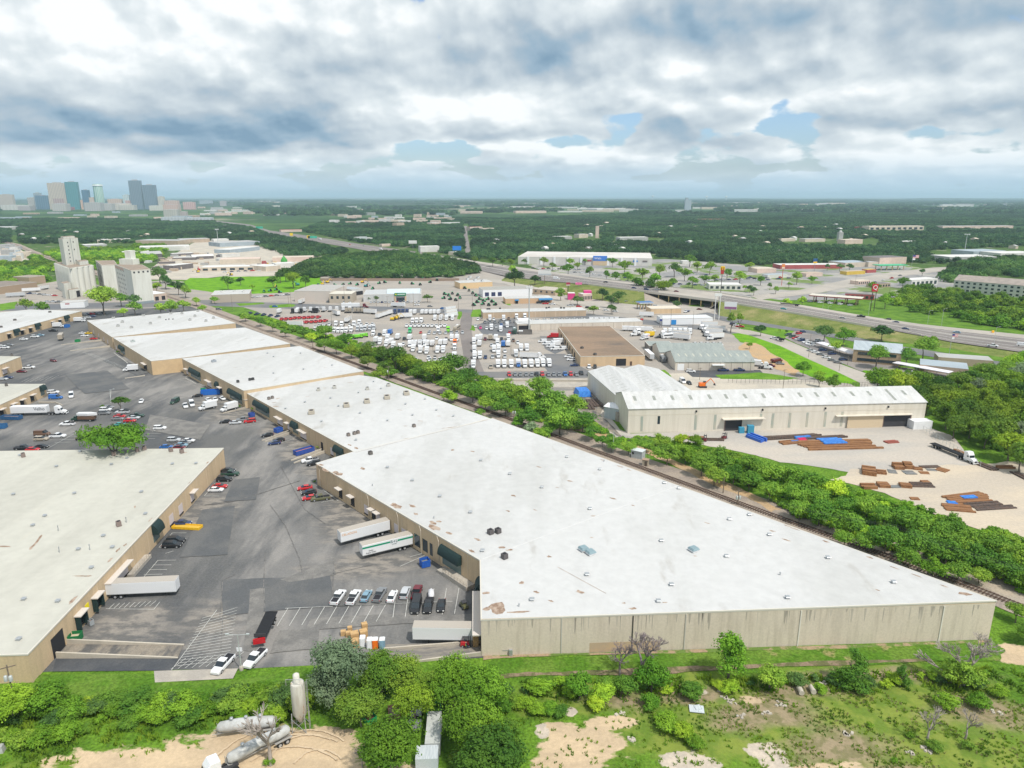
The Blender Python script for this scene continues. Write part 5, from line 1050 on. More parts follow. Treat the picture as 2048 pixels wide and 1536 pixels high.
# --- far woodland (one mass)
def inpoly_np(poly,X_,Y_):
 c=np.zeros(len(X_),bool); j=len(poly)-1
 for i in range(len(poly)):
  xi,yi=poly[i]; xj,yj=poly[j]
  if yi != yj: c ^= ((yi>Y_) != (yj>Y_)) & (X_<(xj-xi)*(Y_-yi)/(yj-yi)+xi)
  j=i
 return c
def forest(name,label,inc,exc,y0,y1,per,size,seed,src,clear=.0):
 r=np.random.RandomState(seed); A=.5*(y1 ** 2-y0 ** 2)*1.5; n_=int(A/per)
 d=np.sqrt(r.uniform(y0 ** 2,y1 ** 2,n_)); a=r.uniform(-.75,.75,n_); x=d*np.tan(a); y=d
 dz=y*CP+HC*SP; u=y*SP-HC*CP; PX=1024+F*x/dz; PY=768-F*u/dz
 k=np.zeros(n_,bool)
 for p in inc: k |= inpoly_np(p,PX,PY)
 for p in exc: k &= ~inpoly_np(p,PX,PY)
 k &= (PX>-80) & (PX<2130)
 if clear: k &= (np.sin(x*.004+1.3)*np.sin(y*.0031+.4)+.55*np.sin(x*.0013+y*.0009)+.3*np.sin(x*.011)*np.cos(y*.007))>clear
 x,y=x[k],y[k]; me=bpy.data.meshes.new(name); me.from_pydata(np.stack([x,y,np.full(len(x),size*.22)],1).tolist(),[],[])
 at=me.attributes.new('sc','FLOAT','POINT'); at.data.foreach_set('value',(size*.5*r.uniform(.7,1.25,len(x))).astype(np.float32))
 o=bpy.data.objects.new(name,me); COL.objects.link(o); tag(o,label,'woodland',kind='stuff')
 ng=bpy.data.node_groups.new(name,'GeometryNodeTree'); ng.interface.new_socket('Geometry',in_out='INPUT',socket_type='NodeSocketGeometry'); ng.interface.new_socket('Geometry',in_out='OUTPUT',socket_type='NodeSocketGeometry')
 N_=ng.nodes.new; gi,go=N_('NodeGroupInput'),N_('NodeGroupOutput'); ip=N_('GeometryNodeInstanceOnPoints'); oi=N_('GeometryNodeObjectInfo'); oi.inputs['Object'].default_value=src; oi.inputs['As Instance'].default_value=True
 na=N_('GeometryNodeInputNamedAttribute'); na.data_type='FLOAT'; na.inputs['Name'].default_value='sc'; rv=N_('FunctionNodeRandomValue'); rv.data_type='FLOAT_VECTOR'; rv.inputs[0].default_value=(0,0,0); rv.inputs[1].default_value=(.2,.2,6.28)
 lk=ng.links.new; lk(gi.outputs[0],ip.inputs['Points']); lk(oi.outputs['Geometry'],ip.inputs['Instance']); lk(na.outputs[0],ip.inputs['Scale']); lk(rv.outputs[0],ip.inputs['Rotation']); lk(ip.outputs[0],go.inputs[0])
 md=o.modifiers.new('scatter','NODES'); md.node_group=ng; print(name,len(x)); return o
tsrc=tree(1018,515,18,'small dark tree at the left end of the white superstore',None,col=5); src=[c for c in tsrc.children if c.name.startswith('crown')][0]
HWX=[(430,437),(500,446),(540,459),(600,467),(720,486),(845,503),(962,522),(1085,540),(1177,553),(1317,570),(1500,594),(1749,632),(2100,672),(2100,720),(1749,690),(1500,650),(1317,625),(1177,600),(1085,580),(1012,560),(900,535),(800,518),(660,493),(540,471),(500,456),(430,447)]
EXC=[HWX,[(1030,508),(1310,508),(1310,534),(1030,534)],[(926,446),(940,446),(946,514),(926,514)],[(1040,524),(1330,516),(1500,532),(1790,524),(1890,528),(2000,512),(2100,512),(2100,600),(1500,600),(1300,575)],[(1125,470),(1205,470),(1205,485),(1125,485)],[(1225,472),(1330,476),(1330,486),(1225,486)],[(1730,452),(1855,452),(1855,464),(1730,464)],[(1880,452),(2060,452),(2060,460),(1880,460)],[(1560,477),(1760,478),(1760,496),(1560,492)],[(1860,500),(2100,492),(2100,514),(1860,526)],
 [(-80,488),(60,486),(110,520),(60,545),(-80,545)],[(150,484),(700,480),(680,530),(560,552),(300,560),(170,545)]]
forest('woodland','dark green wooded suburb stretching behind the highway to the right',[[(940,520),(860,500),(720,485),(640,470),(600,462),(640,447),(700,440),(900,436),(1000,438),(1200,430),(1400,425),(2130,418),(2130,560),(1330,545),(1040,520)]],EXC,800,3900,130,13.5,1,src)
forest('woodland','dark green wooded belt between the downtown towers and the grain silos',[[(-80,440),(120,438),(420,441),(500,449),(530,462),(600,478),(640,492),(700,505),(600,520),(480,480),(330,486),(150,488),(60,488),(-80,486)]],EXC[:1]+[[(20,450),(35,450),(38,486),(20,486)]],900,3900,130,13.5,2,src)
forest('far_woodland','distant belts of trees fading to blue before the horizon',[[(-80,396),(2130,396),(2130,428),(700,440),(500,446),(-80,440)]],[[(0,405),(460,408),(520,430),(500,444),(0,440)]],3400,16000,1700,40,3,src,clear=.05)
gsrc=[c for c in tree(560,655-105,24,'dark green tree at the left end of the dark grove',None,col=4).children if c.name.startswith('crown')][0]
gsr2=[c for c in tree(1772,600,26,'fresh green tree next to the red and white sign pylon',None,col=0).children if c.name.startswith('crown')][0]
forest('grove','dark oak grove beyond the equipment yard',[[(560,552),(600,532),(640,520),(700,512),(800,506),(860,515),(950,533),(958,548),(890,556),(800,560),(700,558),(625,556)]],[],500,1600,62,13,6,gsrc)
forest('grove','bright green grove around the grain silos',[[(-80,530),(50,522),(110,503),(150,494),(330,492),(335,500),(310,522),(200,540),(110,545),(125,560),(90,566),(20,570),(-80,565)]],[[(-80,495),(62,495),(62,528),(-80,530)],[(60,503),(85,505),(125,528),(95,528)],[(95,545),(310,540),(310,610),(95,610)],[(165,480),(270,480),(270,497),(165,500)]],500,1500,62,12,7,gsr2)
forest('grove','green garden trees among the houses across the highway',[[(1765,600),(1780,585),(1830,578),(1900,588),(1990,596),(2110,606),(2110,668),(1990,654),(1900,640),(1840,632),(1790,614)]],[],400,1000,95,12.5,8,gsr2)
forest('grove','trees behind the long apartment block',[[(1880,560),(1900,538),(1950,522),(2010,518),(2110,520),(2110,552),(1990,556),(1900,566)]],[],600,1400,80,14,9,gsrc)
bsrc=[c for c in tree(1000,1362,34,'low bush at the left corner foot of the long wall',None,'bush',1,.0,name='shrub',cat='shrub').children][0]
bsr2=[c for c in tree(1120,1362,34,'low yellow-green bush beside the worn path',None,'bush',0,.0,name='shrub',cat='shrub').children][0]
B1=[(470,630),(520,643),(600,668),(660,692),(730,718),(800,745),(870,770),(960,802),(1060,840),(1110,857),(1190,866),(1225,880),(1210,862),(1130,810),(1000,765),(900,740),(800,716),(690,680),(560,645)]
B2=[(1215,880),(1300,898),(1380,925),(1460,955),(1530,985),(1575,1025),(1740,1090),(1850,1130),(1905,1150),(1930,1138),(2040,1185),(2080,1190),(2080,1090),(1990,1065),(1860,1025),(1760,1000),(1660,968),(1560,942),(1460,910),(1380,890),(1290,880)]
forest('undergrowth','dense green undergrowth filling the belts of trees by the railway',[B1,B2],[],120,560,8,3.4,21,bsrc)
forest('undergrowth','lighter bushes and vines in the railway belts and the right wood',[B1,B2,[(1850,850),(1868,835),(1910,862),(1990,898),(2048,925),(2110,925),(2110,700),(1960,745),(1900,772),(1800,754),(1735,752),(1740,768),(1825,776)]],[],120,600,12,4.0,22,bsr2)
forest('undergrowth','tangled undergrowth beneath the foreground trees',[[(640,1362),(960,1352),(1010,1400),(960,1560),(910,1560),(915,1430),(800,1400),(700,1425),(640,1410)]],[],90,180,5,2.6,23,bsrc)
# --- silos, mill
M_silo=mat('weathered_white_concrete',(.66,.66,.60),(.58,.575,.51),rough=.9,scale=.35,det=7,stretch=(1,1,.12),lo=.42,hi=.66,c3=(.42,.40,.34),s3=.25,c3lo=.64,c3hi=.8,fine=.06)
M_siltop=mat('silo_roof_dirt',(.33,.26,.20),(.26,.21,.17),rough=.95,scale=.2)
sA,sB=P(149,594),P(193,585); d1=(sB-sA).normalized(); d2=(P(113,576)-sA).normalized(); wA=(sB-sA).length; lA=(P(113,576)-sA).length
lA=min(lA,72.)
sil=thing('grain_silo','cluster of tall white concrete grain silos with a windowed head tower','silo',(sA.x,sA.y,0)); HZ=26.0
cor=MB().prism([(sA+d1*2+d2*2),(sA+d1*(wA-2)+d2*2),(sA+d1*(wA-2)+d2*(lA-1)),(sA+d1*2+d2*(lA-1))],0,HZ-.4); part('core',cor,M_silo,sil)
n1_,n2_=4,max(4,int(lA/(wA/4)))
for i in range(n1_):
 for j in range(n2_):
  if 0<i<n1_-1 and 0<j<n2_-1: continue
  c=sA+d1*(wA*(i+.5)/n1_)+d2*(lA*(j+.5)/n2_)
  part('silo_cell',MB().lathe((c.x,c.y,0),[(wA/n1_*.52,0),(wA/n1_*.52,HZ)],14),M_silo,sil)
def pob(o,a,b,c,d,z0,z1,name,m_,par,tm=None):      # a..b along d1, c..d along d2
 mb=MB().prism([o+d1*a+d2*c,o+d1*b+d2*c,o+d1*b+d2*d,o+d1*a+d2*d],z0,z1,0,tmi=1); return part(name,mb,[m_,tm or M_siltop],par)
pob(sA,.2,wA-.2,.2,lA,HZ-.3,HZ+.5,'roof_slab',M_silo,sil); pob(sA,wA*.55,wA*.95,lA*.15,lA*.35,HZ,HZ+4,'roof_house',M_silo,sil)
hw=pob(sA,wA*.12,wA*.80,lA*.38,lA*.66,HZ-1,51,'head_tower',M_silo,sil)
for k,z in enumerate((30,33.5,37,40.5,44,47.5)):
 for f in ((.30,.66) if k in (0,3,5) else (.30,)):
  c=sA+d1*(wA*(.12+.68*f))+d2*(lA*.38-.1); part('window',MB().box((c.x,c.y,z),(1.0,.2,1.3),rot=math.atan2(d1.y,d1.x)),M_dark,hw)
c=sA+d1*wA*.46+d2*(lA*.38-.15); part('tower_joint',MB().box((c.x,c.y,38),(.7,.3,26),rot=math.atan2(d1.y,d1.x)),plain((.36,.38,.36)),hw)
pob(sA,wA*.2,wA*.7,lA*.42,lA*.6,51,52.6,'tower_cap',M_silo,sil)
l_=thing('silo_annex','low white flat roofed annexes at the foot of the grain silos','building',tuple(sA-d1*10))
pob(sA,-12,-3,-2,12,0,14,'tall_annex',M_silo,l_); pob(sA,-8,6,-8,-1,0,8,'middle_annex',M_silo,l_); part('loading_opening',MB().box(tuple(sA+d1*3.5-d2*8.1+Vector((0,0,3.4))),(4.5,.3,5.6),rot=math.atan2(d1.y,d1.x)),M_dark,l_)
def millblock(name,label,roof,z,wm=M_silo,key='ML'):
 return block(name,label,'mill',roof,z,wm,M_siltop,coping=.8,key=key)
t1_=millblock('flour_mill','tall white windowless mill block with a faded red band and rooftop hut',[(262,541),(300,538),(284,529),(229,528.5)],29,key='M1')
w=Wall('M1',iv('M1',262,541),iv('M1',229,528.5))
for r_ in range(6):
 for k in range(5): part('window',w.box(w.L*(.45+.1*k),w.L*(.45+.1*k)+1.1,5+r_*4,6.6+r_*4,0,.1),M_dark,t1_)
part('faded_sign_band',w.box(w.L*.45,w.L*.98,26,28.3,0,.12),mat('faded_red',(.50,.30,.24),(.6,.5,.42),scale=.8),t1_,'faded reddish painted sign band')
w=Wall('M1',iv('M1',262,541),iv('M1',300,538))
for k in range(4): part('window',w.box(w.L*(.1+.24*k),w.L*(.1+.24*k)+1.4,26.4,27.8,0,.1),M_dark,t1_)
part('plinth',w.box(.2,w.L-.2,0,2,0,.1),plain((.25,.3,.32)),t1_)
c=P(256,529,29); part('roof_house',MB().box((c.x,c.y+3,31.5),(15,8,5),rot=-.25),M_silo,t1_); part('roof_tower',MB().box((c.x+1,c.y+4,37.5),(6.2,6,8),rot=-.25),M_silo,t1_)
t2_=millblock('flour_mill','rear white mill block with rows of small windows and a stained front',[(203,530),(234,529),(228,520.5),(191,521)],27,key='M2')
w=Wall('M2',iv('M2',203,530),iv('M2',191,521))
for r_ in range(5):
 for k in range(3): part('window',w.box(w.L*(.2+.25*k),w.L*(.2+.25*k)+1.3,4+r_*4.6,6+r_*4.6,0,.1),M_dark,t2_)
bx('mill_store','low pinkish store with pale roof joined to the right end of the mill',(308,602),(334,599),22,6,mat('pink_wall',(.5,.4,.33)),M_white,doors=2)
bx('mill_shed','low stained shed between the two white mill blocks',(204,577),(236,585),10,9,M_silo,M_siltop)
# --- downtown towers
def bandmat(name,c,c2,cols=8,horiz=False,rough=.5):
 M=bpy.data.materials.new(name); M.use_nodes=True; nt=M.node_tree; n,L,m,vm,ss,noise,mix,comb,ramp=mkn(nt); b=nt.nodes['Principled BSDF']; b.inputs['Roughness'].default_value=rough
 sp=n('ShaderNodeSeparateXYZ'); L(n('ShaderNodeTexCoord').outputs['Generated'],sp.inputs[0])
 a=m('FRACT',m('MULTIPLY',sp.outputs[2] if horiz else m('ADD',sp.outputs[0],sp.outputs[1]),cols)); f=ss(a,.42,.58); L(mix(f,c,c2),b.inputs['Base Color']); return M
def tower(label,x0,x1,yt,c,c2,cols=7,yb=419,horiz=False,dep=30,name='office_tower',cap=None,round_=False,rot=.15,rough=.4):
 a,b=P(x0,yb),P(x1,yb); W_=(b-a).length; ce=(a+b)/2; dd=ce.y*CP+HC*SP;
 z=HC+(392-yt)/F*ce.length*1.0
 for _ in range(4):
  z += (proj(ce.x,ce.y,z)[1]-yt)/F*ce.length
 t=thing(name,label,'tower',(ce.x,ce.y,0),'downtown towers'); M=bandmat('facade',c,c2,cols,horiz,rough); D=min(dep,W_)
 if round_:
  part('facade',MB().lathe((ce.x,ce.y,0),[(W_*.5,0),(W_*.48,z*.97),(W_*.42,z)],20),M,t); part('crown_ring',MB().lathe((ce.x,ce.y,z*.93),[(W_*.54,0),(W_*.54,z*.03),(W_*.2,z*.07)],20),M_white,t)
 else:
  part('facade',MB().box((ce.x,ce.y,z/2),(W_*.93,D,z),rot=rot),M,t)
  part('roof_plant',MB().box((ce.x,ce.y,z+z*.015),(W_*.4,D*.5,z*.04),rot=rot),plain(cap or (.45,.45,.46)),t)
 return t
G1,G2=(.14,.19,.24),(.20,.26,.31)
for a in [('wide beige slab tower striped by vertical ribs, tallest at the left of downtown',104,140,366,(.62,.52,.42),(.40,.34,.30),9),('teal glass tower pressed against the beige slab tower',139,163,364,(.06,.22,.24),(.08,.26,.29),5),('small dark blue glass tower between the teal and the round topped ones',170,183,380,(.06,.14,.22),(.09,.18,.27),4),
  ('tall dark grey glass tower with notched crown, left of the grey pair',265,289,361,G1,G2,6),('dark grey glass tower with notched crown, right of the grey pair',292,317,370,G1,(.18,.24,.29),6),('beige ribbed tower at the far left end of downtown',4,31,389,(.55,.48,.42),(.42,.37,.33),9),('black and white striped low tower',60,77,395,(.65,.62,.56),(.14,.13,.13),8),('dark blue glass tower with lighter corner, left of the beige slab',76,102,391,(.08,.15,.22),(.12,.21,.29),5),
  ('slim grey tower behind the dark blue one',74,86,386,(.25,.30,.33),(.32,.37,.4),3),('stepped white and cream block in front of the beige slab',103,128,391,(.66,.62,.54),(.55,.50,.43),4),('maroon and cream mid rise under the beige slab',112,134,397,(.36,.22,.22),(.46,.36,.32),4),('white and cyan slab tower left of the grey pair',250,263,390,(.62,.64,.62),(.35,.48,.52),4),('white ribbed tower right of the grey pair',319,331,393,(.66,.63,.55),(.4,.38,.33),4),
  ('pink cream block with pale pyramid roof right of the grey pair',331,360,401,(.52,.36,.31),(.60,.45,.38),5),('pink and white block with small dome',368,392,404,(.50,.30,.28),(.60,.42,.38),5),('peach stepped mid rise between the round tower and the grey pair',219,247,398,(.60,.46,.38),(.52,.38,.32),5),('pink brick block at the foot of the tall grey tower',254,270,401,(.46,.28,.26),(.56,.38,.33),4),('slim cream tower with pointed roof before the round topped one',199,210,396,(.62,.55,.42),(.54,.48,.37),3),('orange peach block right of the teal tower',165,175,400,(.56,.34,.24),(.64,.46,.36),3),('peach mid rise behind the orange block',183,193,395,(.58,.46,.38),(.52,.40,.33),3)]:
 tower(a[0],a[1],a[2],a[3],a[4],a[5],a[6])
tower('pale green round topped glass tower crowned with a white ring',193,211,368,(.42,.52,.46),(.16,.34,.28),5,round_=True)
for i,a in enumerate([('long low white arena roof at the left end of downtown',8,62,410,(.6,.58,.54)),('low grey blocks below the striped tower',42,66,412,(.42,.38,.38)),('wide grey block with flat top near the orange one',174,206,405,(.46,.44,.43)),('wide low cream block below the grey towers',243,272,410,(.56,.53,.47)),('low cream building with white dome right of the grey pair',302,332,411,(.60,.58,.52)),('low pink building under the pyramid roofed block',330,360,409,(.60,.42,.36)),('low maroon podium below the beige slab tower',117,146,414,(.40,.16,.18)),('low grey block right of the cream pointed one',208,228,407,(.50,.48,.46)),('low grey front block of the beige slab',110,138,407,(.50,.47,.44)),('low cream block left of the tall grey tower',224,262,407,(.60,.55,.48))]):
 tower(a[0],a[1],a[2],a[3],a[4],tuple(x*.9 for x in a[4]),6,yb=420+i % 3,name='downtown_block',dep=60)
for a in [('pale grey grain elevator block beyond the wood',331,359,419,436,(.46,.45,.40)),('pinkish block beside the pale grain elevator',361,375,423,435,(.48,.42,.40)),('long low pale blue terrace beyond the dark wood',326,372,434,444,(.50,.54,.56)),('white low terrace right of the long pale blue one',374,426,435,443,(.52,.55,.57)),('grey hospital slab on the wooded ridge',400,426,401,409,(.34,.38,.42)),('pinkish tower on the wooded ridge',441,453,402,412,(.44,.40,.40)),('cream square block among the flat lots below the ridge',544,560,411,417,(.66,.62,.54)),('low white depot at the left edge in the dark wood',-10,29,453,459,(.66,.65,.62))]:
 tower(a[0],a[1],a[2],a[3],a[5],tuple(x*.88 for x in a[5]),6,yb=a[4],name='far_block',dep=40)
# --- low mid and far buildings
PAL={'w': (.66,.65,.62),'c': (.60,.52,.42),'t': (.48,.38,.29),'g': (.42,.42,.41),'r': (.40,.10,.10),'p': (.66,.52,.44),'b': (.36,.42,.46),'d': (.17,.15,.15),'y': (.62,.44,.08)}
def lowb(label,x0,y0,x1,y1,dep,h,wall='c',roof='w',group=None,name='building',gab=False,nw=0):
 wm=mat('lowwall_'+wall,PAL[wall],tuple(x*.88 for x in PAL[wall]),scale=.1,fine=.06,fs=.3); rm=mat('lowroof_'+roof,PAL[roof],tuple(x*.9 for x in PAL[roof]),scale=.05,rough=.7,fine=.05,fs=.2)
 c4=frame((x0,y0),(x1,y1),dep)
 if gab: return gable(name,label,'building',c4,h,h+min(4,dep*.16),wm,rm,group=group)
 t=block(name,label,'building',[(p.x,p.y,h) for p in c4],h,wm,rm,group,coping=0,key='_',world=True)
 if nw:
  w=Wall('_',*sorted_front('_',c4))
  for k in range(nw): u=w.L*(k+.5)/nw; part('window',w.box(u-w.L/nw*.28,u+w.L/nw*.28,h*.2,h*.7,0,.15),M_glass,t)
 return t
G_='workshops and sheds beyond the mill'
for i,a in enumerate([('long white roofed shed above the silos',170,497,215,495,30,6,'g','w'),('white roofed shed behind the silo tower',195,486,262,484,30,6,'c','w'),('grey warehouse with the yellow green tree beside it',272,489,356,490,40,8,'t','g'),('long white topped shed over the yard',280,503,380,500,40,7,'w','w'),('white shed with wide grey front',245,511,300,509,22,5,'d','w'),('grey open shed by the timber yard',285,516,325,514,22,5,'d','g'),('small white shed in the timber yard',345,513,388,511,16,4,'d','w'),('white shed second in the timber yard',345,521,392,520,16,4,'d','w'),('white shed third in the timber yard',385,519,428,517,14,4,'d','w'),('white shed with dark side nearest the green field',347,541,387,536,16,6,'d','w'),
  ('brown stock rack row in the yard',300,521,330,520,8,3,'d','t'),('brown stock rack second in the yard',318,528,350,527,8,3,'d','t'),('long low cream shop with blue doors facing the yard',402,543,545,540,26,5,'c','w'),('cream workshop behind the blue door shop',440,528,520,526,30,6,'c','p'),('cream hall at the right end of the yard',500,540,532,543,22,6,'c','w'),('white roofed office beside the cement tower',552,537,590,535,20,6,'w','w'),('long cream building behind the green cone',545,524,628,522,26,6,'p','c'),('white roofed depot left of the highway',440,494,520,490,50,7,'b','g'),('grey roofed warehouse beside the cell mast',362,486,420,484,36,7,'t','g'),('small white hall left of the cell mast',428,486,458,485,24,7,'w','w'),('white roofed row of stores near the mast',460,507,520,500,30,6,'b','w'),('low white office over the green field',445,515,480,513,20,5,'w','c')]):
 lowb(*a,group=G_,gab=i in (5,8),nw=8 if 'blue doors' in a[0] else 0)
bx('superstore','big white superstore with blue sign panel across the highway',(1036,528),(1304,532),95,10,mat('store_white',(.62,.60,.57),(.56,.54,.5),scale=.1,fine=.04),mat('store_roof',(.52,.48,.44),(.60,.57,.53),scale=.02,fine=.06,fs=.2),cat='store',key='WM')
w=Wall('WM',*sorted_front('WM',frame((1036,528),(1304,532),95))); a0,a1=w.u(1186,524)[0],w.u(1214,524)[0]
sg_=part('sign_panel',w.box(a0,a1,6.0,12.5,0,2),plain((.06,.20,.62)),w.t); part('entrance_porch',w.box(a0,a1,0,6,0,1.8),plain((.60,.46,.32)),w.t)
pc=w.p((a0+a1)/2,2.15,9.3)-Vector(w.t.location); lettering('sign_lettering','Walmart',4.2,M_white,w.t,pc,182)
for f,c in ((.17,'r'),(.52,'r'),(.93,'d'),(.86,'b')): part('shop_sign',w.box(w.L*f,w.L*(f+.035),5,7,0,.4),plain(PAL[c] if c != 'b' else (.05,.25,.6)),w.t)
for k in range(9): part('parapet_pier',w.box(w.L*(.07+k*.1),w.L*(.085+k*.1),0,10.6,0,1.2),M_white,w.t)
for a in [('small tan roofed hut in front of the superstore',1258,530,1274,530,8,4,'c','r'),('white highway store on the frontage with blue trim',1365,580-52,1386,528,14,4,'w','w'),('white fast food building under the tall yellow sign',1418,579,1483,580,20,5,'w','w'),('long red striped shopping strip behind the avenue',1560,538,1684,537,22,5,'r','w'),('long white roofed strip right of the red striped one',1690,535,1740,533,30,6,'c','b'),('brown and white gable store on the strip',1736,534,1756,533,16,6,'c','g'),('orange tan fitness building with the green sign',1758,529,1812,527,30,9,'p','d'),('small yellow and brown food kiosk',1693,550,1730,548,10,4,'y','t'),('red and yellow food kiosk beside the fuel station',1734,546,1752,545,8,4,'r','y'),('white drive-through restaurant with big photo panels',1822,574,1874,570,14,7,'w','w'),('pale shop with red gable, left of the orange sign',1514,546,1552,545,20,5,'p','c'),('white and red burger shop behind the tree',1535,557,1575,555,10,4,'w','b'),('brick and orange shop by the avenue',1612,554,1645,552,12,4,'p','t'),('long grey warehouse at the upper right beyond the avenue',1898,524,1992,523,40,7,'g','w'),('white shop row at the right edge',1946,512,2010,510,40,7,'b','b'),('white shop row, rightmost at the edge',2000,516,2080,515,40,7,'w','w'),('tan shop under the motel sign',1716,570,1740,568,10,4,'p','c'),('small tan and blue sheds behind the red canopy station',1748,576,1780,574,10,4,'t','d'),
  ('red brick station shop behind the fuel canopy',1690,597,1748,600,9,4.5,'r','d'),('pink topped pawn shop by the access road',1166,602,1184,601,10,6,'p','w'),('white motel block beyond the highway',708,482,734,484,14,8,'w','w'),('white two storey office on the highway frontage',841,504,879,503,16,9,'w','w'),('small peach shop on the highway',764,493,784,492,10,4,'p','c'),('long red roofed store beside the highway',562,464,604,463,20,5,'p','r'),('white shed behind the billboard',897,510,914,511,14,5,'c','w')]:
 lowb(*a,group='shops beyond the highway',nw=6 if a[3-1]>560 else 0)
bk=lowb('bright pink corner store among trees below the highway',1136,600,1150,600,8,6,'r','w','shops beyond the highway')
for c in bk.children:
 if c.name.startswith('wall'): c.data.materials[0]=plain((.62,.05,.22))
mg=lowb('second bright pink store right of the dark oak',1168,600,1183,600,8,8,'r','r','shops beyond the highway')
for c in mg.children: c.data.materials[0]=plain((.62,.05,.22))
# apartments
ap=frame((1905,583),(2080,599),22); ta=gable('apartment_block','long pale apartment block with brown hipped roof at the right edge','apartments',ap,11,15.5,mat('apartment_wall',(.52,.52,.50),(.60,.58,.54),scale=.1),mat('brown_shingle',(.36,.31,.27),(.30,.26,.23),scale=.3))
da=(ap[1]-ap[0]).normalized(); na_=Vector((da.y,-da.x,0)); La=(ap[1]-ap[0]).length; ra=math.atan2(da.y,da.x)
for r_ in range(3):
 for k in range(14):
  c=ap[0]+da*(La*(k+.5)/14)+na_*.1; part('window',MB().box((c.x,c.y,2+r_*3.5),(2.2,.2,1.7),rot=ra),M_glass,ta)
# offices right of the grass bank
M_brick=mat('tan_brick_office',(.46,.34,.22),(.40,.30,.20),scale=.5,fine=.08,fs=3); M_slate=mat('blue_grey_roof',(.42,.47,.50),(.36,.41,.44),rough=.6,scale=.3,stretch=(2,.2,1))
o4=frame((1704,725),(1798,728),25); to=gable('office_building','two storey tan brick office with pale blue hipped roof among trees','office',frame((1704,724),(1800,733),20),7.2,10.5,M_brick,M_slate)
fo=frame((1704,724),(1800,733),20); do=(fo[1]-fo[0]).normalized(); no=Vector((do.y,-do.x,0))
for z in (2.0,5.4): c=(fo[0]+fo[1])/2+no*.08; part('window_band',MB().box((c.x,c.y,z),((fo[1]-fo[0]).length*.8,.16,1.6),rot=math.atan2(do.y,do.x)),M_glass,to)
lowb('low office wing with pale blue roof at the right by the trees',1838,742,1935,752,16,3.6,'t','b','offices by the wood')
lowb('long low office wing with light roof behind the wood',1875,728,1985,736,12,4.0,'t','g','offices by the wood')
def carport(label,a,b,dep,h=2.7):
 c4=frame(a,b,dep); t=thing('carport',label,'carport',tuple((c4[0]+c4[2])/2),'white carports of the offices'); part('canopy',MB().prism(c4,h,h+.25,bot=True),plain((.72,.70,.74)),t)
 for k in range(6):
  c=(c4[0]+c4[3])/2; e=(c4[1]+c4[2])/2; q=c.lerp(e,(k+.3)/5.6); part('post',MB().tube((q.x,q.y,0),(q.x,q.y,h),.12,seg=6),M_metal,t)
carport('white strip carport over cars beside the curved drive',(1630,694),(1700,717),6); carport('longer white strip carport in front of the low office wing',(1783,736),(1895,757),6)
# fuel canopies
def fuelcanopy(label,a,b,dep,h,c,trim,group='fuel canopies'):
 c4=frame(a,b,dep); t=thing('fuel_canopy',label,'canopy',tuple((c4[0]+c4[2])/2),group); part('canopy_roof',MB().prism(c4,h,h+.9,0,bot=True,tmi=1),[plain(trim),plain(c)],t)
 for k in range(5):
  for s_ in (.12,.88): q=c4[0].lerp(c4[1],(k+.5)/5).lerp(c4[3].lerp(c4[2],(k+.5)/5),s_); part('column',MB().box((q.x,q.y,h/2),(.7,.7,h)),plain((.45,.33,.2)),t)
 for k in range(4): q=c4[0].lerp(c4[1],(k+.5)/4).lerp(c4[3].lerp(c4[2],(k+.5)/4),.5); part('fuel_pump',MB().box((q.x,q.y,.9),(1.2,.7,1.8)),plain(trim),t)
 return t
fuelcanopy('long white fuel canopy with dark red edge beside the red sign',(1616,604),(1722,612),14,5.2,(.62,.57,.48),(.30,.05,.06)); fuelcanopy('small fuel canopy with bright blue striped roof',(1279,620),(1307,619),9,5,(.05,.15,.35),(.5,.55,.6)); fuelcanopy('bright green fuel canopy beyond the avenue',(1758,541),(1814,540),14,5.5,(.05,.42,.22),(.05,.42,.16))
# equipment and storage containers
def extras(): pass
# far scattered buildings: pale boxes on the plain
rf=random.Random(77); fi=0
def farrow(n_,xr,yr,sx,hh,cols,what,where,grp):
 pts=sorted([(rf.uniform(*xr),rf.uniform(*yr)) for _ in range(n_)])
 for i,(x,y) in enumerate(pts):
  p=P(x,y); L_=rf.uniform(*sx); c=rf.choice(cols); hz_=rf.uniform(*hh); sc={'w': 'white','c': 'cream','p': 'pinkish','t': 'tan','g': 'grey','b': 'blue-grey','r': 'red'}[c]
  nm='distant_building'; wm=mat('lowwall_'+c,PAL[c]); rm=mat('lowroof_w',PAL['w'])
  mb=MB().box((p.x,p.y,hz_/2),(L_,L_*rf.uniform(.25,.6),hz_),rot=rf.uniform(-.3,.3)); solo(nm,mb,wm,f'{sc} {what}, {ordn(i)} from the left {where}','building',grp)
farrow(50,(400,800),(415,431),(25,90),(6,14),['w','c','w','g','p'],'low building','in the flat lots right of downtown','low buildings right of downtown')
farrow(34,(660,905),(430,449),(18,55),(7,14),['w','c','w','p','b'],'block','above the wooded highway bend','blocks above the highway bend')
farrow(44,(880,1260),(407,428),(40,200),(7,12),['w','c','w','p'],'shed','beyond the middle woods','sheds beyond the middle woods')
farrow(46,(1240,1620),(407,425),(40,160),(8,18),['w','p','w','g','c'],'building','beyond the right woods','buildings beyond the right woods')
farrow(46,(1600,2045),(401,421),(60,240),(8,16),['w','w','c','g'],'long shed','near the right horizon','long sheds near the right horizon')
farrow(30,(400,1100),(399,410),(90,330),(10,18),['w','w','c'],'speck building','along the left horizon','pale buildings along the left horizon')
farrow(16,(0,420),(424,441),(25,100),(6,10),['t','c','g','p','b'],'low shed','on the flats below downtown','low sheds on the flats below downtown')
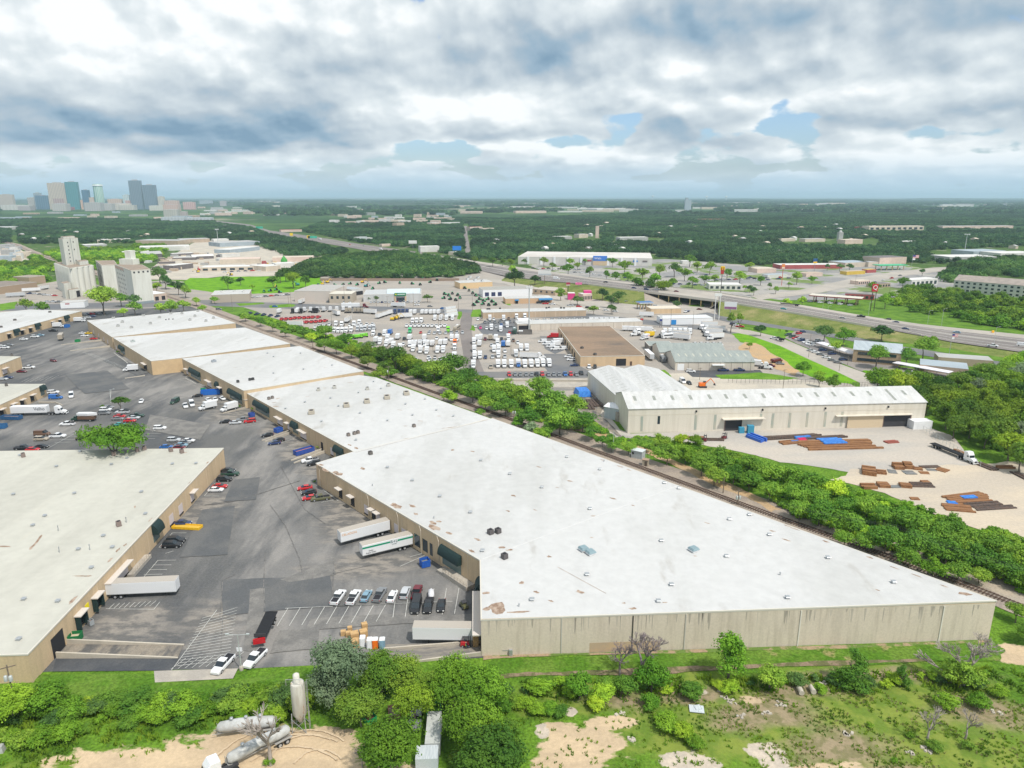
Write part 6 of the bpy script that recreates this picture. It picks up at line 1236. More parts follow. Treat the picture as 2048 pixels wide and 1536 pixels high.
for a in [('very long white warehouse gleaming near the horizon',832,405.5,1005,404.5,500,16,'w','w'),('long white shed in the green plain at centre right',1194,421,1240,420.5,110,10,'w','w'),('white civic building with round end in the woods',1240,484,1296,483,22,9,'g','w'),('grey hall roof in the woods left of the cream tower',1114,479,1144,478,20,6,'g','w'),('pale block beside the cream church tower',1158,476,1176,475,16,8,'c','g'),('long cream school with many windows in the right woods',1738,461,1847,460,30,11,'c','c'),('low red roofed school wing left of the cream one',1708,459,1738,460,20,7,'r','r'),('pinkish school row at the far right of the woods',1885,458,2026,457,26,8,'p','g'),('red roofed buildings deep in the right woods',1398,442,1450,442,26,7,'r','r'),('white gable church hall in the right woods',1690,488,1725,487,20,8,'p','c'),('white house gable in the woods beyond the avenue',1805,489,1832,488,14,6,'w','w'),('grey roofed chapel group in the right woods',1610,484,1650,483,18,6,'c','g'),('tan house roofs at the left of the chapel group',1562,483,1590,482,14,5,'c','c'),('brick block by the long straight street',794,456,809,455,16,14,'t','t'),('white roofed school left of the straight street',864,452,882,451,20,10,'p','w'),('long white flats left of the straight street',885,451,920,450,16,9,'w','w'),('maroon roofed blocks right of the straight street',940,461,965,460,16,9,'c','r'),('cream gable block right of the straight street',965,463,988,462,12,8,'c','c')]:
 lowb(*a,group='landmarks in the far woods',nw=10 if 'many windows' in a[0] else 0)
solo('church_tower',MB().box(tuple(P(1194,476)+Vector((0,0,12))),(7,7,24)).box(tuple(P(1194,476)+Vector((0,0,25))),(7.4,7.4,1.4)),mat('lowwall_p',PAL['p']),'slim cream church tower rising from the middle woods','tower')
solo('church_tower',MB().box(tuple(P(1679,482)+Vector((0,0,9))),(9,9,18)).box(tuple(P(1679,482)+Vector((0,0,20))),(6,6,4),taper=.3),mat('lowwall_g',PAL['g']),'grey stone steeple in the right woods','tower')
solo('grain_elevator',MB().box(tuple(P(1375,421)+Vector((0,0,32))),(40,20,64)).box(tuple(P(1372,421)+Vector((0,0,40))),(15,18,80)),plain((.36,.42,.46),.8),'pale blue grain elevator standing on the far plain','silo')
for i,(x,y,h) in enumerate(((1413,400,60),(1305,400.5,70),(1452,400,60))):
 p=P(x,401.5); t=thing('water_tower',('leftmost','left','right')[0 if i==1 else 1 if i==0 else 2]+' of three pale water towers on the horizon','water tower',(p.x,p.y,0),'water towers on the horizon'); part('tank',MB().lathe((p.x,p.y,h),[(8,0),(26,12),(26,22),(6,30)],12),M_white,t); part('stem',MB().tube((p.x,p.y,0),(p.x,p.y,h+2),7,6),M_white,t)
# low hills on the horizon
def hill(x0,x1,y,z,seed,c):
 r=random.Random(seed); mb=MB(); A,B=P(x0,y),P(x1,y); K_=60; top=[];
 for k in range(K_+1):
  f=k/K_; p=A.lerp(B,f); top.append(Vector((p.x,p.y+900,z*(math.sin(math.pi*f) ** .4)*(.75+.15*math.sin(f*17+seed)+.1*math.sin(f*41)))))
 for k in range(K_):
  p,q=A.lerp(B,k/K_),A.lerp(B,(k+1)/K_); mb.face([tuple(p-Vector((0,0,1))),tuple(q-Vector((0,0,1))),tuple(top[k+1]),tuple(top[k])]); mb.face([tuple(top[k]),tuple(top[k+1]),(top[k+1].x,top[k+1].y+2500,-1),(top[k].x,top[k].y+2500,-1)])
 struct('hills',mb,c,recalc=False)
M_hill=mat('wooded_hill',(.018,.045,.018),(.03,.062,.022),rough=1,scale=.01,det=8,fine=.3,fs=.03)
hill(320,1000,412,38,2,M_hill); hill(-600,420,407,34,4,M_hill); hill(1250,2600,401.5,50,5,M_hill); hill(1000,1500,404,30,7,M_hill)
hs=sorted([q[:3] for q in scatter([(960,510),(960,470),(1200,447),(2040,442),(2040,500),(1330,512),(1030,500)],34,(6,7),31,[0],9.)]+[q[:3] for q in scatter([(0,484),(0,458),(420,450),(600,472),(330,482)],12,(6,7),32,[0],9.)])
for i,(x,y,w_) in enumerate(hs):
 wl_='pcwg'[i % 4]; lowb(f'pale suburban roof, {ordn(i)} from the left showing through the dark woods',x-2-i % 3,y+.6,x+2+i % 2,y+.3,12,4.6+i % 3,wl_,'cgwt'[i % 4],group='roofs showing through the far woods',name='house',gab=True)
rk=random.Random(41)
def stacks(n_,poly,what,where,cols,sz,hh,name,cat,grp,seed):
 for i,(x,y,w_,c) in enumerate(sorted(scatter(poly,n_,(8,12),seed,cols,.9))):
  p=P(x,y); L_=rk.uniform(*sz); h=rk.uniform(*hh); solo(name,MB().box((p.x,p.y,h/2),(L_,L_*rk.uniform(.3,.7),h),rot=rk.uniform(-.25,.25)),mat('lowwall_'+c,PAL[c]),f'{ {"w": "white", "t": "tan", "d": "dark", "g": "grey", "c": "cream", "b": "blue-grey", "r": "red", "y": "yellow"}[c]} {what}, {ordn(i)} from the left {where}',cat,grp)
stacks(46,[(282,530),(330,512),(395,505),(440,512),(445,530),(400,536),(330,548)],'timber stack','in the yard beyond the mill',['t','d','t','g','w','c'],(4,12),(1.5,3.5),'timber_stack','stack','timber stacks beyond the mill',51)
stacks(22,[(0,500),(40,493),(55,520),(10,530),(-30,530)],'plant block','of the works at the left edge',['w','g','c','b'],(6,20),(3,9),'works_block','building','works at the left edge',52)
stacks(26,[(450,546),(640,530),(655,520),(560,520),(450,536)],'yard object','in the pale yard beside the grove',['w','d','t','r','y','b'],(3,7),(1.5,3),'yard_load','load','loads in the pale yard',53)
# --- vehicles
VC={'white': (.72,.73,.74),'silver': (.48,.50,.52),'grey': (.20,.21,.22),'black': (.018,.019,.022),'dark blue': (.02,.04,.12),'blue': (.03,.14,.42),'pale blue': (.20,.33,.42),'red': (.50,.015,.02),'maroon': (.14,.015,.025),'tan': (.38,.33,.26),'green': (.05,.45,.17),'lime': (.20,.62,.03),'yellow': (.75,.50,.02),'orange': (.75,.16,.01),'camouflage': (.12,.12,.06),'brown': (.14,.08,.05),'dark green': (.02,.06,.04),'teal': (.04,.30,.30),'pink': (.6,.05,.2)}
def vp(c): return mat('car_paint_'+c.replace(' ','_'),VC[c],rough=.28,spec=.6)
M_tyre=plain((.02,.02,.021),.9); M_rim=plain((.45,.46,.47),.4,.3); M_lamp=plain((.8,.8,.75),.2); M_tail=plain((.4,.01,.01),.3); M_chas=plain((.05,.05,.055),.7)
M_vg=mat('car_glass',(.02,.028,.035),rough=.08,spec=.8)
_tm={}
def sect(y,hw,z0,z1,k=.90): return [(-hw*.96,y,z0),(hw*.96,y,z0),(hw,y,z0+(z1-z0)*.35),(hw,y,z0+(z1-z0)*.72),(hw*k,y,z1),(-hw*k,y,z1),(-hw,y,z0+(z1-z0)*.72),(-hw,y,z0+(z1-z0)*.35)]
CARS={  # body stations (y, half width, top z); glass stations (y, half width, top z); roof (y0,y1,z,hw); wheelbase ys, radius
 'sedan': ([(-2.35,.78,.80),(-2.15,.88,1.0),(-1.5,.91,1.03),(1.0,.91,.98),(1.9,.89,.86),(2.32,.76,.66)],[(-1.95,.72,1.02),(-1.15,.64,1.40),(.25,.65,1.43),(1.15,.74,.99)],(-1.2,.3,1.43,.63),(-1.4,1.42),.33),
 'suv': ([(-2.4,.86,.95),(-2.3,.95,1.12),(1.1,.96,1.12),(2.1,.94,1.0),(2.42,.82,.75)],[(-2.35,.84,1.12),(-2.05,.78,1.68),(.35,.78,1.72),(1.2,.84,1.12)],(-2.1,.4,1.72,.77),(-1.45,1.48),.37),
 'pickup': ([(-2.9,.93,1.02),(-2.85,.99,1.08),(1.35,.99,1.12),(2.5,.98,1.08),(2.88,.88,.8)],[(-.85,.84,1.12),(-.6,.78,1.75),(.65,.79,1.80),(1.45,.86,1.12)],(-.65,.7,1.80,.78),(-1.85,1.85),.41),
 'van': ([(-2.8,.92,1.2),(-2.75,1.0,1.3),(1.5,1.0,1.3),(2.5,.96,1.15),(2.85,.86,.8)],[(-2.78,.92,1.3),(-2.7,.88,2.1),(1.0,.89,2.2),(1.95,.9,1.25)],(-2.72,1.05,2.22,.89),(-1.75,1.85),.38)}
def T_car(kind,col,lod):
 B,Gs,(r0,r1,rz,rw),wy,wr=CARS[kind]; paint=vp(col); out=[]
 b=MB().loft([sect(y,hw,.30,z) for y,hw,z in B])
 if kind=='van':
  b.box((0,-.95,1.72),(1.80,3.3,.95));
 out.append(('body',b.mesh('body',[paint],bevel=.05 if lod==0 else 0),None))
 g=MB().loft([[(-hw,y,zb),(hw,y,zb),(hw*.97,y,z),(-hw*.97,y,z)] for (y,hw,z),zb in zip(Gs,[min(1.0 if kind=='sedan' else 1.1,q[2])-.02 for q in Gs])])
 out.append(('windows',g.mesh('windows',[M_vg]),None))
 rf_=MB().box((0,(r0+r1)/2,rz+.01),(rw*2,r1-r0,.05),taper=.92)
 for s_ in (-1,1):
  for y in ((r0+r1)/2,): rf_.box((s_*rw*1.03,y,(rz+1.05)/2),(.05,.10,rz-1.02))
 out.append(('roof',rf_.mesh('roof',[paint]),None))
 if kind=='pickup': out.append(('cargo_bed',MB().box((0,-1.85,1.085),(1.55,1.85,.03)).mesh('cargo_bed',[M_dark if col != 'tan' else vp('tan')]),None))
 for y in wy:
  for s_ in (-1,1):
   hw=B[2][1]; out.append(('wheel',MB().tube((s_*(hw-.2),y,wr),(s_*(hw+.02),y,wr),wr,seg=12).mesh('wheel',[M_tyre]),None))
   if lod==0: out.append(('rim',MB().tube((s_*(hw+.0),y,wr),(s_*(hw+.035),y,wr),wr*.6,seg=10).mesh('rim',[M_rim]),len(out)-1))
 if lod<2:
  for s_ in (-1,1):
   out.append(('headlight',MB().box((s_*B[-1][1]*.78,B[-1][0]-.05,.68),(.34,.16,.14)).mesh('headlight',[M_lamp]),None))
   if lod==0: out.append(('taillight',MB().box((s_*B[0][1]*.9,B[0][0]+.02,.85),(.18,.1,.2)).mesh('taillight',[M_tail]),None))
 return out
def wheels(ys,hw,wr,lod,dual=()):
 o=[]
 for y in ys:
  for s_ in (-1,1):
   w=.3 if y not in dual else .55
   o.append(('wheel',MB().tube((s_*(hw-w),y,wr),(s_*hw,y,wr),wr,seg=12).mesh('wheel',[M_tyre]),None))
   if lod==0: o.append(('rim',MB().tube((s_*hw,y,wr),(s_*(hw+.03),y,wr),wr*.55,seg=10).mesh('rim',[M_rim]),-1))
 return o
def fixrims(out):
 r=[]
 for i,(n_,me,p) in enumerate(out): r.append((n_,me,i-1 if p==-1 else p))
 return r
def T_box(col,lod,L_=7.5,boxc='white',L2=5.2,bh=2.5):
 f=L_/2; o=[('cab',MB().loft([[(-1.0,y,.55),(1.0,y,.55),(1.0,y,z),(-1.0,y,z)] for y,z in ((f-2.3,2.3),(f-1.5,2.3),(f-1.05,1.55),(f,1.3),(f+.05,.75))]).mesh('cab',[vp(col)],bevel=.06 if lod==0 else 0),None)]
 o.append(('windshield',MB().face([(-.9,f-1.42,2.2),(.9,f-1.42,2.2),(.93,f-1.06,1.62),(-.93,f-1.06,1.62)]).box((0,f-1.85,1.85),(2.04,.6,.5)).mesh('windshield',[M_vg]),None))
 o.append(('cargo_box',MB().box((0,-f+L2/2,1.0+bh/2),(2.45,L2,bh)).mesh('cargo_box',[vp(boxc)],bevel=.03),None))
 o.append(('chassis',MB().box((0,-.2,.75),(1.0,L_-.6,.3)).mesh('chassis',[M_chas]),None))
 for s_ in (-1,1): o.append(('headlight',MB().box((s_*.75,f+.06,.95),(.3,.06,.2)).mesh('headlight',[M_lamp]),None))
 return fixrims(o+wheels((-f+1.5,f-1.1),1.12,.48,lod,(-f+1.5,)))
def T_tractor(col,lod):      # road tractor with sleeper, nose at +y, fifth wheel at the rear
 P_=vp(col); f=3.6
 o=[('cab',MB().loft([[(-1.12,y,.9),(1.12,y,.9),(1.12,y,z),(-1.12,y,z)] for y,z in ((-.9,3.7),(.6,3.85),(1.3,3.0),(1.75,1.9))]).mesh('cab',[P_],bevel=.08 if lod==0 else 0),None),('hood',MB().loft([[(-hw,y,.7),(hw,y,.7),(hw*.92,y,z),(-hw*.92,y,z)] for y,z,hw in ((1.6,1.95,1.02),(2.8,1.75,.92),(3.55,1.35,.75))]).mesh('hood',[P_],bevel=.05 if lod==0 else 0),None),
  ('windshield',MB().face([(-.98,1.32,2.92),(.98,1.32,2.92),(1.0,1.76,2.0),(-1.0,1.76,2.0)]).box((0,.95,2.35),(2.28,.7,.6)).mesh('windshield',[M_vg]),None),('grille',MB().box((0,3.58,1.05),(1.1,.06,.6)).mesh('grille',[M_chas]),None),('bumper',MB().box((0,3.62,.55),(2.2,.2,.35)).mesh('bumper',[P_]),None),
  ('chassis',MB().box((0,-1.4,.85),(.95,4.6,.3)).mesh('chassis',[M_chas]),None),('fuel_tank',MB().tube((-1.05,-.5,.75),(-1.05,.9,.75),.32,seg=10).tube((1.05,-.5,.75),(1.05,.9,.75),.32,seg=10).mesh('fuel_tank',[M_metal]),None)]
 for s_ in (-1,1): o.append(('headlight',MB().box((s_*.82,3.35,1.15),(.25,.3,.25)).mesh('headlight',[M_lamp]),None))
 return fixrims(o+wheels((-3.1,-1.8,2.5),1.2,.5,lod,(-3.1,-1.8)))
def T_trailer(col,lod,L_=14.8,roof='tan'):
 f=L_/2; tm_=plain((.42,.38,.33),.7) if roof=='tan' else M_white
 o=[('trailer_box',MB().box((0,0,2.62),(2.58,L_,2.85)).mesh('trailer_box',[vp(col)],bevel=.05),None),('trailer_roof',MB().box((0,0,4.06),(2.52,L_-.06,.05)).mesh('trailer_roof',[tm_]),None),('chassis',MB().box((0,0,1.0),(1.1,L_-1,.3)).mesh('chassis',[M_chas]),None),
  ('landing_gear',MB().box((-.6,f-3.2,.55),(.15,.15,1.1)).box((.6,f-3.2,.55),(.15,.15,1.1)).mesh('landing_gear',[M_chas]),None),('bottom_rail',MB().box((1.3,0,1.28),(.05,L_,.14)).box((-1.3,0,1.28),(.05,L_,.14)).mesh('bottom_rail',[M_metal]),None),('rear_bumper',MB().box((0,-f+.1,.55),(2.2,.1,.12)).mesh('rear_bumper',[M_chas]),None)]
 return fixrims(o+wheels((-f+2.3,-f+3.6),1.25,.5,lod,(-f+2.3,-f+3.6)))
def T_flat(col,lod,L_=14.5,z=1.35):
 f=L_/2; o=[('deck',MB().box((0,0,z),(2.55,L_,.16)).mesh('deck',[mat('flatbed_deck',VC[col],rough=.9,fine=.15,fs=3)]),None),('chassis',MB().box((0,0,z-.3),(1.1,L_-.5,.45)).mesh('chassis',[M_chas]),None),('headboard',MB().box((0,f,z+.35),(2.4,.12,.7)).mesh('headboard',[M_chas]),None)]
 return fixrims(o+wheels((-f+1.6,-f+2.9),1.25,.5,lod,(-f+1.6,-f+2.9)))
def T_bus(col,lod,L_=11.5):
 f=L_/2; o=[('body',MB().loft([[(-1.25,y,.4),(1.25,y,.4),(1.25,y,z),(-1.25,y,z)] for y,z in ((-f,3.0),(-f+.2,3.25),(f-.5,3.25),(f,2.2))]).mesh('body',[vp(col)],bevel=.08),None),('windows',MB().box((0,.2,2.2),(2.54,L_*.82,.8)).mesh('windows',[M_vg]),None),('windshield',MB().face([(-1.1,f-.40,3.0),(1.1,f-.40,3.0),(1.15,f+.03,1.5),(-1.15,f+.03,1.5)]).mesh('windshield',[M_vg]),None),('roof_unit',MB().box((0,-1,3.4),(1.4,2.2,.3)).mesh('roof_unit',[M_white]),None)]
 return fixrims(o+wheels((-f+2.6,f-2.2),1.27,.5,lod))
def T_agri(col,lod):
 P_=vp(col); return fixrims([('hood',MB().box((0,.9,1.3),(.9,1.9,.8),taper=.9).mesh('hood',[P_]),None),('cab',MB().box((0,-.7,2.0),(1.5,1.4,1.5),taper=.9).mesh('cab',[M_vg]),None),('cab_roof',MB().box((0,-.7,2.8),(1.6,1.5,.15)).mesh('cab_roof',[P_]),None),('axle_frame',MB().box((0,0,.8),(.7,3.6,.3)).mesh('axle_frame',[M_chas]),None)]+wheels((1.2,),.9,.5,2)+wheels((-.9,),1.2,.9,2))
def T_excav(col,lod):
 P_=vp(col); return [('tracks',MB().box((-1.1,0,.45),(.6,3.6,.9)).box((1.1,0,.45),(.6,3.6,.9)).mesh('tracks',[M_chas]),None),('house',MB().box((0,-.4,1.7),(2.6,2.9,1.4),taper=.93).mesh('house',[P_]),None),('cab',MB().box((-.7,1.0,2.2),(1.0,1.3,1.6)).mesh('cab',[M_vg]),None),('boom',MB().tube((.4,.8,2.0),(.4,3.6,4.6),.3,.25,4).tube((.4,3.6,4.6),(.4,5.6,2.2),.22,.18,4).mesh('boom',[P_]),None),('bucket',MB().box((.4,5.6,1.7),(1.0,.9,.9),taper=.7).mesh('bucket',[M_chas]),None)]
def T_fork(col,lod):
 P_=vp(col); return fixrims([('body',MB().box((0,-.4,.75),(1.2,1.9,.9),taper=.92).mesh('body',[P_],bevel=.05),None),('guard',MB().tube((-.5,.4,1.1),(-.5,.3,2.2),.05).tube((.5,.4,1.1),(.5,.3,2.2),.05).tube((-.5,-1.0,1.1),(-.5,-.8,2.2),.05).tube((.5,-1.0,1.1),(.5,-.8,2.2),.05).box((0,-.25,2.22),(1.15,1.3,.07)).mesh('guard',[M_chas]),None),('mast',MB().box((-.35,.75,1.3),(.12,.14,2.6)).box((.35,.75,1.3),(.12,.14,2.6)).mesh('mast',[M_chas]),None),('forks',MB().box((-.3,1.4,.35),(.12,1.2,.06)).box((.3,1.4,.35),(.12,1.2,.06)).mesh('forks',[M_metal]),None),('seat',MB().box((0,-.4,1.3),(.5,.5,.3)).mesh('seat',[M_chas]),None)]+wheels((.5,-.9),.62,.3,lod))
def T_dump(col,lod):
 P_=vp(col); return fixrims([('dump_body',MB().loft([[(-1.2,y,z0),(1.2,y,z0),(1.25,y,z1),(-1.25,y,z1)] for y,z0,z1 in ((-3.2,1.4,2.4),(1.0,1.1,2.7))]).mesh('dump_body',[P_]),None),('cab',MB().box((0,2.0,1.8),(2.1,1.5,1.9),taper=.9).mesh('cab',[P_]),None),('windshield',MB().box((0,2.35,2.15),(2.0,.9,.6)).mesh('windshield',[M_vg]),None),('chassis',MB().box((0,-.2,.8),(1,6,.3)).mesh('chassis',[M_chas]),None)]+wheels((-2.4,-1.2,2.2),1.2,.5,2))
TPL={'box': T_box,'tractor': T_tractor,'trailer': T_trailer,'flatbed': T_flat,'bus': T_bus,'agri': T_agri,'excavator': T_excav,'forklift': T_fork,'dump': T_dump}
NAMES={'sedan': ('parked_car','car'),'suv': ('parked_suv','car'),'pickup': ('pickup_truck','pickup'),'van': ('panel_van','van'),'box': ('box_truck','box truck'),'tractor': ('road_tractor','truck'),'trailer': ('semi_trailer','semi trailer'),'flatbed': ('flatbed_trailer','trailer'),'bus': ('motor_coach','bus'),'agri': ('farm_tractor','tractor'),'excavator': ('excavator','digger'),'forklift': ('forklift','forklift'),'dump': ('dump_truck','truck')}
def vehicle(kind,col,cx,cy,hd,label,group=None,lod=1,z=0.,world=None,**kw):
 key=(kind,col,lod,tuple(sorted(kw.items())))
 if key not in _tm: _tm[key]=T_car(kind,col,lod) if kind in CARS else TPL[kind](col,lod,**kw)
 p=world or P(cx,cy,z); nm,cat=NAMES[kind]
 e=thing(nm,label,cat,(p[0],p[1],z+.03),group); e.rotation_euler=(0,0,-R(hd)); obs=[]
 for (n_,me,par) in _tm[key]: obs.append(meshobj(n_,me,obs[par] if par is not None else e))
 return e
def V2(kind,col,a,b,label,group=None,lod=0,**kw):      # rear and nose ground pixels
 A,B=P(*a),P(*b); d=B-A; hd=math.degrees(math.atan2(d.x,d.y)); c=(A+B)/2; return vehicle(kind,col,0,0,hd,label,group,lod,world=c,**kw)
GC='cars and trucks parked in the depot yard'
for a in [('pickup','white',677,1199,9,'white pickup with black bed cover, first in the front parking row'),('pickup','white',708,1199,8,'white pickup with boxes in its bed, second in the front parking row'),('sedan','pale blue',733,1196,6,'pale blue sedan, third in the front parking row'),('pickup','grey',760,1194,8,'grey pickup with loaded bed, fourth in the front parking row'),('sedan','white',785,1197,5,'white sedan, fifth in the front parking row'),('suv','silver',811,1190,4,'silver hatchback, sixth in the front parking row'),('pickup','maroon',834,1189,2,'maroon pickup with loaded bed at the right of the row'),('van','black',833,1217,181,'black boxy wagon nose out in the second parking row'),('pickup','black',857,1216,180,'black pickup between the black wagon and black sedan'),('sedan','black',883,1216,179,'black sedan at the right of the second parking row'),
  ('sedan','black',457,944,87,'dark sedan farthest along the corner of the cream roofed warehouse'),('pickup','dark green',461,951,88,'dark green pickup at the corner of the cream roofed warehouse'),('suv','black',449,962,88,'black off-road wagon by the cream roofed warehouse'),('sedan','red',440,976,86,'red sedan between the black wagon and the white sedan'),('sedan','white',432,983,86,'white sedan beside the red one at the warehouse wall'),('suv','black',345,1094,86,'black wagon by the green awning of the near warehouse'),('suv','black',352,1085,86,'second black wagon behind the one by the green awning'),('sedan','dark blue',366,1050,86,'dark blue car behind the yellow open container'),
  ('sedan','red',610,979,250,'red coupe nose out by the largest warehouse corner'),('sedan','black',618,988,250,'black car between the two red coupes'),('sedan','red',620,999,250,'lower red coupe of the two by the warehouse corner'),('pickup','camouflage',641,1000,250,'camouflage painted pickup beside the red coupes'),('pickup','white',620,924,245,'white pickup behind the corner of the largest warehouse'),('suv','black',628,930,250,'dark wagon half hidden by the roof corner'),('sedan','dark blue',549,889,250,'bright navy sedan at the steps of the second nearest warehouse'),('sedan','black',557,883,250,'black sedan behind the navy sedan'),('sedan','black',535,873,250,'black sedan beside the blue skip'),
  ('sedan','black',451,846,255,'dark sedan with red lights at the left of a short row'),('sedan','silver',471,848,75,'silver sedan second in the short row'),('pickup','grey',487,842,250,'grey pickup behind the red wagon'),('suv','red',500,845,250,'red wagon at the right of the short row'),('sedan','white',283,805,160,'white sedan driving alone across the depot yard'),('van','dark green',350,806,185,'dark green van alone near the middle of the yard'),('pickup','white',371,814,150,'small white pickup left of the white van'),('van','white',384,811,150,'white panel van right of the small white pickup'),('sedan','white',417,802,140,'white car behind the box trucks, left'),('sedan','white',431,801,150,'white car behind the box trucks, middle'),('sedan','white',445,799,140,'white car behind the box trucks, right'),('sedan','black',395,794,250,'black car beside the green container'),
  ('sedan','maroon',107,723,120,'maroon sedan driving in the wide yard lane'),('van','blue',112,798,85,'blue and white painted van by the steps of the left warehouse'),('suv','white',107,787,75,'white wagon behind the blue painted van'),('van','white',143,794,150,'white van parked alone right of the blue painted one'),('pickup','white',135,851,265,'white pickup with ladder rack before the boat lorry'),('pickup','white',116,875,85,'white crew pickup in the lower left lot'),('suv','tan',83,881,85,'tan wagon left of the white crew pickup'),('van','brown',85,871,85,'brown enclosed trailer with white roof behind the tan wagon'),('pickup','black',47,899,85,'black pickup at the edge of the near roof'),('sedan','black',84,896,85,'black sedan right of the black pickup at the roof edge'),('sedan','red',66,902,85,'red car peeping over the near roof edge'),
  ('suv','grey',209,829,85,'dark wagon first of three by the umbrella tree'),('suv','white',212,822,85,'white wagon second of three by the umbrella tree'),('sedan','grey',216,817,85,'grey sedan third of three by the umbrella tree'),('pickup','silver',245,827,265,'silver pickup under the right of the umbrella tree'),('pickup','dark green',274,834,85,'long dark green pickup right of the umbrella tree'),('sedan','red',240,835,85,'upper red car of the pair in the middle lot'),('sedan','grey',236,840,85,'grey sedan left of the lower red car'),('sedan','red',260,844,85,'lower red car of the pair in the middle lot'),('sedan','silver',268,838,85,'silver coupe behind the lower red car'),('sedan','teal',241,852,85,'pale teal sedan alone below the red cars'),('suv','white',320,859,85,'white wagon alone at the right of the lot'),
  ('suv','silver',348,883,85,'silver wagon in the lower right group of the lot'),('sedan','white',377,884,85,'white coupe right of the silver wagon'),('sedan','grey',369,888,85,'grey sedan between silver wagon and white coupe'),('sedan','blue',333,897,85,'blue roofed car at the edge of the near roof'),('sedan','pale blue',363,893,85,'pale blue sedan over the near roof edge'),('sedan','maroon',359,898,85,'maroon car right of the blue roofed one'),('sedan','black',166,880,85,'black car behind the white cabin left of the spreading tree'),('pickup','white',58,737,80,'white pickup by the small left warehouse corner'),('sedan','maroon',44,745,85,'maroon sedan by the small left warehouse corner'),('sedan','dark blue',16,757,85,'navy sedan near the left edge of the lot'),('sedan','silver',6,760,85,'silver sedan cut by the left edge'),
  ('suv','white',70,675,85,'white wagon by the awnings of the long left warehouse'),('sedan','white',48,680,80,'white sedan below the awnings of the long left warehouse'),('sedan','pale blue',81,672,80,'pale blue sedan right of the white wagon there'),('pickup','black',107,663,90,'black pickup at the far end of the left warehouse'),('sedan','white',4,694,80,'lower white car at the far left edge'),('suv','white',10,697,80,'upper white wagon at the far left edge'),('sedan','grey',19,692,80,'grey car at the far left edge'),('sedan','white',170,673,80,'white sedan near the farthest dock wall, lower'),('sedan','white',166,668,80,'white sedan near the farthest dock wall, upper'),('sedan','yellow',178,668,80,'yellow car near the farthest dock wall'),('sedan','red',188,679,80,'red car near the farthest dock wall'),('pickup','white',447,1334,192,'white pickup nose down at the striped corner of the lot')]:
 vehicle(a[0],a[1],a[2],a[3],a[4],a[5],GC,lod=0 if a[3]>790 else 1)
vehicle('pickup','white',511,1322,196,'white tow truck cab facing the camera at the lot edge',GC,0); V2('flatbed','black',(546,1243),(522,1296),'long dark flatbed behind the white tow truck cab',GC,L_=9,z=1.2)
solo('winch_frame',MB().box(tuple(P(520,1297)+Vector((0,0,1.8))),(2.4,.3,1.2),rot=.3),vp('red'),'red winch frame between tow truck cab and its flatbed','frame')
tr1=V2('trailer','white',(784,1062),(672,1092),'white semi trailer with faint orange lettering, upper of the two at the dock','white semi trailers at docks',L_=14.0)
tr2=V2('trailer','white',(824,1092),(722,1117),'white semi trailer with green stripe backed to the dock','white semi trailers at docks',L_=13.6)
tr3=V2('trailer','white',(211,1194),(362,1187),'white semi trailer backed to the near left warehouse','white semi trailers at docks',L_=16); tr4=V2('trailer','white',(958,1284),(826,1282),'white semi trailer in the sunken dock beside the forklift','white semi trailers at docks',L_=13.5)
M_grn=plain((.0,.26,.14),.4); M_orgt=plain((.75,.38,.15),.6)
sd_=lambda tr,y0,y1,z0,z1,m_,n_='stripe',s_=1: meshobj(n_,MB().box((s_*1.31,(y0+y1)/2,(z0+z1)/2),(.03,abs(y1-y0),z1-z0)).mesh(n_,[m_]),tr)
vis_side=1
def trtext(tr,txt,y,z,size,m_,side=1,sx=1.):
 me=textmesh(txt,size,m_); o=bpy.data.objects.new('lettering',me); wl(o,tr); o.location=(side*1.335,y,z); o.rotation_euler=(math.pi/2,0,math.pi/2 if side>0 else-math.pi/2); o.scale=(sx,1,1); return o
def camside(tr):
 h=tr.rotation_euler.z; rx=Vector((math.cos(h),math.sin(h),0)); return 1 if rx.dot(-Vector(tr.location))>0 else-1
s2=camside(tr2); sd_(tr2,-6.8,-2.6,3.1,3.55,M_grn,s_=s2); sd_(tr2,-.6,6.8,3.1,3.55,M_grn,s_=s2); trtext(tr2,'R+L',-1.65,3.25,1.2,plain((.02,.10,.12),.5),s2); trtext(tr2,'CARRIERS',-1.65,2.55,.3,plain((.02,.10,.12),.5),s2); trtext(tr2,'Global',4.6,2.3,.45,plain((.05,.05,.06),.5),s2); trtext(tr2,'Supply Chain',4.6,1.75,.5,plain((.05,.05,.06),.5),s2)
s1=camside(tr1); trtext(tr1,'CELADON',4.6,3.2,.8,M_orgt,s1,1.1)
lt_=V2('trailer','white',(24,831),(100,829),'white long trailer backed to the left edge warehouse','white semi trailers at docks',L_=14.5,roof='grey'); V2('tractor','white',(104,829),(130,828),'white sleeper cab pulling the long trailer at the left warehouse',GC); trtext(lt_,'Velho',4.4,2.9,1.9,plain((.03,.04,.07),.5),camside(lt_))
for a in [((284,741),(240,744),'white box truck backed to the peach end wall of the row'),((432,815),(399,822),'white box truck in mid yard, left of two'),((474,817),(443,825),'white box truck in mid yard, right of two')]: V2('box','white',a[0],a[1],a[2],GC)
V2('trailer','tan',(128,672),(117,688),'tan open trailer parked in the far lane of the yard',GC,L_=9)
V2('box','dark green',(196,842),(140,842),'lorry with a long stake bed carrying a white boat',GC,L_=9.5,L2=6.6,boxc='brown',bh=1.2)
solo('boat',MB().loft([[(p.x+s_*w*.0,p.y-w+0,2.6+0),(p.x,p.y+w,2.6),(p.x,p.y+w*1.1,3.6),(p.x,p.y-w*1.1,3.6)] for p,w,s_ in ((P(158,842),.9,0),(P(180,842),1.1,0),(P(196,842),.2,0))]),vp('white'),'white boat hull lying on the stake bed lorry','boat')
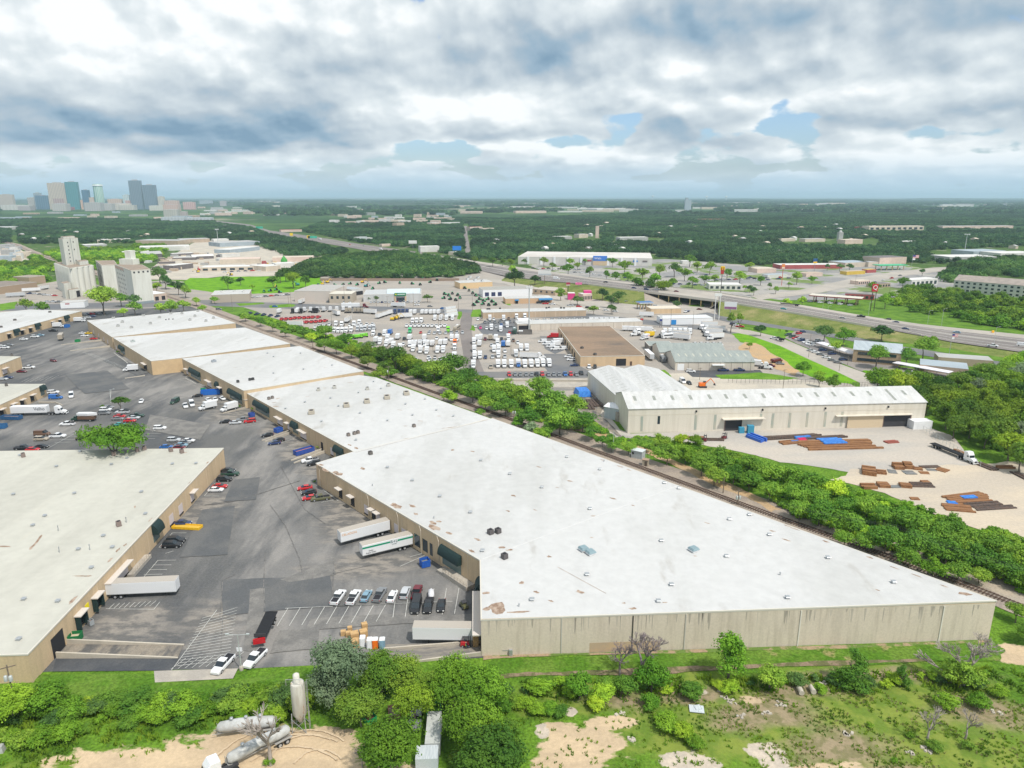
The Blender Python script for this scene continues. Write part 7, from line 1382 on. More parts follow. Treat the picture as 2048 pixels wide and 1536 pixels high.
for a,c in (((118,655,80),'white box truck by the far left dock'),((160,644,80),'white truck near the far end of the long left warehouse')): vehicle('box','white',a[0],a[1],a[2],c,GC)
# container, skips, bins
def skip(label,a,b,wd,h,c,inner=(.25,.1,.05),name='skip',group='skips and containers'):
 A,B=P(*a),P(*b); d=(B-A); L_=d.length; d.normalize(); rot=math.atan2(d.y,d.x); c0=(A+B)/2; t=thing(name,label,'container',tuple(c0),group); q=Vector((-d.y,d.x,0))
 m_=MB();
 for s_ in (-1,1): m_.box(tuple(c0+q*s_*wd/2+Vector((0,0,h/2+.15))),(L_,.1,h),rot=rot); m_.box(tuple(c0+d*s_*L_/2+Vector((0,0,h/2+.15))),(.1,wd,h),rot=rot)
 for k in range(int(L_/1.2)):
  for s_ in (-1,1): m_.box(tuple(c0+d*(-L_/2+.6+k*1.2)+q*s_*(wd/2+.08)+Vector((0,0,h/2+.1))),(.1,.1,h*.9),rot=rot)
 part('shell',m_,mat('skip_paint_%d' % (c[2]*100),c,rough=.6,fine=.12),t); part('load',MB().box(tuple(c0+Vector((0,0,h*.62))),(L_-.2,wd-.2,.1),rot=rot),plain(inner,.9),t); return t
skip('long orange rimmed blue skip below the dock wall',(590,911),(626,901),2.4,1.6,(.04,.09,.35),(.5,.18,.08)); skip('yellow open flat container on the yard by the near warehouse',(348,1055),(402,1058),2.2,.7,(.75,.45,.02),(.6,.38,.05)); skip('blue bin with open lids at the largest warehouse dock',(842,1134),(858,1130),2.0,1.8,(.02,.10,.42),(.2,.2,.16)); skip('dark blue skip heaped with waste beside the white trailer',(5,838),(42,839),2.4,1.5,(.03,.10,.22),(.5,.35,.3)); skip('blue skip at the left edge by a fallen panel',(-10,857),(13,856),2.4,1.6,(.03,.13,.30))
skip('bright blue compactor container beside the second dock',(403,790),(441,788),2.4,2.2,(.02,.14,.50),(.02,.14,.5)); skip('green compactor end behind the blue one',(402,786),(412,785),2.2,2,(.02,.24,.12),(.02,.2,.1)); skip('dark green bin with open lid by the yellow stand',(141,1282),(163,1280),2,1.5,(.01,.16,.05),(.5,.42,.3)); skip('small blue bin below the second dock steps',(551,866),(563,862),2,1.6,(.03,.10,.4),(.3,.3,.25)); skip('small green bin in the far depot lane',(152,684),(159,684),2.4,1.5,(.02,.25,.08)); skip('blue bin by the farthest left warehouse trailer',(131,655),(138,655),3,2,(.03,.15,.45)); skip('grey metal bin at the dock of the near warehouse',(178,1252),(186,1248),1.2,1.2,(.3,.32,.33)); skip('blue bin at the steps by the red wagon',(499,834),(508,832),2,1.5,(.03,.12,.35))
# retaining walls of ramps
def kerb(label,pts,h0,h1,w=.35,m_=None,name='ramp_wall'):
 q=px(pts); mb=MB(); n_=len(q)
 for i in range(n_-1):
  a,b=q[i],q[i+1]; d=(b-a).normalized(); nn=Vector((-d.y,d.x,0))*w/2; mb.loft([[tuple(p+nn-Vector((0,0,.2))),tuple(p-nn-Vector((0,0,.2))),tuple(p-nn+Vector((0,0,h))),tuple(p+nn+Vector((0,0,h)))] for p,h in ((a,h0+(h1-h0)*i/(n_-1)),(b,h0+(h1-h0)*(i+1)/(n_-1)))])
 return solo(name,mb,m_ or M_concp,label,'wall','low concrete ramp walls in the depot')
kerb('upper low concrete wall of the loading ramp at the near left warehouse',[(132,1288),(368,1291)],1.2,.3); kerb('lower low concrete wall of the loading ramp at the near left warehouse',[(114,1316),(356,1317)],1.4,.3); kerb('low concrete wall along the sunken dock lane',[(768,1300),(962,1288)],.5,.9); kerb('near low wall of the sunken dock lane by the thicket',[(820,1325),(962,1312)],.3,1.0); kerb('low wall running out from the navy sedan dock',[(524,882),(580,864)],.4,1.0); kerb('second low wall by the navy sedan dock',[(530,884),(584,867)],.4,1.0); kerb('low wall beside the orange rimmed skip',[(582,922),(645,902)],.4,1.1); kerb('second low wall beside the orange rimmed skip',[(588,927),(655,904)],.4,1.1); kerb('low wall below the right box truck',[(446,827),(492,817)],.3,.8); kerb('low wall of the far loading bay, upper',[(122,690),(205,682)],.3,1.2); kerb('low wall of the far loading bay, lower',[(140,702),(222,694)],.3,1.2); kerb('curved low wall by the trailer at the left warehouse',[(78,806),(110,806),(124,811)],.8,.5); kerb('low wall left of the peach end wall',[(250,757),(290,752)],.3,.6)
# pallets, toilets, forklift, person, rubble
MW=mat('pallet_wood',(.55,.36,.17),(.42,.27,.13),rough=.9,scale=3,stretch=(.5,.5,6));
for i,(x,y,n_,w) in enumerate(((687,1270,2,1.1),(697,1272,2,1.1),(710,1282,4,1.7),(712,1292,3,1.7),(728,1282,5,1.6),(730,1272,6,1.2),(700,1262,2,1.0),(951,1292,6,1.1))):
 p=P(x,y); t=thing('crate_stack',['small left stack of brown crates','second small stack of brown crates','wide low stack of brown crates behind the tree','nearest wide stack of brown crates at the tree','tall wide stack of brown crates','topmost narrow stack of brown crates','small upper stack of brown crates','tall pallet stack beside the forklift'][i]+(' near the toilets' if i<7 else ' at the wall'),'crates',tuple(p),'stacks of brown crates')
 for k in range(n_): part('crate',MB().box((p.x,p.y,.28+k*.52),(w,w*.9,.48),rot=.2+.05*k,taper=.97),MW,t)
for i,(x,c) in enumerate(((726,'white'),(751,'orange'),(765,'pale blue'),(740,'white'))):
 p=P(x+0,1296+(0 if i else-4)); t=thing('portable_toilet',['white topped portable toilet at the left end of the row','orange portable toilet with white roof','pale blue portable toilet at the right end of the row','white portable toilet second of the row'][i],'toilet',tuple(p),'portable toilets'); b_=part('cabin',MB().box((p.x,p.y,1.1),(1.15,1.15,2.1),rot=.1),vp(c),t); part('toilet_roof',MB().box((p.x,p.y,2.25),(1.2,1.2,.22),rot=.1,taper=.75),M_white,t); part('door',MB().box((p.x+.05,p.y-.6,1.1),(.7,.06,1.8),rot=.1),plain(tuple(min(1,q*1.15) for q in VC[c])),t)
fk=vehicle('forklift','red',934,1292,88,'red and black forklift carrying pallets beside the sunken trailer',None,0)
def person(name_lab,px_,py_,z,hd,shirt,trousers,seat=True):
 p=P(px_,py_,z); t=thing('person',name_lab,'person',(p.x,p.y,z)); t.rotation_euler=(0,0,-R(hd))
 bm_=bpy.data.meshes.new('body'); V_=[(0,0,0),(0,.02,.28),(0,0,.5),(0,.01,.62),(0,.02,.74),(-.19,0,.46),(.19,0,.46),(-.24,.2,.28),(.24,.2,.28),(-.12,.44,.30),(.12,.44,.30),(-.1,.0,-.02),(.1,.0,-.02),(-.13,.42,.0),(.13,.42,.0),(-.13,.46,-.4),(.13,.46,-.4),(-.13,.58,-.44),(.13,.58,-.44)]
 Ed=[(0,1),(1,2),(2,3),(3,4),(2,5),(2,6),(5,7),(6,8),(7,9),(8,10),(0,11),(0,12),(11,13),(12,14),(13,15),(14,16),(15,17),(16,18)]; bm_.from_pydata(V_,Ed,[]); o=meshobj('body',bm_,t); sk=o.modifiers.new('skin','SKIN'); rd=[.15,.16,.13,.06,.10,.08,.08,.055,.055,.04,.04,.1,.1,.085,.085,.06,.06,.05,.05]
 for v,r_ in zip(bm_.skin_vertices[0].data,rd): v.radius=(r_,r_)
 bm_.skin_vertices[0].data[0].use_root=True; o.modifiers.new('sub','SUBSURF').levels=1; bm_.materials.append(plain(trousers,.9)); part_o=MB().box((0,.0,.3),(.40,.28,.44),taper=.9); me=part_o.mesh('vest',[plain(shirt,.8)],bevel=.06); meshobj('vest',me,t); hm=MB().lathe((0,.02,.70),[(.03,0),(.1,.06),(.11,.14),(.06,.22)],10).mesh('hard_hat',[plain((.5,.35,.25),.8)]); meshobj('head',hm,t)
person('forklift driver in bright yellow-green vest sitting at the controls',932,1292,.95,88,(.55,.75,.05),(.03,.04,.08))
p=P(862,1192); solo('covered_trailer',MB().loft([[(p.x+x-w,p.y+y,.2),(p.x+x+w,p.y+y,.2),(p.x+x+w*.9,p.y+y,h*.8),(p.x+x,p.y+y,h),(p.x+x-w*.9,p.y+y,h*.8)] for x,y,w,h in ((.3,-1.9,.35,.8),(.2,-1,.75,1.5),(0,.6,.7,1.6),(-.1,1.6,.3,1.1))],sm=True),mat('pale_tarp',(.60,.60,.62),fine=.1,fs=4),'small trailer under a pale grey cover right of the maroon pickup','trailer')
p=P(928,1215); t=thing('utility_cart','camouflage utility cart parked near the warehouse awning','cart',tuple(p)); part('body',MB().box((p.x,p.y,.7),(1.3,2.6,.5),rot=.5,taper=.85),vp('camouflage'),t); part('cage',MB().box((p.x,p.y+.1,1.5),(1.2,1.2,.1),rot=.5).box((p.x-.5,p.y,1.2),(.08,.08,.7)).box((p.x+.5,p.y,1.2),(.08,.08,.7)),M_chas,t)
for dx,dy in ((-.6,-.8),(.6,-.8),(-.6,.8),(.6,.8)): c_,s_=math.cos(.5),math.sin(.5); q=(p.x+dx*c_-dy*s_,p.y+dx*s_+dy*c_); part('wheel',MB().tube((q[0]-.12,q[1],.33),(q[0]+.12,q[1],.33),.33,seg=10),M_tyre,t)
# tankers, cement silo and wrecks in the dirt lot
M_tank=mat('dusty_tank',(.50,.51,.50),(.40,.40,.38),rough=.55,scale=.6,det=5,c3=(.40,.33,.25),s3=.9,c3lo=.62,c3hi=.75)
def tanker(label,a,b,L_=10.5,legs=False):
 A,B=P(*a),P(*b); d=(B-A).normalized(); c=(A+B)/2; hd=math.degrees(math.atan2(d.x,d.y)); t=thing('tank_trailer',label,'tanker',(c.x,c.y,0),'white bulk tank trailers'); t.rotation_euler=(0,0,-R(hd)); f=L_/2
 st_=[(-f,.5,1.9),(-f+.4,.85,1.95),(-f+2,.98,1.95),(-f*.3,.98,2.1),(0,.88,2.2),(f*.3,.98,2.1),(f-2,.98,1.95),(f-.4,.85,1.95),(f,.5,1.9)]
 meshobj('tank',MB().loft([[(r_*math.cos(2*math.pi*k/16),y,z+r_*math.sin(2*math.pi*k/16)) for k in range(16)] for y,r_,z in st_],sm=True).mesh('tank',[M_tank]),t)
 for y in (-f*.5,0,f*.5): meshobj('hatch',MB().lathe((0,y,3.3),[(.3,0),(.3,.22),(.22,.26)],10).mesh('hatch',[M_metal]),t)
 meshobj('frame',MB().box((0,0,1.0),(.9,L_,.2)).box((-1.1,-f+1.5,1.15),(.45,3,.07)).box((1.1,-f+1.5,1.15),(.45,3,.07)).tube((-.5,f-.6,1),(-.5,f+.9,.9),.06).tube((.5,f-.6,1),(.5,f+.9,.9),.06).mesh('frame',[plain((.32,.31,.29),.8)]),t); meshobj('hose_pipe',MB().tube((0,-f+.5,.75),(0,f-.5,.75),.08).tube((.4,f,.9),(.4,f+.2,2.4),.05).tube((-.3,f,.9),(.1,f+.3,2.0),.05).mesh('hose_pipe',[M_metal]),t)
 for n_,me,pr in fixrims(wheels((-f+.9,-f+2.2),1.2,.5,0)):
  if n_=='wheel': last=meshobj(n_,me,t)
  else: meshobj(n_,me,last)
 return t
tanker('white bulk tank trailer parked along the thicket edge',(558,1459),(432,1474),9.5); tanker('white bulk tank trailer hitched to the truck in the dirt lot',(575,1478),(462,1536),10.5); V2('tractor','white',(455,1545),(405,1570),'white truck cab at the bottom edge pulling the tank trailer',None)
p=P(603,1458); t=thing('cement_silo','upright dirty white cement silo on legs in the dirt lot','silo',tuple(p)); part('drum',MB().lathe((p.x,p.y,0),[(.3,1.6),(1.2,3.4),(1.2,9.2),(1.1,9.5)],18),mat('rust_streaked_drum',(.56,.54,.48),(.46,.43,.37),rough=.8,scale=.8,stretch=(1,1,.15),c3=(.36,.16,.06),s3=.9,c3lo=.60,c3hi=.68),t); part('filter',MB().lathe((p.x-.1,p.y,9.4),[(.55,0),(.55,1.7),(.25,1.9)],12),mat('filter_top',(.62,.60,.54),fine=.1),t)
lg_=MB();
for dx,dy in ((-1.2,-1.2),(1.2,-1.2),(-1.2,1.2),(1.2,1.2)): lg_.tube((p.x+dx,p.y+dy,0),(p.x+dx*.9,p.y+dy*.9,4.0),.1,seg=6)
for a,b in (((-1.2,-1.2),(1.2,-1.2)),((-1.2,1.2),(1.2,1.2))): lg_.tube((p.x+a[0],p.y+a[1],.3),(p.x+b[0],p.y+b[1],3),.05,seg=4).tube((p.x+b[0],p.y+b[1],.3),(p.x+a[0],p.y+a[1],3),.05,seg=4)
part('legs',lg_,M_metal,t); part('guard_rail',MB().tube((p.x-1.5,p.y-1.2,9.8),(p.x-1.5,p.y-1.2,11),.04).tube((p.x+1.5,p.y-1.2,9.8),(p.x+1.5,p.y-1.2,11),.04).tube((p.x-1.5,p.y-1.2,11),(p.x+1.5,p.y-1.2,11),.04),M_metal,t); part('ladder',MB().tube((p.x+1.55,p.y-.3,0),(p.x+1.55,p.y-.3,10),.05).tube((p.x+1.55,p.y+.2,0),(p.x+1.55,p.y+.2,10),.05),M_metal,t)
V2('box','white',(828,1468),(834,1425),'old white lorry cab and frame among the trees','old vehicles among the trees',L_=6,L2=2.2,boxc='grey',bh=.5); skip('rusty open truck bed full of greenery',(868,1418),(868,1445),2.4,1.3,(.30,.13,.08),(.14,.32,.03)); solo('storage_container',MB().box(tuple(P(868,1478)+Vector((0,0,1.25))),(2.5,7.5,2.5),rot=.05),mat('pale_container',(.52,.54,.52),(.46,.48,.46),rough=.7,scale=2,stretch=(.3,4,1)),'long pale grey container running down to the bottom edge','container'); solo('ribbed_roof',MB().box(tuple(P(855,1528)+Vector((0,0,1.2))),(3.6,3,2.4),rot=.05),mat('ribbed_pale',(.60,.64,.66),(.42,.47,.5),rough=.6,scale=6,stretch=(3,.1,1)),'white ribbed shed roof at the bottom edge below the container','shed')
V2('pickup','white',(838,1400),(833,1420),'small white wreck behind the old lorry cab','old vehicles among the trees'); skip('rusty orange trailer wreck under the trees',(730,1432),(745,1448),1.8,1,(.45,.16,.08),(.4,.2,.12)); skip('rusty frame wreck left of the old lorry cab',(788,1418),(790,1440),2.0,.8,(.28,.16,.11),(.3,.25,.2))
for x,y,l_ in ((1603,1392,'short upright concrete pipe in the weeds'),(1627,1390,'concrete pipe lying in the weeds beside the short one')):
 p=P(x,y); solo('concrete_pipe',MB().tube((p.x,p.y,.6),(p.x+.1,p.y+1.6,.6),.5,seg=14),M_concp,l_,'pipe','concrete pipes in the weeds')
p=P(1393,1420); solo('roofing_sheet',MB().box((p.x,p.y,.25),(2.6,1.9,.1),rot=-.15).box((p.x+.3,p.y+.3,.36),(1.2,1.2,.08),rot=.2),MATS['ribbed_pale'],'pale ribbed roofing sheet dumped in the weeds','sheet')
solo('meter_cabinet',MB().box(tuple(P(0,1503)+Vector((0,0,.6))),(1.5,1.2,1.2),rot=.2,taper=.8),M_tank,'white tank end poking in at the lower left edge','tank')
rr=random.Random(8)
for i,(x,y) in enumerate(((1440,1378),(1452,1398),(1463,1405),(1530,1425),(1560,1408),(1480,1432),(1880,1395),(1895,1402),(1910,1408),(1700,1470),(1820,1508),(1850,1500),(1330,1455),(1990,1425),(1262,1480),(1645,1366),(1240,1430))):
 p=P(x,y); mb=MB()
 for k in range(5): mb.box((p.x+rr.uniform(-.8,.8),p.y+rr.uniform(-.6,.6),.12),(rr.uniform(.3,1.0),rr.uniform(.2,.7),.22),rot=rr.uniform(0,3),taper=.8)
 solo('rubble_pile',mb,M_concp,f'pale broken rubble in the weeds, {ordn(i)} pile of the lower right slope','rubble','rubble piles in the weeds')
# --- truck dealer lots
LOT=[]
c1=lambda x,y: (540+x/8.533,600+y/8.533); c2=lambda x,y: (740+x/8.533,600+y/8.533); c3=lambda x,y: (930+x/8.533,600+y/8.533)
def lots(kind,col,pts,hd,desc,where,grp,**kw):
 pts=sorted(pts);
 for i,(x,y) in enumerate(pts): vehicle(kind,col,x,y,hd+((i*37) % 7-3),f'{desc}, {ordn(i)} from the left {where}',grp,**kw)
GT='trucks for sale in the gravel lots'
lots('box','red',[c1(x,y) for x,y in ((210,345),(290,340),(370,335),(440,325),(515,320),(600,320),(675,315),(740,310),(830,308))],185,'red day cab truck','in the back red row','red day cab trucks',L_=6.4,L2=2.6,boxc='red',bh=.3)
lots('box','red',[c1(x,y) for x,y in ((370,395),(470,398),(570,400),(640,395),(725,390),(800,385),(875,378),(950,372))],185,'red day cab truck','in the front red row','red day cab trucks',L_=6.4,L2=2.6,boxc='red',bh=.3)
lots('box','white',[(822,628),(830,628),(845.5,628),(853.7,628),(862,628),(869.5,628),(877.7,628)],2,'white box truck seen from behind','along the street fence',GT); lots('tractor','dark blue',[c2(x,232) for x in (350,430,500,565,635)],180,'dark truck cab','along the street fence',GT)
lots('box','white',[(814+i*8.45,654) for i in range(10)],180,'white low cab truck','in the even white row',GT,L_=5.6,L2=2,boxc='white',bh=.4); lots('tractor','white',[(825.5,646),(833.8,645.5),(843,645)],180,'white truck cab','behind the even white row',GT)
lots('box','white',[c1(x,y) for x,y in ((780,480),(850,450),(930,445),(1020,440))],175,'white stake truck','below the red rows',GT,L_=6.5,L2=3.4,boxc='grey',bh=.4); lots('tractor','white',[c1(x,y) for x,y in ((1100,550),(1170,556),(1240,555),(1310,550),(1390,545))],178,'white sleeper cab','right of the dark tree',GT); lots('tractor','silver',[c1(x,y) for x,y in ((1500,528),(1570,528),(1630,520),(1710,515),(1775,510))],178,'silver grey sleeper cab','above the lime dump bodies',GT); lots('tractor','white',[c1(x,y) for x,y in ((1130,440),(1230,450),(1440,440),(1530,420))],178,'white cab','behind the sleeper cab rows',GT)
lots('dump','lime',[c1(x,y) for x,y in ((1330,680),(1420,664),(1510,655),(1600,636))],60,'lime green dump truck','in the lime row','lime green dump trucks'); lots('tractor','black',[c1(390,222),c1(535,222),c1(750,215),c1(800,215)],0,'black truck','on the street side of the red rows',GT); lots('box','white',[c1(165,222),c1(470,218)],0,'white box truck','left on the street side',GT); lots('tractor','tan',[c1(x,215) for x in (1310,1370,1455,1515,1575)],0,'cream truck cab','beside the long white trailers',GT)
vehicle('trailer','white',591,653,95,'white low trailer left below the red rows',GT,L_=11)
for i,(a,b) in enumerate((((753,629),(728,627)),((768,633),(752,639)),((775,631),(760,636)),((782,629),(768,633)),((893,636),(912,633)),((892,630),(911,627)),((890,624),(909,621)),((800,637),(820,636)),((679,633),(667,628)),((690,648),(702,640)))): V2('trailer','white',a,b,f'white trailer, {ordn(i)} of those lying askew in the upper lot','white trailers lying in the upper lot',lod=1,L_=11)
vehicle('excavator','yellow',786,641,100,'yellow crane truck amid the white trucks',GT); vehicle('excavator','yellow',793,639,80,'second yellow crane beside the first one',GT)
KB,KF,KT,KP='box','boxf','tractor','pickup'
MIX=[c2(x,y)+(k,c) for x,y,k,c in ((685,575,KT,'green'),(480,680,KB,'white'),(585,685,KP,'black'),(685,690,KB,'white'),(865,575,'sedan','red'),(1020,560,'sedan','silver'),(1165,560,KT,'white'),(1335,555,KT,'lime'),(935,690,KB,'white'),(1140,680,KP,'white'),(1300,690,KP,'brown'),(1395,705,KF,'white'),(1485,705,KF,'white'),(750,795,KB,'white'),(865,795,KB,'white'),(985,795,KB,'white'),(1070,795,KB,'white'),(1210,780,KB,'white'),(1290,775,KB,'white'),(865,925,KF,'white'),(970,940,KF,'white'),(1155,925,KF,'white'),(1250,920,KF,'white'),(1440,1035,KF,'white'),(1445,870,KT,'white'),(1450,780,KT,'orange'),(1000,1020,KP,'white'),(1110,1010,KP,'tan'),(1250,1035,KP,'silver'),(1330,1035,KP,'white'),(60,620,KT,'white'),(160,615,KP,'black'),(250,620,KF,'white'),(350,600,KB,'blue'),(300,700,KF,'white'),(110,730,KB,'white'),(370,760,KB,'white'),(570,780,KP,'white'),(740,900,KF,'white'),(780,1050,KP,'silver'))]+ \
 [c3(x,y)+(k,c) for x,y,k,c in ((155,760,KF,'white'),(160,910,KF,'white'),(250,795,KB,'white'),(210,700,KB,'white'),(270,690,KB,'white'),(345,690,KP,'maroon'),(435,690,KB,'tan'),(530,695,KB,'white'),(625,690,KP,'black'),(740,695,KF,'white'),(825,715,KP,'brown'),(455,800,KP,'silver'),(555,780,KF,'white'),(655,805,KB,'blue'),(740,800,KB,'white'),(495,910,KF,'white'),(575,905,KF,'white'),(680,905,KP,'white'),(900,750,KP,'white'),(955,890,KF,'white'),(1055,890,KF,'white'),(870,990,KF,'silver'),(165,1030,KF,'white'),(255,1020,KF,'white'),(350,1010,KP,'dark blue'),(470,1005,KP,'silver'),(570,1005,KF,'white'),(680,1000,KP,'silver'),(145,1180,KF,'white'),(440,1175,KP,'tan'),(565,1170,KF,'white'),(670,1170,KF,'white'),(790,1170,KF,'white'),(910,1160,KF,'blue'),(1020,1170,KF,'white'),(1130,1165,KF,'white'),(1235,1160,KF,'white'),(1330,1155,KF,'white'),(1435,1155,KF,'white'),
 (220,350,KP,'white'),(285,345,KP,'tan'),(425,355,KF,'white'),(490,350,KP,'white'),(660,360,KF,'white'),(745,340,KP,'brown'),(880,330,KT,'white'),(1020,325,KT,'white'),(180,465,KP,'white'),(265,495,KP,'pink'),(370,505,KP,'white'),(450,520,KF,'white'),(530,480,KP,'silver'),(610,550,KF,'white'),(620,450,KP,'blue'),(720,480,KF,'white'),(760,580,KP,'red'),(845,575,'bus','dark green'))]
MIX.sort(); cnt={}
for x,y,k,c in MIX:
 kk='box' if k=='boxf' else k; what={'box': 'box truck seen from behind','boxf': 'box truck seen from the front','tractor': 'truck cab','pickup': 'work pickup','sedan': 'car','bus': 'coach'}[k]
 half='left gravel lot' if x<935 else 'right gravel lot' if y>672 else 'small paved truck lot'
 kx=(what,c,half); i=cnt.get(kx,0); cnt[kx]=i+1
 vehicle(kk,c if c != 'tan' or kk != 'box' else 'white',x,y-(6 if y>700 else 3)*(.6 if kk in ('box','tractor','bus') else .3),2 if k=='box' else 178,f'{c} {what}, {ordn(i)} from the left in {half}',GT,**({'boxc': c} if k=='box' and c != 'white' else {}))
vehicle('bus','tan',914,660,190,'tan motorhome with rounded roof at the edge of the left lot',GT)
lots('sedan','grey',[c3(x,1290) for x in (855,945,1045,1140,1425,1515,1610,1900,2120)],178,'dark grey car','in the long row behind the trees','cars in the long row behind the belt of trees'); lots('suv','red',[c3(755,1290),c3(1320,1285),c3(1805,1285)],178,'red car','in the long row behind the trees','cars in the long row behind the belt of trees'); lots('pickup','black',[c3(1225,1285),c3(1985,1265)],178,'dark pickup','in the long row behind the trees','cars in the long row behind the belt of trees'); vehicle('pickup','blue',*c3(1710,1285),178,'blue pickup in the long row behind the trees','cars in the long row behind the belt of trees')
V2('trailer','white',c3(980,1000),c3(1200,1010),'long white trailer lying across the right truck lot',GT,lod=1,L_=10.5); V2('tractor','white',c3(1210,1010),c3(1330,1005),'white and blue cab pulling the trailer across the lot',GT,lod=1)
V2('box','red',c3(1600,655),c3(1400,650),'red rescue box truck at the brown roof building',GT,lod=1,boxc='red'); V2('box','white',c3(1700,745),c3(1410,755),'white reefer box truck at the brown roof building',GT,lod=1,L_=9,L2=6.4); V2('box','white',c3(1600,790),c3(1450,805),'short white truck beside the reefer box truck',GT,lod=1); vehicle('van','white',*c3(1665,850),265,'white van with red picture at the brown roof building',GT)
for x,y,c,l_ in ((1765,985,'white','white wagon first at the front of the brown roof building'),(1810,1035,'white','white wagon second at the front of the brown roof building'),(1860,1130,'dark blue','navy sedan third at the front of the brown roof building')): vehicle('suv' if c=='white' else 'sedan',c,*c3(x,y),268,l_,GT)
c5=lambda x,y: (1240+x/7.877,600+y/7.877); GR='vehicles around the grey roofed workshops'
vehicle('suv','white',1178,736,185,'white wagon before the bay door of the brown roof building',GR); vehicle('suv','black',1190,736,185,'black wagon beside the white one at the bay door',GR)
V2('trailer','silver',c5(390,860),c5(525,985),'grey semi trailer beside the brown roof building',GR,lod=1,L_=14,roof='grey'); V2('bus','grey',c5(610,900),c5(710,1010),'grey and white coach beside the rear grey workshop',GR,lod=1); V2('van','white',c5(450,740),c5(470,800),'white motorhome behind the grey semi trailer',GR,lod=1)
for x,y,l_ in ((1630,1120,'left dark pickup before the grey workshop'),(1880,1120,'right dark pickup before the grey workshop')): vehicle('pickup','dark blue',*c5(x,y),92,l_,GR)
vehicle('suv','white',*c5(1115,1140),100,'white wagon before the grey workshop',GR)
fx=V2('box','white',c5(470,605),c5(300,640),'white and orange delivery truck with purple lettering',GR,lod=1,L_=7.5); me=textmesh('Fed',1.7,plain((.10,.02,.25))); s_=camside(fx)
o=meshobj('lettering',me,fx,(s_*1.26,-1.6-s_*-.9*0+(-1.1 if s_>0 else 1.1),2.4)); o.rotation_euler=(math.pi/2,0,s_*math.pi/2); o=meshobj('lettering',textmesh('Ex',1.7,plain((.8,.2,.02))),fx,(s_*1.26,-1.6+(1.3 if s_>0 else-1.3),2.4)); o.rotation_euler=(math.pi/2,0,s_*math.pi/2)
V2('box','white',c5(540,575),c5(330,590),'yellow sided box truck behind the purple lettered one',GR,lod=1,L_=9,L2=6.5,boxc='yellow')
for i,(x,y,k) in enumerate(((280,530,'tractor'),(240,565,'tractor'),(670,570,'tractor'),(780,600,'bus'),(1280,470,'tractor'),(1370,480,'tractor'),(1360,580,'tractor'),(1440,630,'tractor'),(1340,520,'tractor'),(600,600,'sedan'))): vehicle(k,'white' if i not in (9,) else 'black',*c5(x,y),250 if i % 2 else 170,f'{"black" if i == 9 else "white"} {"coach" if k == "bus" else "car" if k == "sedan" else "cab"}, {ordn(i)} of the fleet beyond the grey workshops',GR)
for i,(a,b) in enumerate((((1050,520),(800,500)),((1070,590),(840,570)),((1060,640),(880,620)),((1500,430),(1310,430)),((1650,500),(1400,480)),((1560,550),(1400,540)),((500,270),(330,265)),((1580,610),(1430,620)))): V2('trailer','white',c5(*a),c5(*b),f'white trailer, {ordn(i)} of the fleet beyond the grey workshops','white trailers beyond the grey workshops',lod=1,L_=11)
V2('box','white',c5(1110,180),c5(990,215),'white flatbed pickup leaving the white store',GR,lod=1,boxc='dark blue',bh=.4)
c6=lambda x,y: (1440+x/6.827,620+y/6.827)
vehicle('box','maroon',*c6(770,715),60,'dark purple wrecker truck on the bank side lot',GR,boxc='maroon',bh=1.2); vehicle('sedan','grey',*c6(820,745),100,'grey car below the purple wrecker',GR); vehicle('tractor','white',*c6(620,805),110,'white truck cab at the right end of the grey workshop',GR); vehicle('box','white',*c6(520,770),110,'white truck at the right end of the grey workshop',GR); vehicle('suv','maroon',*c6(690,775),110,'maroon car beside the white cab at the workshop',GR); V2('pickup','white',c6(770,405),c6(710,395),'white pickup towing on the curved drive',GR,lod=1); V2('flatbed','brown',c6(870,440),c6(790,420),'low trailer towed behind the white pickup on the drive',GR,lod=1,L_=5.5,z=.7)
vehicle('van','white',1365,765,175,'white van on the lane behind the twin halls',GR); vehicle('sedan','black',1378,768,175,'black car beside the white van on the lane',GR); vehicle('excavator','orange',1405,775,90,'bright orange loader on the lane behind the hall',GR)
for i,(x,y,c) in enumerate(((930,350,'dark green'),(985,375,'dark green'),(1030,395,'red'),(1065,410,'silver'),(1110,425,'dark blue'),(1170,450,'white'),(1215,475,'white'),(1255,490,'silver'))): vehicle('suv',c,*c6(x,y),250,f'{c} car, {ordn(i)} down the slanted row beside the drive','cars at the offices')
for i,(x,y,c) in enumerate(((1240,565,'silver'),(1300,590,'white'),(1370,620,'grey'),(1450,660,'white'),(1530,700,'grey'),(1610,730,'grey'))): vehicle('sedan',c,*c6(x,y),125,f'{c} kerb side car, {ordn(i)} down the curved drive','cars at the offices')
for i,(x,y,c) in enumerate(((1075,330,'red'),(1130,310,'dark blue'),(1340,430,'silver'),(1400,445,'white'),(1880,640,'white'),(1920,660,'white'),(1990,690,'silver'),(1400,560,'dark blue'),(1530,610,'dark blue'),(1680,690,'dark blue'))): vehicle('suv',c,*c6(x,y),80 if i>3 else 60,f'{c} car, {ordn(i)} of those about the brick office','cars at the offices')
for i,(x,y,c) in enumerate(((1803,752,'black'),(1826,748,'white'),(1848,752,'dark blue'),(1880,760,'black'),(1850,737,'maroon'),(1870,738,'white'),(1893,742,'dark blue'),(1905,743,'white'),(1925,748,'white'),(1830,734,'grey'),(1885,736,'silver'))): vehicle('sedan',c,x,y,170,f'{c} car, {ordn(i)} about the longer white carport','cars at the offices')
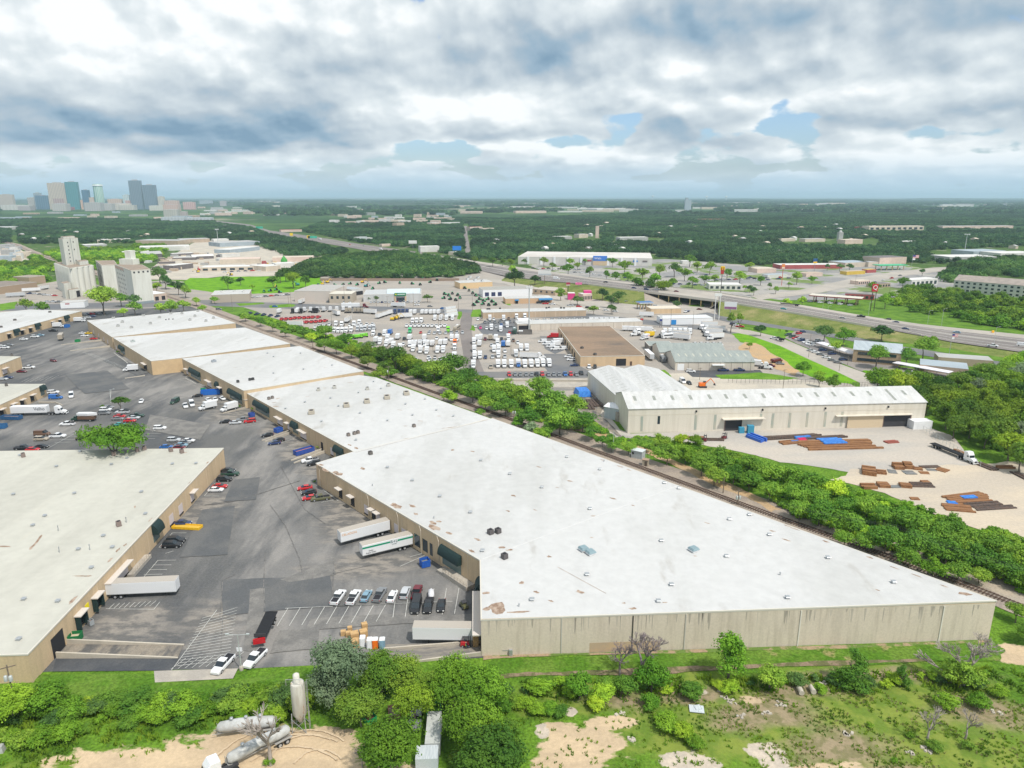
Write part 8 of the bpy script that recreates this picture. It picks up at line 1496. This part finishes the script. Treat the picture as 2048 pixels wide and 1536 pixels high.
# highway traffic
HWC=[(520,455),(585,470),(640,480),(700,490),(727,492),(762,500),(800,505),(856,518),(880,521),(893,524),(905,517),(925,525),(945,532)]
for i,(x,y) in enumerate(HWC): vehicle(['sedan','suv','box'][i % 3],['white','grey','dark blue','red','silver'][i % 5],x,y,128 if i % 2 else 308,f'{["white", "grey", "navy", "red", "silver"][i % 5]} vehicle, {ordn(i)} along the far bend of the highway','highway traffic',lod=2)
for x,y,k,c,hd,l_ in ((1113,560,'box','white',115,'white box truck driving on the highway past the billboard'),(1134,552,'sedan','grey',300,'grey car just beyond the white highway truck'),(1134,563,'sedan','dark blue',115,'navy car right of the white highway truck'),(1211,565,'sedan','black',300,'black car on the highway left of the bridge'),(1268,577,'sedan','dark blue',118,'navy car entering the bridge, first of two'),(1293,580,'suv','dark blue',118,'navy wagon entering the bridge, second of two'),(1315,580,'sedan','white',118,'white car on the bridge'),(1328,578,'sedan','grey',118,'grey car on the bridge'),(1353,584,'sedan','maroon',118,'maroon car on the bridge'),
      (1567,619,'sedan','teal',120,'teal car right of the bridge'),(1580,611,'flatbed','brown',300,'flat lorry trailer right of the bridge'),(1685,638,'sedan','grey',122,'grey car near the white barrier'),(1722,634,'pickup','black',302,'black pickup before the fuel canopy'),(1775,641,'suv','black',302,'black wagon right of the black pickup'),(1791,646,'sedan','dark blue',302,'navy sedan right of the black wagon'),(1811,659,'sedan','dark blue',125,'navy sedan near the flagpole'),(1913,666,'sedan','pale blue',305,'pale blue car beyond the flagpole'),(1985,693,'pickup','white',125,'white pickup at the right on the highway'),(2044,692,'van','white',125,'white van cut by the right edge'),
      (1489,637,'sedan','dark blue',120,'navy car on the lower frontage road'),(1399,620,'sedan','maroon',120,'maroon car on the lower frontage road')):
 vehicle(k,c,x,y,hd,l_,'highway traffic',lod=1,z=(6.6 if x<1420 and y<590 and x>1150 else 3.2 if x<1150 else 5.4 if x<1600 else 4 if x<1760 else 2.6 if x<1900 else 1.2) if y<700 and x not in (1489,1399) else 0)
# cars at shops, dealer, station
def carrow(x0,y0,x1,y1,n_,where,hd=0,seed=0,cols=('white','silver','grey','red','black','dark blue','white')):
 r=random.Random(seed+n_)
 for i in range(n_):
  c=r.choice(cols); k=r.choice(['sedan','suv','sedan','pickup']); vehicle(k,c,x0+(x1-x0)*i/max(1,n_-1),y0+(y1-y0)*i/max(1,n_-1)+r.uniform(-.5,.5),hd+r.uniform(-4,4),f'{c} {"car" if k != "pickup" else "pickup"}, {ordn(i)} from the left {where}','cars parked at shops',lod=2)
carrow(742,606,838,605,14,'before the equipment dealer',2,1); carrow(656,605,700,606,5,'before the beige block',2,2); carrow(1052,604,1104,610,5,'before the blue awnings',90,3); carrow(1066,537,1180,541,12,'in the left superstore lot',70,18); carrow(1420,562,1560,556,12,'between the fast food shops',70,19); carrow(1850,560,1930,548,6,'by the right shops',70,20); carrow(60,588,110,592,6,'at the brown building',80,21); carrow(450,545,560,540,9,'at the long cream shop',80,22); carrow(1150,545,1250,556,9,'in the upper superstore lot',60,4); carrow(1225,562,1420,572,14,'in the lower superstore lot',80,5); carrow(1360,548,1500,556,9,'behind the fast food shops',70,6); carrow(1515,562,1640,552,7,'about the orange sign',80,7); carrow(1620,604,1700,611,5,'under the long fuel canopy',80,8); carrow(1240,603,1340,618,8,'about the blue fuel canopy',80,9); carrow(160,631,205,628,7,'beyond the far warehouse roofs',80,10); carrow(155,642,186,634,4,'at the far corner of the left warehouse',80,11); carrow(95,604,150,606,6,'before the silo annexes',85,12); carrow(470,602,494,602,5,'before the beige warehouse',2,13,('black','grey')); carrow(500,596,575,590,8,'at the green machinery yard',60,14); carrow(1140,612,1230,624,6,'on the roads below the pink shops',100,15); carrow(1750,566,1800,552,4,'on the avenue',60,16); carrow(1466,650,1480,654,3,'by the fresh green tree',110,17)
for x,y,k,c,hd,l_ in ((645,616,'sedan','white',90,'white car driving on the street before the beige block'),(550,614,'sedan','blue',90,'blue car driving on the street at the left'),(886,618,'sedan','blue',90,'blue car on the street by the grass island'),(860,614,'sedan','grey',90,'grey car on the street right of the dealer'),(438,620,'suv','grey',90,'grey wagon crossing near the railway'),(834,611,'sedan','white',90,'white car leaving the dealer')): vehicle(k,c,x,y,hd,l_,'street traffic',lod=2)
V2('trailer','white',(681,616),(722,616),'white semi trailer on the street with a maroon cab','street traffic',lod=1,L_=15,roof='grey'); V2('tractor','maroon',(722,616),(735,616),'maroon truck cab on the street','street traffic',lod=1); V2('trailer','white',(783,614),(810,615),'white trailer on the street before the dealer','street traffic',lod=1,L_=12); V2('trailer','white',(611,603),(596,611),'white trailer turning at the blank walled store','street traffic',lod=1,L_=12)
V2('trailer','white',(80,583),(46,585),'white semi trailer with purple letters beside the long brown building','trailers by the brown building',lod=1,L_=15); V2('trailer','white',(96,578),(84,580),'second white trailer behind the purple lettered one','trailers by the brown building',lod=1,L_=9); V2('trailer','silver',(54,593),(10,595),'grey trailer nearest beside the long brown building','trailers by the brown building',lod=1,L_=15)
# equipment yards
rr=random.Random(12); i=0
EQ=[(625,575),(637,572),(686,571),(700,569),(714,571),(670,572),(758,568),(770,566),(800,568),(825,569),(840,571),(745,579),(890,590),(898,593),(905,589),(915,592),(887,598),(900,600),(912,602),(920,598),(938,583),(945,588),(930,578),(952,593),(960,600),(968,604),(975,600),(985,605),(965,610),(955,606),(948,612),(978,612),(990,611),(528,585),(540,583),(560,586),(552,581),(860,566),(875,562),(846,560)]
for i,(x,y) in enumerate(sorted(EQ)): vehicle('agri','green',x,y,rr.uniform(0,360),f'green farm machine, {ordn(i)} from the left in the dealer yards','green farm machines')
for i,(x,y,c,l_) in enumerate(((645,570,'yellow','yellow excavator behind the blank walled store, right'),(655,566,'yellow','yellow excavator behind the blank walled store, rear'),(725,566,'yellow','yellow excavator in the middle of the yard'),(732,574,'teal','teal drill rig beside the middle yellow excavator'),(552,576,'yellow','yellow loader by the green field edge'),(462,551,'yellow','yellow boom lift on the pale yard'),(396,545,'yellow','yellow flat machine on the pale yard'),(595,571,'teal','teal crane with raised boom at the field edge'),(398,541,'red','red machine by the blue door shop'))): vehicle('excavator',c,x,y,40*i,l_,'yellow and teal machines')
solo('green_cone',MB().lathe(tuple(P(569,532)),[(2.0,0),(4.2,5),(4.2,8),(.4,13.5)],16),plain((.05,.30,.04)),'bright green cone topped tank on the pale yard','tank')
for i,(x0,y0,x1,y1,n_,k,c,hd,w_) in enumerate(((596,624,700,622,9,'tractor','white',2,'in the sparse row along the street fence'),(870,640,905,640,4,'box','white',180,'under the big white trailers'),(858,668,925,667,7,'pickup','silver',178,'between the truck rows of the left lot'),(700,652,745,650,5,'pickup','white',178,'behind the silver sleeper cabs'),(1185,640,1235,640,6,'van','white',90,'beyond the long white building'),(1255,662,1300,664,5,'box','white',100,'right of the brown roof building'),(1330,668,1380,668,6,'box','white',190,'in the middle fleet lot'),(1390,690,1440,690,5,'pickup','white',170,'in the rear fleet lot'),(970,646,1030,645,7,'pickup','grey',178,'at the wall of the tan strip building'),(1045,642,1165,639,9,'sedan','silver',90,'in front of the tan strip building'),(1085,685,1110,700,4,'van','white',265,'at the docks of the brown roof building'),(820,693,850,692,4,'box','white',178,'beside the wood in the left lot'),(860,722,900,721,5,'pickup','white',178,'nearest the belt in the left lot'),(500,628,555,634,5,'pickup','dark blue',10,'at the left end of the red truck lot'),(760,688,800,700,4,'box','white',178,'behind the dark belt tree'))):
 for j in range(n_): vehicle(k,c,x0+(x1-x0)*j/(n_-1),y0+(y1-y0)*j/(n_-1),hd+(j*5) % 7-3,f'{c} {NAMES[k][1]}, {ordn(j)} from the left {w_}',GT,lod=2)
# --- steel stock
M_st=mat('rusty_steel',(.20,.095,.045),(.30,.15,.065),rough=.85,scale=1.5,stretch=(.2,3,1),fine=.2,fs=5); M_std=mat('dark_steel',(.07,.055,.05),(.12,.08,.06),rough=.8,scale=1.5,fine=.2); M_stb=mat('blue_tarp',(.03,.16,.55),(.05,.24,.65),rough=.5,scale=1,fine=.15,fs=3); M_stg=mat('grey_plate',(.17,.18,.18),(.22,.21,.2),rough=.7,fine=.15)
def pile(label,a,b,n_,w,h,m_,name='steel_stack',group='stacks of steel in the storage yard'):      # n bars side by side running from pixel a to b
 A,B=P(*a),P(*b); d=(B-A); L_=d.length; d.normalize(); q=Vector((-d.y,d.x,0)); rot=math.atan2(d.y,d.x); mb=MB(); r=random.Random(int(a[0]+b[1]))
 for k in range(n_):
  hh=h*r.uniform(.6,1.1); o=(A+B)/2+q*((k-(n_-1)/2)*w)+d*r.uniform(-.03,.03)*L_; mb.box((o.x,o.y,hh/2+.05),(L_*r.uniform(.9,1),w*.8,hh),rot=rot)
 return solo(name,mb,m_,label,'steel',group)
for a in [((1602,893),(1750,889),9,1.1,.7,M_st,'big brown field of rusty beams in the concrete yard'),((1510,880),(1640,872),4,.8,.8,M_std,'long dark pipe heap along the hall wall'),((1600,879),(1690,874),3,.8,.7,M_std,'second dark pipe heap along the hall wall'),((1560,888),(1600,884),4,.9,.7,M_st,'short rusty bundle left of the blue tarps'),((1770,886),(1795,884),3,.9,.5,plain((.28,.08,.06),.9),'small reddish heap right of the beam field'),
  ((1640,886),(1686,884),5,1.4,1.1,M_stb,'largest blue tarp heap left of the beam field'),((1590,879),(1622,876),3,1.2,.9,M_stb,'blue tarp bundle behind the red one'),((1585,886),(1600,885),2,1.3,.7,M_stb,'small blue tarp bundle at the left'),((1596,882),(1612,881),2,1.2,.8,plain((.6,.02,.10),.7),'bright red bundle among the blue tarps'),((1496,873),(1528,885),4,.9,1.6,plain((.03,.12,.50),.5),'blue roller conveyor by the hall door'),
  ((1528,876),(1546,875),2,.8,.8,M_std,'small dark bundle right of the conveyor'),((1402,880),(1448,881),3,.8,.6,M_std,'dark beams left of the hall door behind the trees'),((1365,877),(1410,877),3,.8,.6,M_st,'rusty beams behind the tree row by the hall'),
  ((1722,944),(1752,948),5,1.2,1.6,M_st,'tallest rusty plate stack in the caliche yard'),((1752,945),(1772,947),3,1.2,1,M_st,'rusty stack right of the tallest one'),((1785,936),(1806,937),3,1.2,1.5,M_st,'left of two rusty block stacks in the middle row'),((1806,935),(1824,936),3,1.2,1.6,M_st,'right of two rusty block stacks in the middle row'),((1775,943),(1794,945),3,1.2,.3,M_stg,'grey plate flat on the yard, left'),((1806,946),(1830,946),3,1.2,.3,M_stg,'grey plate flat on the yard, middle'),((1838,946),(1858,947),2,1.2,.3,M_st,'brown plate flat on the yard, right'),((1852,940),(1872,941),2,1.1,.3,M_stg,'grey plate flat on the yard, far right'),((1874,938),(1896,944),3,1.3,.5,M_st,'brown beams right end of the upper row'),((1840,935),(1880,934),2,1.1,.4,M_std,'dark beams behind the upper row'),((1826,938),(1845,940),2,1.2,.6,M_st,'brown bundle between the upper stacks'),
  ((1722,975),(1752,975),3,1.2,.9,M_st,'rusty stack at the left of the lower row'),((1754,972),(1778,973),3,1.2,1.3,M_st,'tall rusty stack in the lower row'),((1778,974),(1800,974),2,1.2,.3,M_stg,'grey plate in the lower row'),((1798,972),(1822,974),3,1.2,1,M_st,'third rusty stack of the lower row'),((1820,971),(1866,972),3,1.2,.6,M_std,'dark beams at the right of the lower row'),((1842,966),(1858,966),2,1.1,1,M_st,'small rusty block behind the lower row'),((1820,998),(1838,999),2,1,.5,M_st,'small rusty bundle behind the trees'),
  ((1890,1000),(1970,990),4,1.0,.6,M_st,'upper long rusty beams in the lower caliche yard'),((1905,1006),(1984,1001),4,.9,.5,M_st,'middle long rusty beams in the lower caliche yard'),((1930,1012),(2002,1007),3,.9,.4,M_std,'dark beams in the lower caliche yard'),((1950,1019),(2030,1014),3,.9,.4,M_std,'lowest dark beams in the caliche yard'),((1885,1015),(1945,1020),5,1.0,.5,M_st,'rusty beams at the edge of the trees'),((1922,998),(1952,996),2,1.2,.7,M_stb,'pale blue tarp on the long beams'),((1893,1006),(1914,1008),2,1.2,.7,M_stb,'small blue tarp at the left of the long beams'),
  ((1954,927),(1992,942),5,.7,.6,M_std,'dark beams right of the white truck'),((1992,937),(2028,937),2,.7,.9,M_st,'brown beams beside the grass at the right edge'),((2026,945),(2060,962),4,.7,.6,M_std,'dark beams cut by the right edge'),((1908,899),(1938,912),2,.8,.5,M_st,'brown beams behind the flatbed trailer'),((1500,792),(1610,794),3,1.6,1.0,plain((.55,.56,.57),.6),'white roofed storage racks behind the hall'),((1170,806),(1178,820),4,1.4,.7,M_std,'dark plate stack left of the hall, beside the shed'),((1182,800),(1195,815),4,1.4,.6,M_std,'dark plate stack nearer the twin halls')]:
 pile(a[6],a[0],a[1],a[2],a[3],a[4],a[5])
p=P(1165,790); solo('blue_canopy',MB().box((p.x,p.y,1.6),(6.5,9,2.6),rot=.15,taper=.8),M_stb,'bright blue tarp covered stack left of the twin halls','tarp')
V2('flatbed','grey',(1864,893),(1928,919),'long empty flatbed trailer by the wood fence',None,L_=14); V2('tractor','white',(1922,917),(1948,929),'white sleeper truck hitched to the empty flatbed',None); vehicle('forklift','maroon',1449,878,60,'rusty red forklift at the hall doorway',None,0); vehicle('forklift','maroon',1410,882,20,'rusty forklift half hidden by trees',None,0)
p=P(1500,866); solo('blue_machine',MB().box((p.x,p.y,1.6),(2.4,1.8,3.2)).box((p.x-3.5,p.y,1.2),(2,1.6,2.4)),plain((.05,.28,.42),.6),'blue machine cabinet at the head of the conveyor','machine')
# --- poles, wires, signs
M_pole=mat('timber_pole',(.17,.13,.10),(.24,.20,.16),rough=.95,scale=2); M_gal=plain((.50,.53,.52),.5,.3)
def upole(x,y,ytop,label,arms=1,tr=0,m_=None,r=.17,group='timber utility poles'):
 p=P(x,y); h=10.
 for _ in range(5): h += (proj(p.x,p.y,h)[1]-ytop)*pxm(x,y)
 h=min(max(h,5),22); t=thing('utility_pole',label,'pole',tuple(p),group); part('post',MB().tube((p.x,p.y,0),(p.x,p.y,h),r,r*.7,8),m_ or M_pole,t)
 for k in range(arms): part('crossarm',MB().box((p.x,p.y,h-.5-k*1.1),(2.6,.14,.16),rot=.5),m_ or M_pole,t)
 for k in range(tr): part('transformer',MB().lathe((p.x+(.45 if k else-.45),p.y-.25,h-3.2),[(.32,0),(.32,1.0),(.2,1.1)],10),M_gal,t)
 return Vector((p.x,p.y,h-.4))
W_=[upole(500+506/4,703,690-12,'timber pole beside the rails at the far warehouse'),upole(778,765,732,'timber pole with transformer beside the rails',1,1),upole(888,800,774,'timber pole rising from the small shrub',1),upole(1016,826,800,'pole with paired pale posts behind the rails',1),upole(1028,835,817,'pole with two white transformers above the shrub',1,2),upole(1056,850,824,'crossarm pole with transformer above the shrub',2,2),upole(1446,987,955,'bare timber stub pole beside the dirt track',0),upole(1475,1010,978,'pole with white transformers beside the dirt track',1,2)]
upole(1226,906,862,'slim grey street pole beside the rails',0,0,M_gal,.12); upole(28,1400,1330,'timber pole with two transformers at the lower left corner',1,2)
for i,(x,y,yt) in enumerate(((578,617,590),(583,617,580),(606,622,598),(690,615,565),(753,612,590),(775,614,592),(827,613,584),(917,622,592),(945,622,585),(962,626,588),(1140,628,600),(1225,628,595),(1385,664,622),(1341,654,618),(1500,745,718),(1564,795,738),(1617,715,667),(1678,742,723),(465,620,588),(881,655,630),(877,660,640),(664,655,620),(702,662,630),(866,703,690),(1022,710,690),(1399,760,735),(1695,730,712),(1720,712,690),(1777,600,570),(1710,572,550))): upole(x,y,yt,f'thin street pole, {ordn(i)} in the list from the mid street to the offices',1 if i % 2 else 0,0,r=.13,group='thin street poles')
wm_=MB()
def wire(a,b,sag=1.2,n_=8):
 pr=a
 for k in range(1,n_+1): f=k/n_; q=a.lerp(b,f)-Vector((0,0,sag*4*f*(1-f))); wm_.tube(pr,q,.022,seg=3,cap=False,sm=False); pr=q
seq=[W_[0],W_[1],W_[2],W_[4],W_[5],Vector((*P(1300,930)[:2],9)),W_[7],Vector((*P(1780,1115)[:2],9)),Vector((*P(2100,1225)[:2],9))]
for i in range(len(seq)-1):
 for o in (-.9,0,.9): wire(seq[i]+Vector((o*.8,o*.5,0)),seq[i+1]+Vector((o*.8,o*.5,0)))
solo('power_lines',wm_,plain((.08,.08,.08),.8),'thin sagging power lines strung along the railway poles','wires')
def lamp(x,y,ytop,label,arm=1,grp='grey street lamps',base=False):
 p=P(x,y); h=10.
 for _ in range(5): h += (proj(p.x,p.y,h)[1]-ytop)*pxm(x,y)
 h=min(max(h,5),14); t=thing('street_lamp',label,'lamp',tuple(p),grp); part('post',MB().tube((p.x,p.y,0),(p.x,p.y,h),.11,.07,8),M_gal,t)
 for s_ in ((-1,1) if arm==2 else (1,)): part('lamp_arm',MB().tube((p.x,p.y,h),(p.x+s_*1.9,p.y,h+(.15 if arm==2 else .5)),.05),M_gal,t); part('lamp_head',MB().box((p.x+s_*2.0,p.y,h+(.2 if arm==2 else .5)),(.6,.35,.18)),M_gal,t)
 if base: part('lamp_base',MB().lathe(tuple(p),[(.4,0),(.4,.8),(.3,.9)],10),M_conc,t)
lamp(483,1340,1270,'twin armed yard lamp with white box at the lot corner',2,base=True); lamp(222,803,780,'thin lamp post by the umbrella tree',1)
p=P(481,1318); solo('sign_board',MB().box((p.x,p.y,2.2),(1.1,.06,.9)).tube((p.x,p.y+.05,0),(p.x,p.y+.05,2.2),.04),M_white,'small white board on the twin armed yard lamp','sign')
for i,(x,y,yt) in enumerate(((1321,587,540),(1235,562,533),(1302,588,563),(1645,620,590),(1735,642,605),(1855,648,622),(1882,655,618),(1987,690,655),(1443,565,552),(1598,578,542),(1650,560,536),(1655,628,612),(946,524,512),(1100,545,535),(1180,560,540),(1500,620,600))): lamp(x,y,yt,f'grey highway lamp, {ordn(i)} in the line from overpass to right edge',1,'grey highway lamps')
def mast(x,y,ytop,label,r=.5,head=2.0):
 p=P(x,y); h=20.
 for _ in range(6): h += (proj(p.x,p.y,h)[1]-ytop)*pxm(x,y)
 t=thing('cell_mast',label,'mast',tuple(p),'pale cell masts'); part('pole',MB().tube((p.x,p.y,0),(p.x,p.y,h),r,r*.7,10),M_gal,t)
 for k in range(9): a=k*.698; part('antenna',MB().box((p.x+head*math.cos(a),p.y+head*math.sin(a),h-.6),(.35,.35,2.2)),M_white,t)
 part('antenna_ring',MB().lathe((p.x,p.y,h-1),[(head*.95,0),(head*.95,.15),(.3,.2)],12),M_gal,t)
mast(1058,661,573,'tall pale steel cell mast beside the long white building'); mast(437,492,458,'slim cell mast over the industrial sheds',.6,3); mast(1930,498,468,'white cell mast in the woods at the right',.7,4)
cb=frame((1037,669),(1064,669),8); ct=thing('mast_compound','walled gravel pad at the foot of the tall cell mast','compound',tuple((cb[0]+cb[2])/2))
for i in range(4):
 a,b=cb[i],cb[(i+1) % 4]; d=(b-a).normalized(); c=(a+b)/2; part('fence_panel',MB().box((c.x,c.y,1),((b-a).length,.2,2),rot=math.atan2(d.y,d.x)),plain((.16,.15,.14),.9),ct)
part('cabinet',MB().box(tuple((cb[0]+cb[2])/2+Vector((-3,0,1))),(3,2,2)),M_white,ct)
def sign(label,x,y,yt,wpx,hpx,c,c2=None,posts=1,txt=None,tc=None,pc=None,name='pole_sign',group='tall roadside signs',hd=180,ts=1.):
 p=P(x,y); k=pxm(x,y); h=15.
 for _ in range(6): h += (proj(p.x,p.y,h)[1]-yt)*k
 w,hh=wpx*k,hpx*k*1.05; t=thing(name,label,'sign',tuple(p),group); rot=R(180-hd); d=Vector((math.cos(rot),math.sin(rot),0))
 for i in range(posts): f=0 if posts==1 else (-.32+.64*i/(posts-1)); q=p+d*(w*f); part('post',MB().tube((q.x,q.y,0),(q.x,q.y,h-hh*.5),.28,seg=8),plain(pc or (.25,.24,.24),.6),t)
 part('panel',MB().box((p.x,p.y,h-hh/2),(w,.8,hh),rot=rot),plain(c,.5),t)
 n_=Vector((math.sin(R(hd)),math.cos(R(hd)),0))
 if c2: q=p+n_*.42; part('panel_band',MB().box((q.x,q.y,h-hh*.8),(w*.96,.1,hh*.32),rot=rot),plain(c2,.5),t)
 if txt: lettering('sign_lettering',txt,hh*.62*ts,plain(tc or (.8,.8,.8),.5),t,Vector((0,0,h-hh*.48))+n_*.5,hd)
 return t
t=sign('tall yellow double arch sign over a red base on a dark pole',1441,590,533,6,14,(.45,.03,.03),None,1,None,pc=(.06,.03,.03)); p=Vector(t.location); k=pxm(1441,590); hz_=[c for c in t.children if c.name.startswith('panel')][0]; zz=max(v.co.z for v in hz_.data.vertices); m_=MB(); YL=plain((.95,.62,.0),.4)
for s_ in (-1,1):
 pr=None
 for j in range(13):
  a=math.pi*j/12; q=Vector((p.x+s_*.95+.95*math.cos(a),p.y-.6,zz-3.2+3.4*math.sin(a)))
  if pr is not None: m_.tube(pr,q,.38,seg=6)
  pr=q
part('arches',m_,YL,t)
t=sign('red square sign with white ring high on two dark pylons',1744,622,568,11,14,(.55,.02,.04),None,2,'Q',pc=(.05,.03,.03),ts=1.3); sign('orange and white sign on a red post by the avenue',1563,571,528,6,9,(.75,.25,.08),(.7,.6,.5),1,pc=(.55,.08,.04)); sign('dark blue and yellow sign before the red striped strip',1628,545,517,8,9,(.02,.10,.25),(.85,.5,.02),1)
sign('maroon sign on a thick black post near the pink shops',1136,586,565,8,6,(.35,.03,.06),(.6,.5,.5),1,pc=(.02,.02,.02)); sign('pink winged sign right of the maroon one',1157,582,565,13,4,(.75,.15,.38),None,1); sign('small red and white road sign by the street',1283,650,630,6,10,(.4,.42,.4),(.5,.05,.05),2); sign('dark blue small sign before the white store',1321,655,630,5,12,(.65,.68,.68),(.02,.03,.2),2)
bb='highway billboards'
t=sign('white billboard above the dark oaks left of the highway trucks',1089,572,541,26,9,(.66,.66,.66),(.45,.47,.52),1,None,None,(.22,.16,.12),'billboard',bb); sign('pale billboard over the two storey white office',727,484,473,15,6,(.62,.66,.66),None,1,None,name='billboard',group=bb); sign('white billboard with dark figure beyond the highway',826,500,481,16,6,(.72,.72,.70),(.62,.6,.58),1,None,name='billboard',group=bb); sign('bright blue billboard right of the white office',914,512,492,17,8,(.02,.22,.75),None,1,None,name='billboard',group=bb)
t=sign('tilted white billboard with purple and yellow bands by the lower road',1459,640,604,24,14,(.72,.73,.74),(.28,.12,.24),1,None,name='billboard',group=bb,hd=200); sign('white two legged sign tower facing away beside the bridge',1433,640,587,14,5,(.70,.70,.68),None,2,None,pc=(.75,.75,.74))
sign('green overhead highway sign at the far bend',519,460,453,14,4,(.05,.45,.30),None,2,name='road_sign',group='green highway signs'); sign('green overhead highway sign beside the yellow one',625,478,472,18,4,(.05,.45,.30),None,2,name='road_sign',group='green highway signs'); sign('yellow square road sign at the far bend',583,473,466,6,5,(.85,.6,.02),None,1,name='road_sign',group='green highway signs'); sign('second yellow square road sign left of the green one',617,478,471,6,5,(.85,.6,.02),None,1,name='road_sign',group='green highway signs'); sign('orange square road sign at the right highway edge',1985,668,661,4,4,(.9,.45,.02),None,1,name='road_sign',group='green highway signs')
def flag(x,y,yt,label):
 p=P(x,y); h=20.
 for _ in range(6): h += (proj(p.x,p.y,h)[1]-yt)*pxm(x,y)
 t=thing('flagpole',label,'flag',tuple(p)); part('pole',MB().tube((p.x,p.y,0),(p.x,p.y,h),.12,seg=6),M_gal,t); k=pxm(x,y); w=12*k; hh=6*k
 for j in range(7): part('stripe',MB().box((p.x+w/2,p.y,h-hh*(j+.5)/7),(w,.06,hh/7)),plain((.5,.04,.05) if j % 2==0 else (.75,.75,.75)),t)
 part('canton',MB().box((p.x+w*.22,p.y,h-hh*.28),(w*.44,.1,hh*.55)),plain((.03,.05,.25)),t); part('second_flag',MB().box((p.x+w*.22,p.y,h-hh*1.35),(w*.45,.08,hh*.55)),M_white,t)
flag(1897,715,668,'tall flagpole with striped flag above a white one near the highway'); flag(1822,540,510,'flagpole with striped and white flags by the green canopy')
# rail equipment cabins
p=P(1276,915); t=thing('signal_cabin','pale grey steel railway signal cabin within a fence','cabin',tuple(p)); part('cabin_wall',MB().box((p.x,p.y,1.4),(4.2,3,2.8),rot=-.6),mat('cabin_grey',(.42,.45,.46),fine=.05),t); part('cabin_roof',MB().box((p.x,p.y,2.9),(4.5,3.3,.2),rot=-.6),plain((.58,.62,.63)),t); part('fan',MB().tube((p.x-1.9,p.y-.8,2.0),(p.x-2.1,p.y-.9,2.0),.45,seg=12),M_dark,t)
fb=MB()
for i in range(9): q=P(1258+i*5,915-abs(i-4)*1.0+5); fb.tube((q.x,q.y,0),(q.x,q.y,1.6),.04,seg=5)
fb.tube(P(1258,916)+Vector((0,0,1.6)),P(1298,916)+Vector((0,0,1.6)),.04); solo('wire_fence',fb,M_gal,'thin wire fence around the railway signal cabin','fence')
p=P(1291,931); t=thing('relay_hut','small beige hut with brown roof beside the signal cabin','hut',tuple(p)); part('hut_wall',MB().box((p.x,p.y,1.1),(2.0,1.7,2.2),rot=-.4),plain((.42,.36,.28),.8),t); part('hut_roof',MB().box((p.x,p.y,2.3),(2.3,2,.16),rot=-.4),plain((.36,.25,.18),.8),t); part('hut_door',MB().box((p.x-.1,p.y-.95,1.0),(.8,.08,1.8),rot=-.4),plain((.12,.09,.07)),t)
# fences
def fence(label,a,b,h,n_,m_,solid=.0):
 A,B=P(*a),P(*b); d=(B-A).normalized(); t=thing('fence',label,'fence',tuple((A+B)/2)); pm_=MB()
 for z in (h*.5,h): pm_.tube(A+Vector((0,0,z)),B+Vector((0,0,z)),.04,seg=4)
 if solid: c=(A+B)/2; pm_.box((c.x,c.y,h/2),((B-A).length,.05,h*solid),rot=math.atan2(d.y,d.x))
 part('rails',pm_,m_,t)
 for k in range(n_+1): q=A.lerp(B,k/n_); part('fence_post',MB().tube((q.x,q.y,0),(q.x,q.y,h),.07,seg=5),m_,t)
fence('dark railing fence on the lane behind the hall',(1456,766),(1645,768),2.2,22,M_chas); fence('short railing fence right of the tree behind the hall',(1688,772),(1735,774),2.2,8,M_chas); fence('chain fence between the concrete yard and the wood',(1846,862),(1960,935),2.2,16,M_gal); fence('low pale wall before the belt at the car row',(930,762),(1180,764),1.0,10,M_concp,.9); fence('long low brown wall behind the dealer yard',(640,562),(918,562),3.0,12,mat('brown_fence',(.30,.22,.17),fine=.1),.95); fence('fence between machinery lot and street',(960,614),(998,609),2.0,8,M_chas)
# --- haze
hb=MB().box((0,24000,122),(96000,52000,248)); HM=bpy.data.materials.new('haze'); HM.use_nodes=True; hn=HM.node_tree; hn.nodes.clear()
ho=hn.nodes.new('ShaderNodeOutputMaterial'); hv=hn.nodes.new('ShaderNodeVolumePrincipled'); hv.inputs['Color'].default_value=(.62,.82,1.0,1); hv.inputs['Density'].default_value=6.2e-5; hv.inputs['Anisotropy'].default_value=.1; hn.links.new(hv.outputs[0],ho.inputs['Volume'])
o=bpy.data.objects.new('haze',hb.mesh('haze',[HM])); COL.objects.link(o); o['kind']='stuff'; o['label']='pale blue air haze over the plain'
S.cycles.volume_bounces=1; S.cycles.volume_step_rate=20
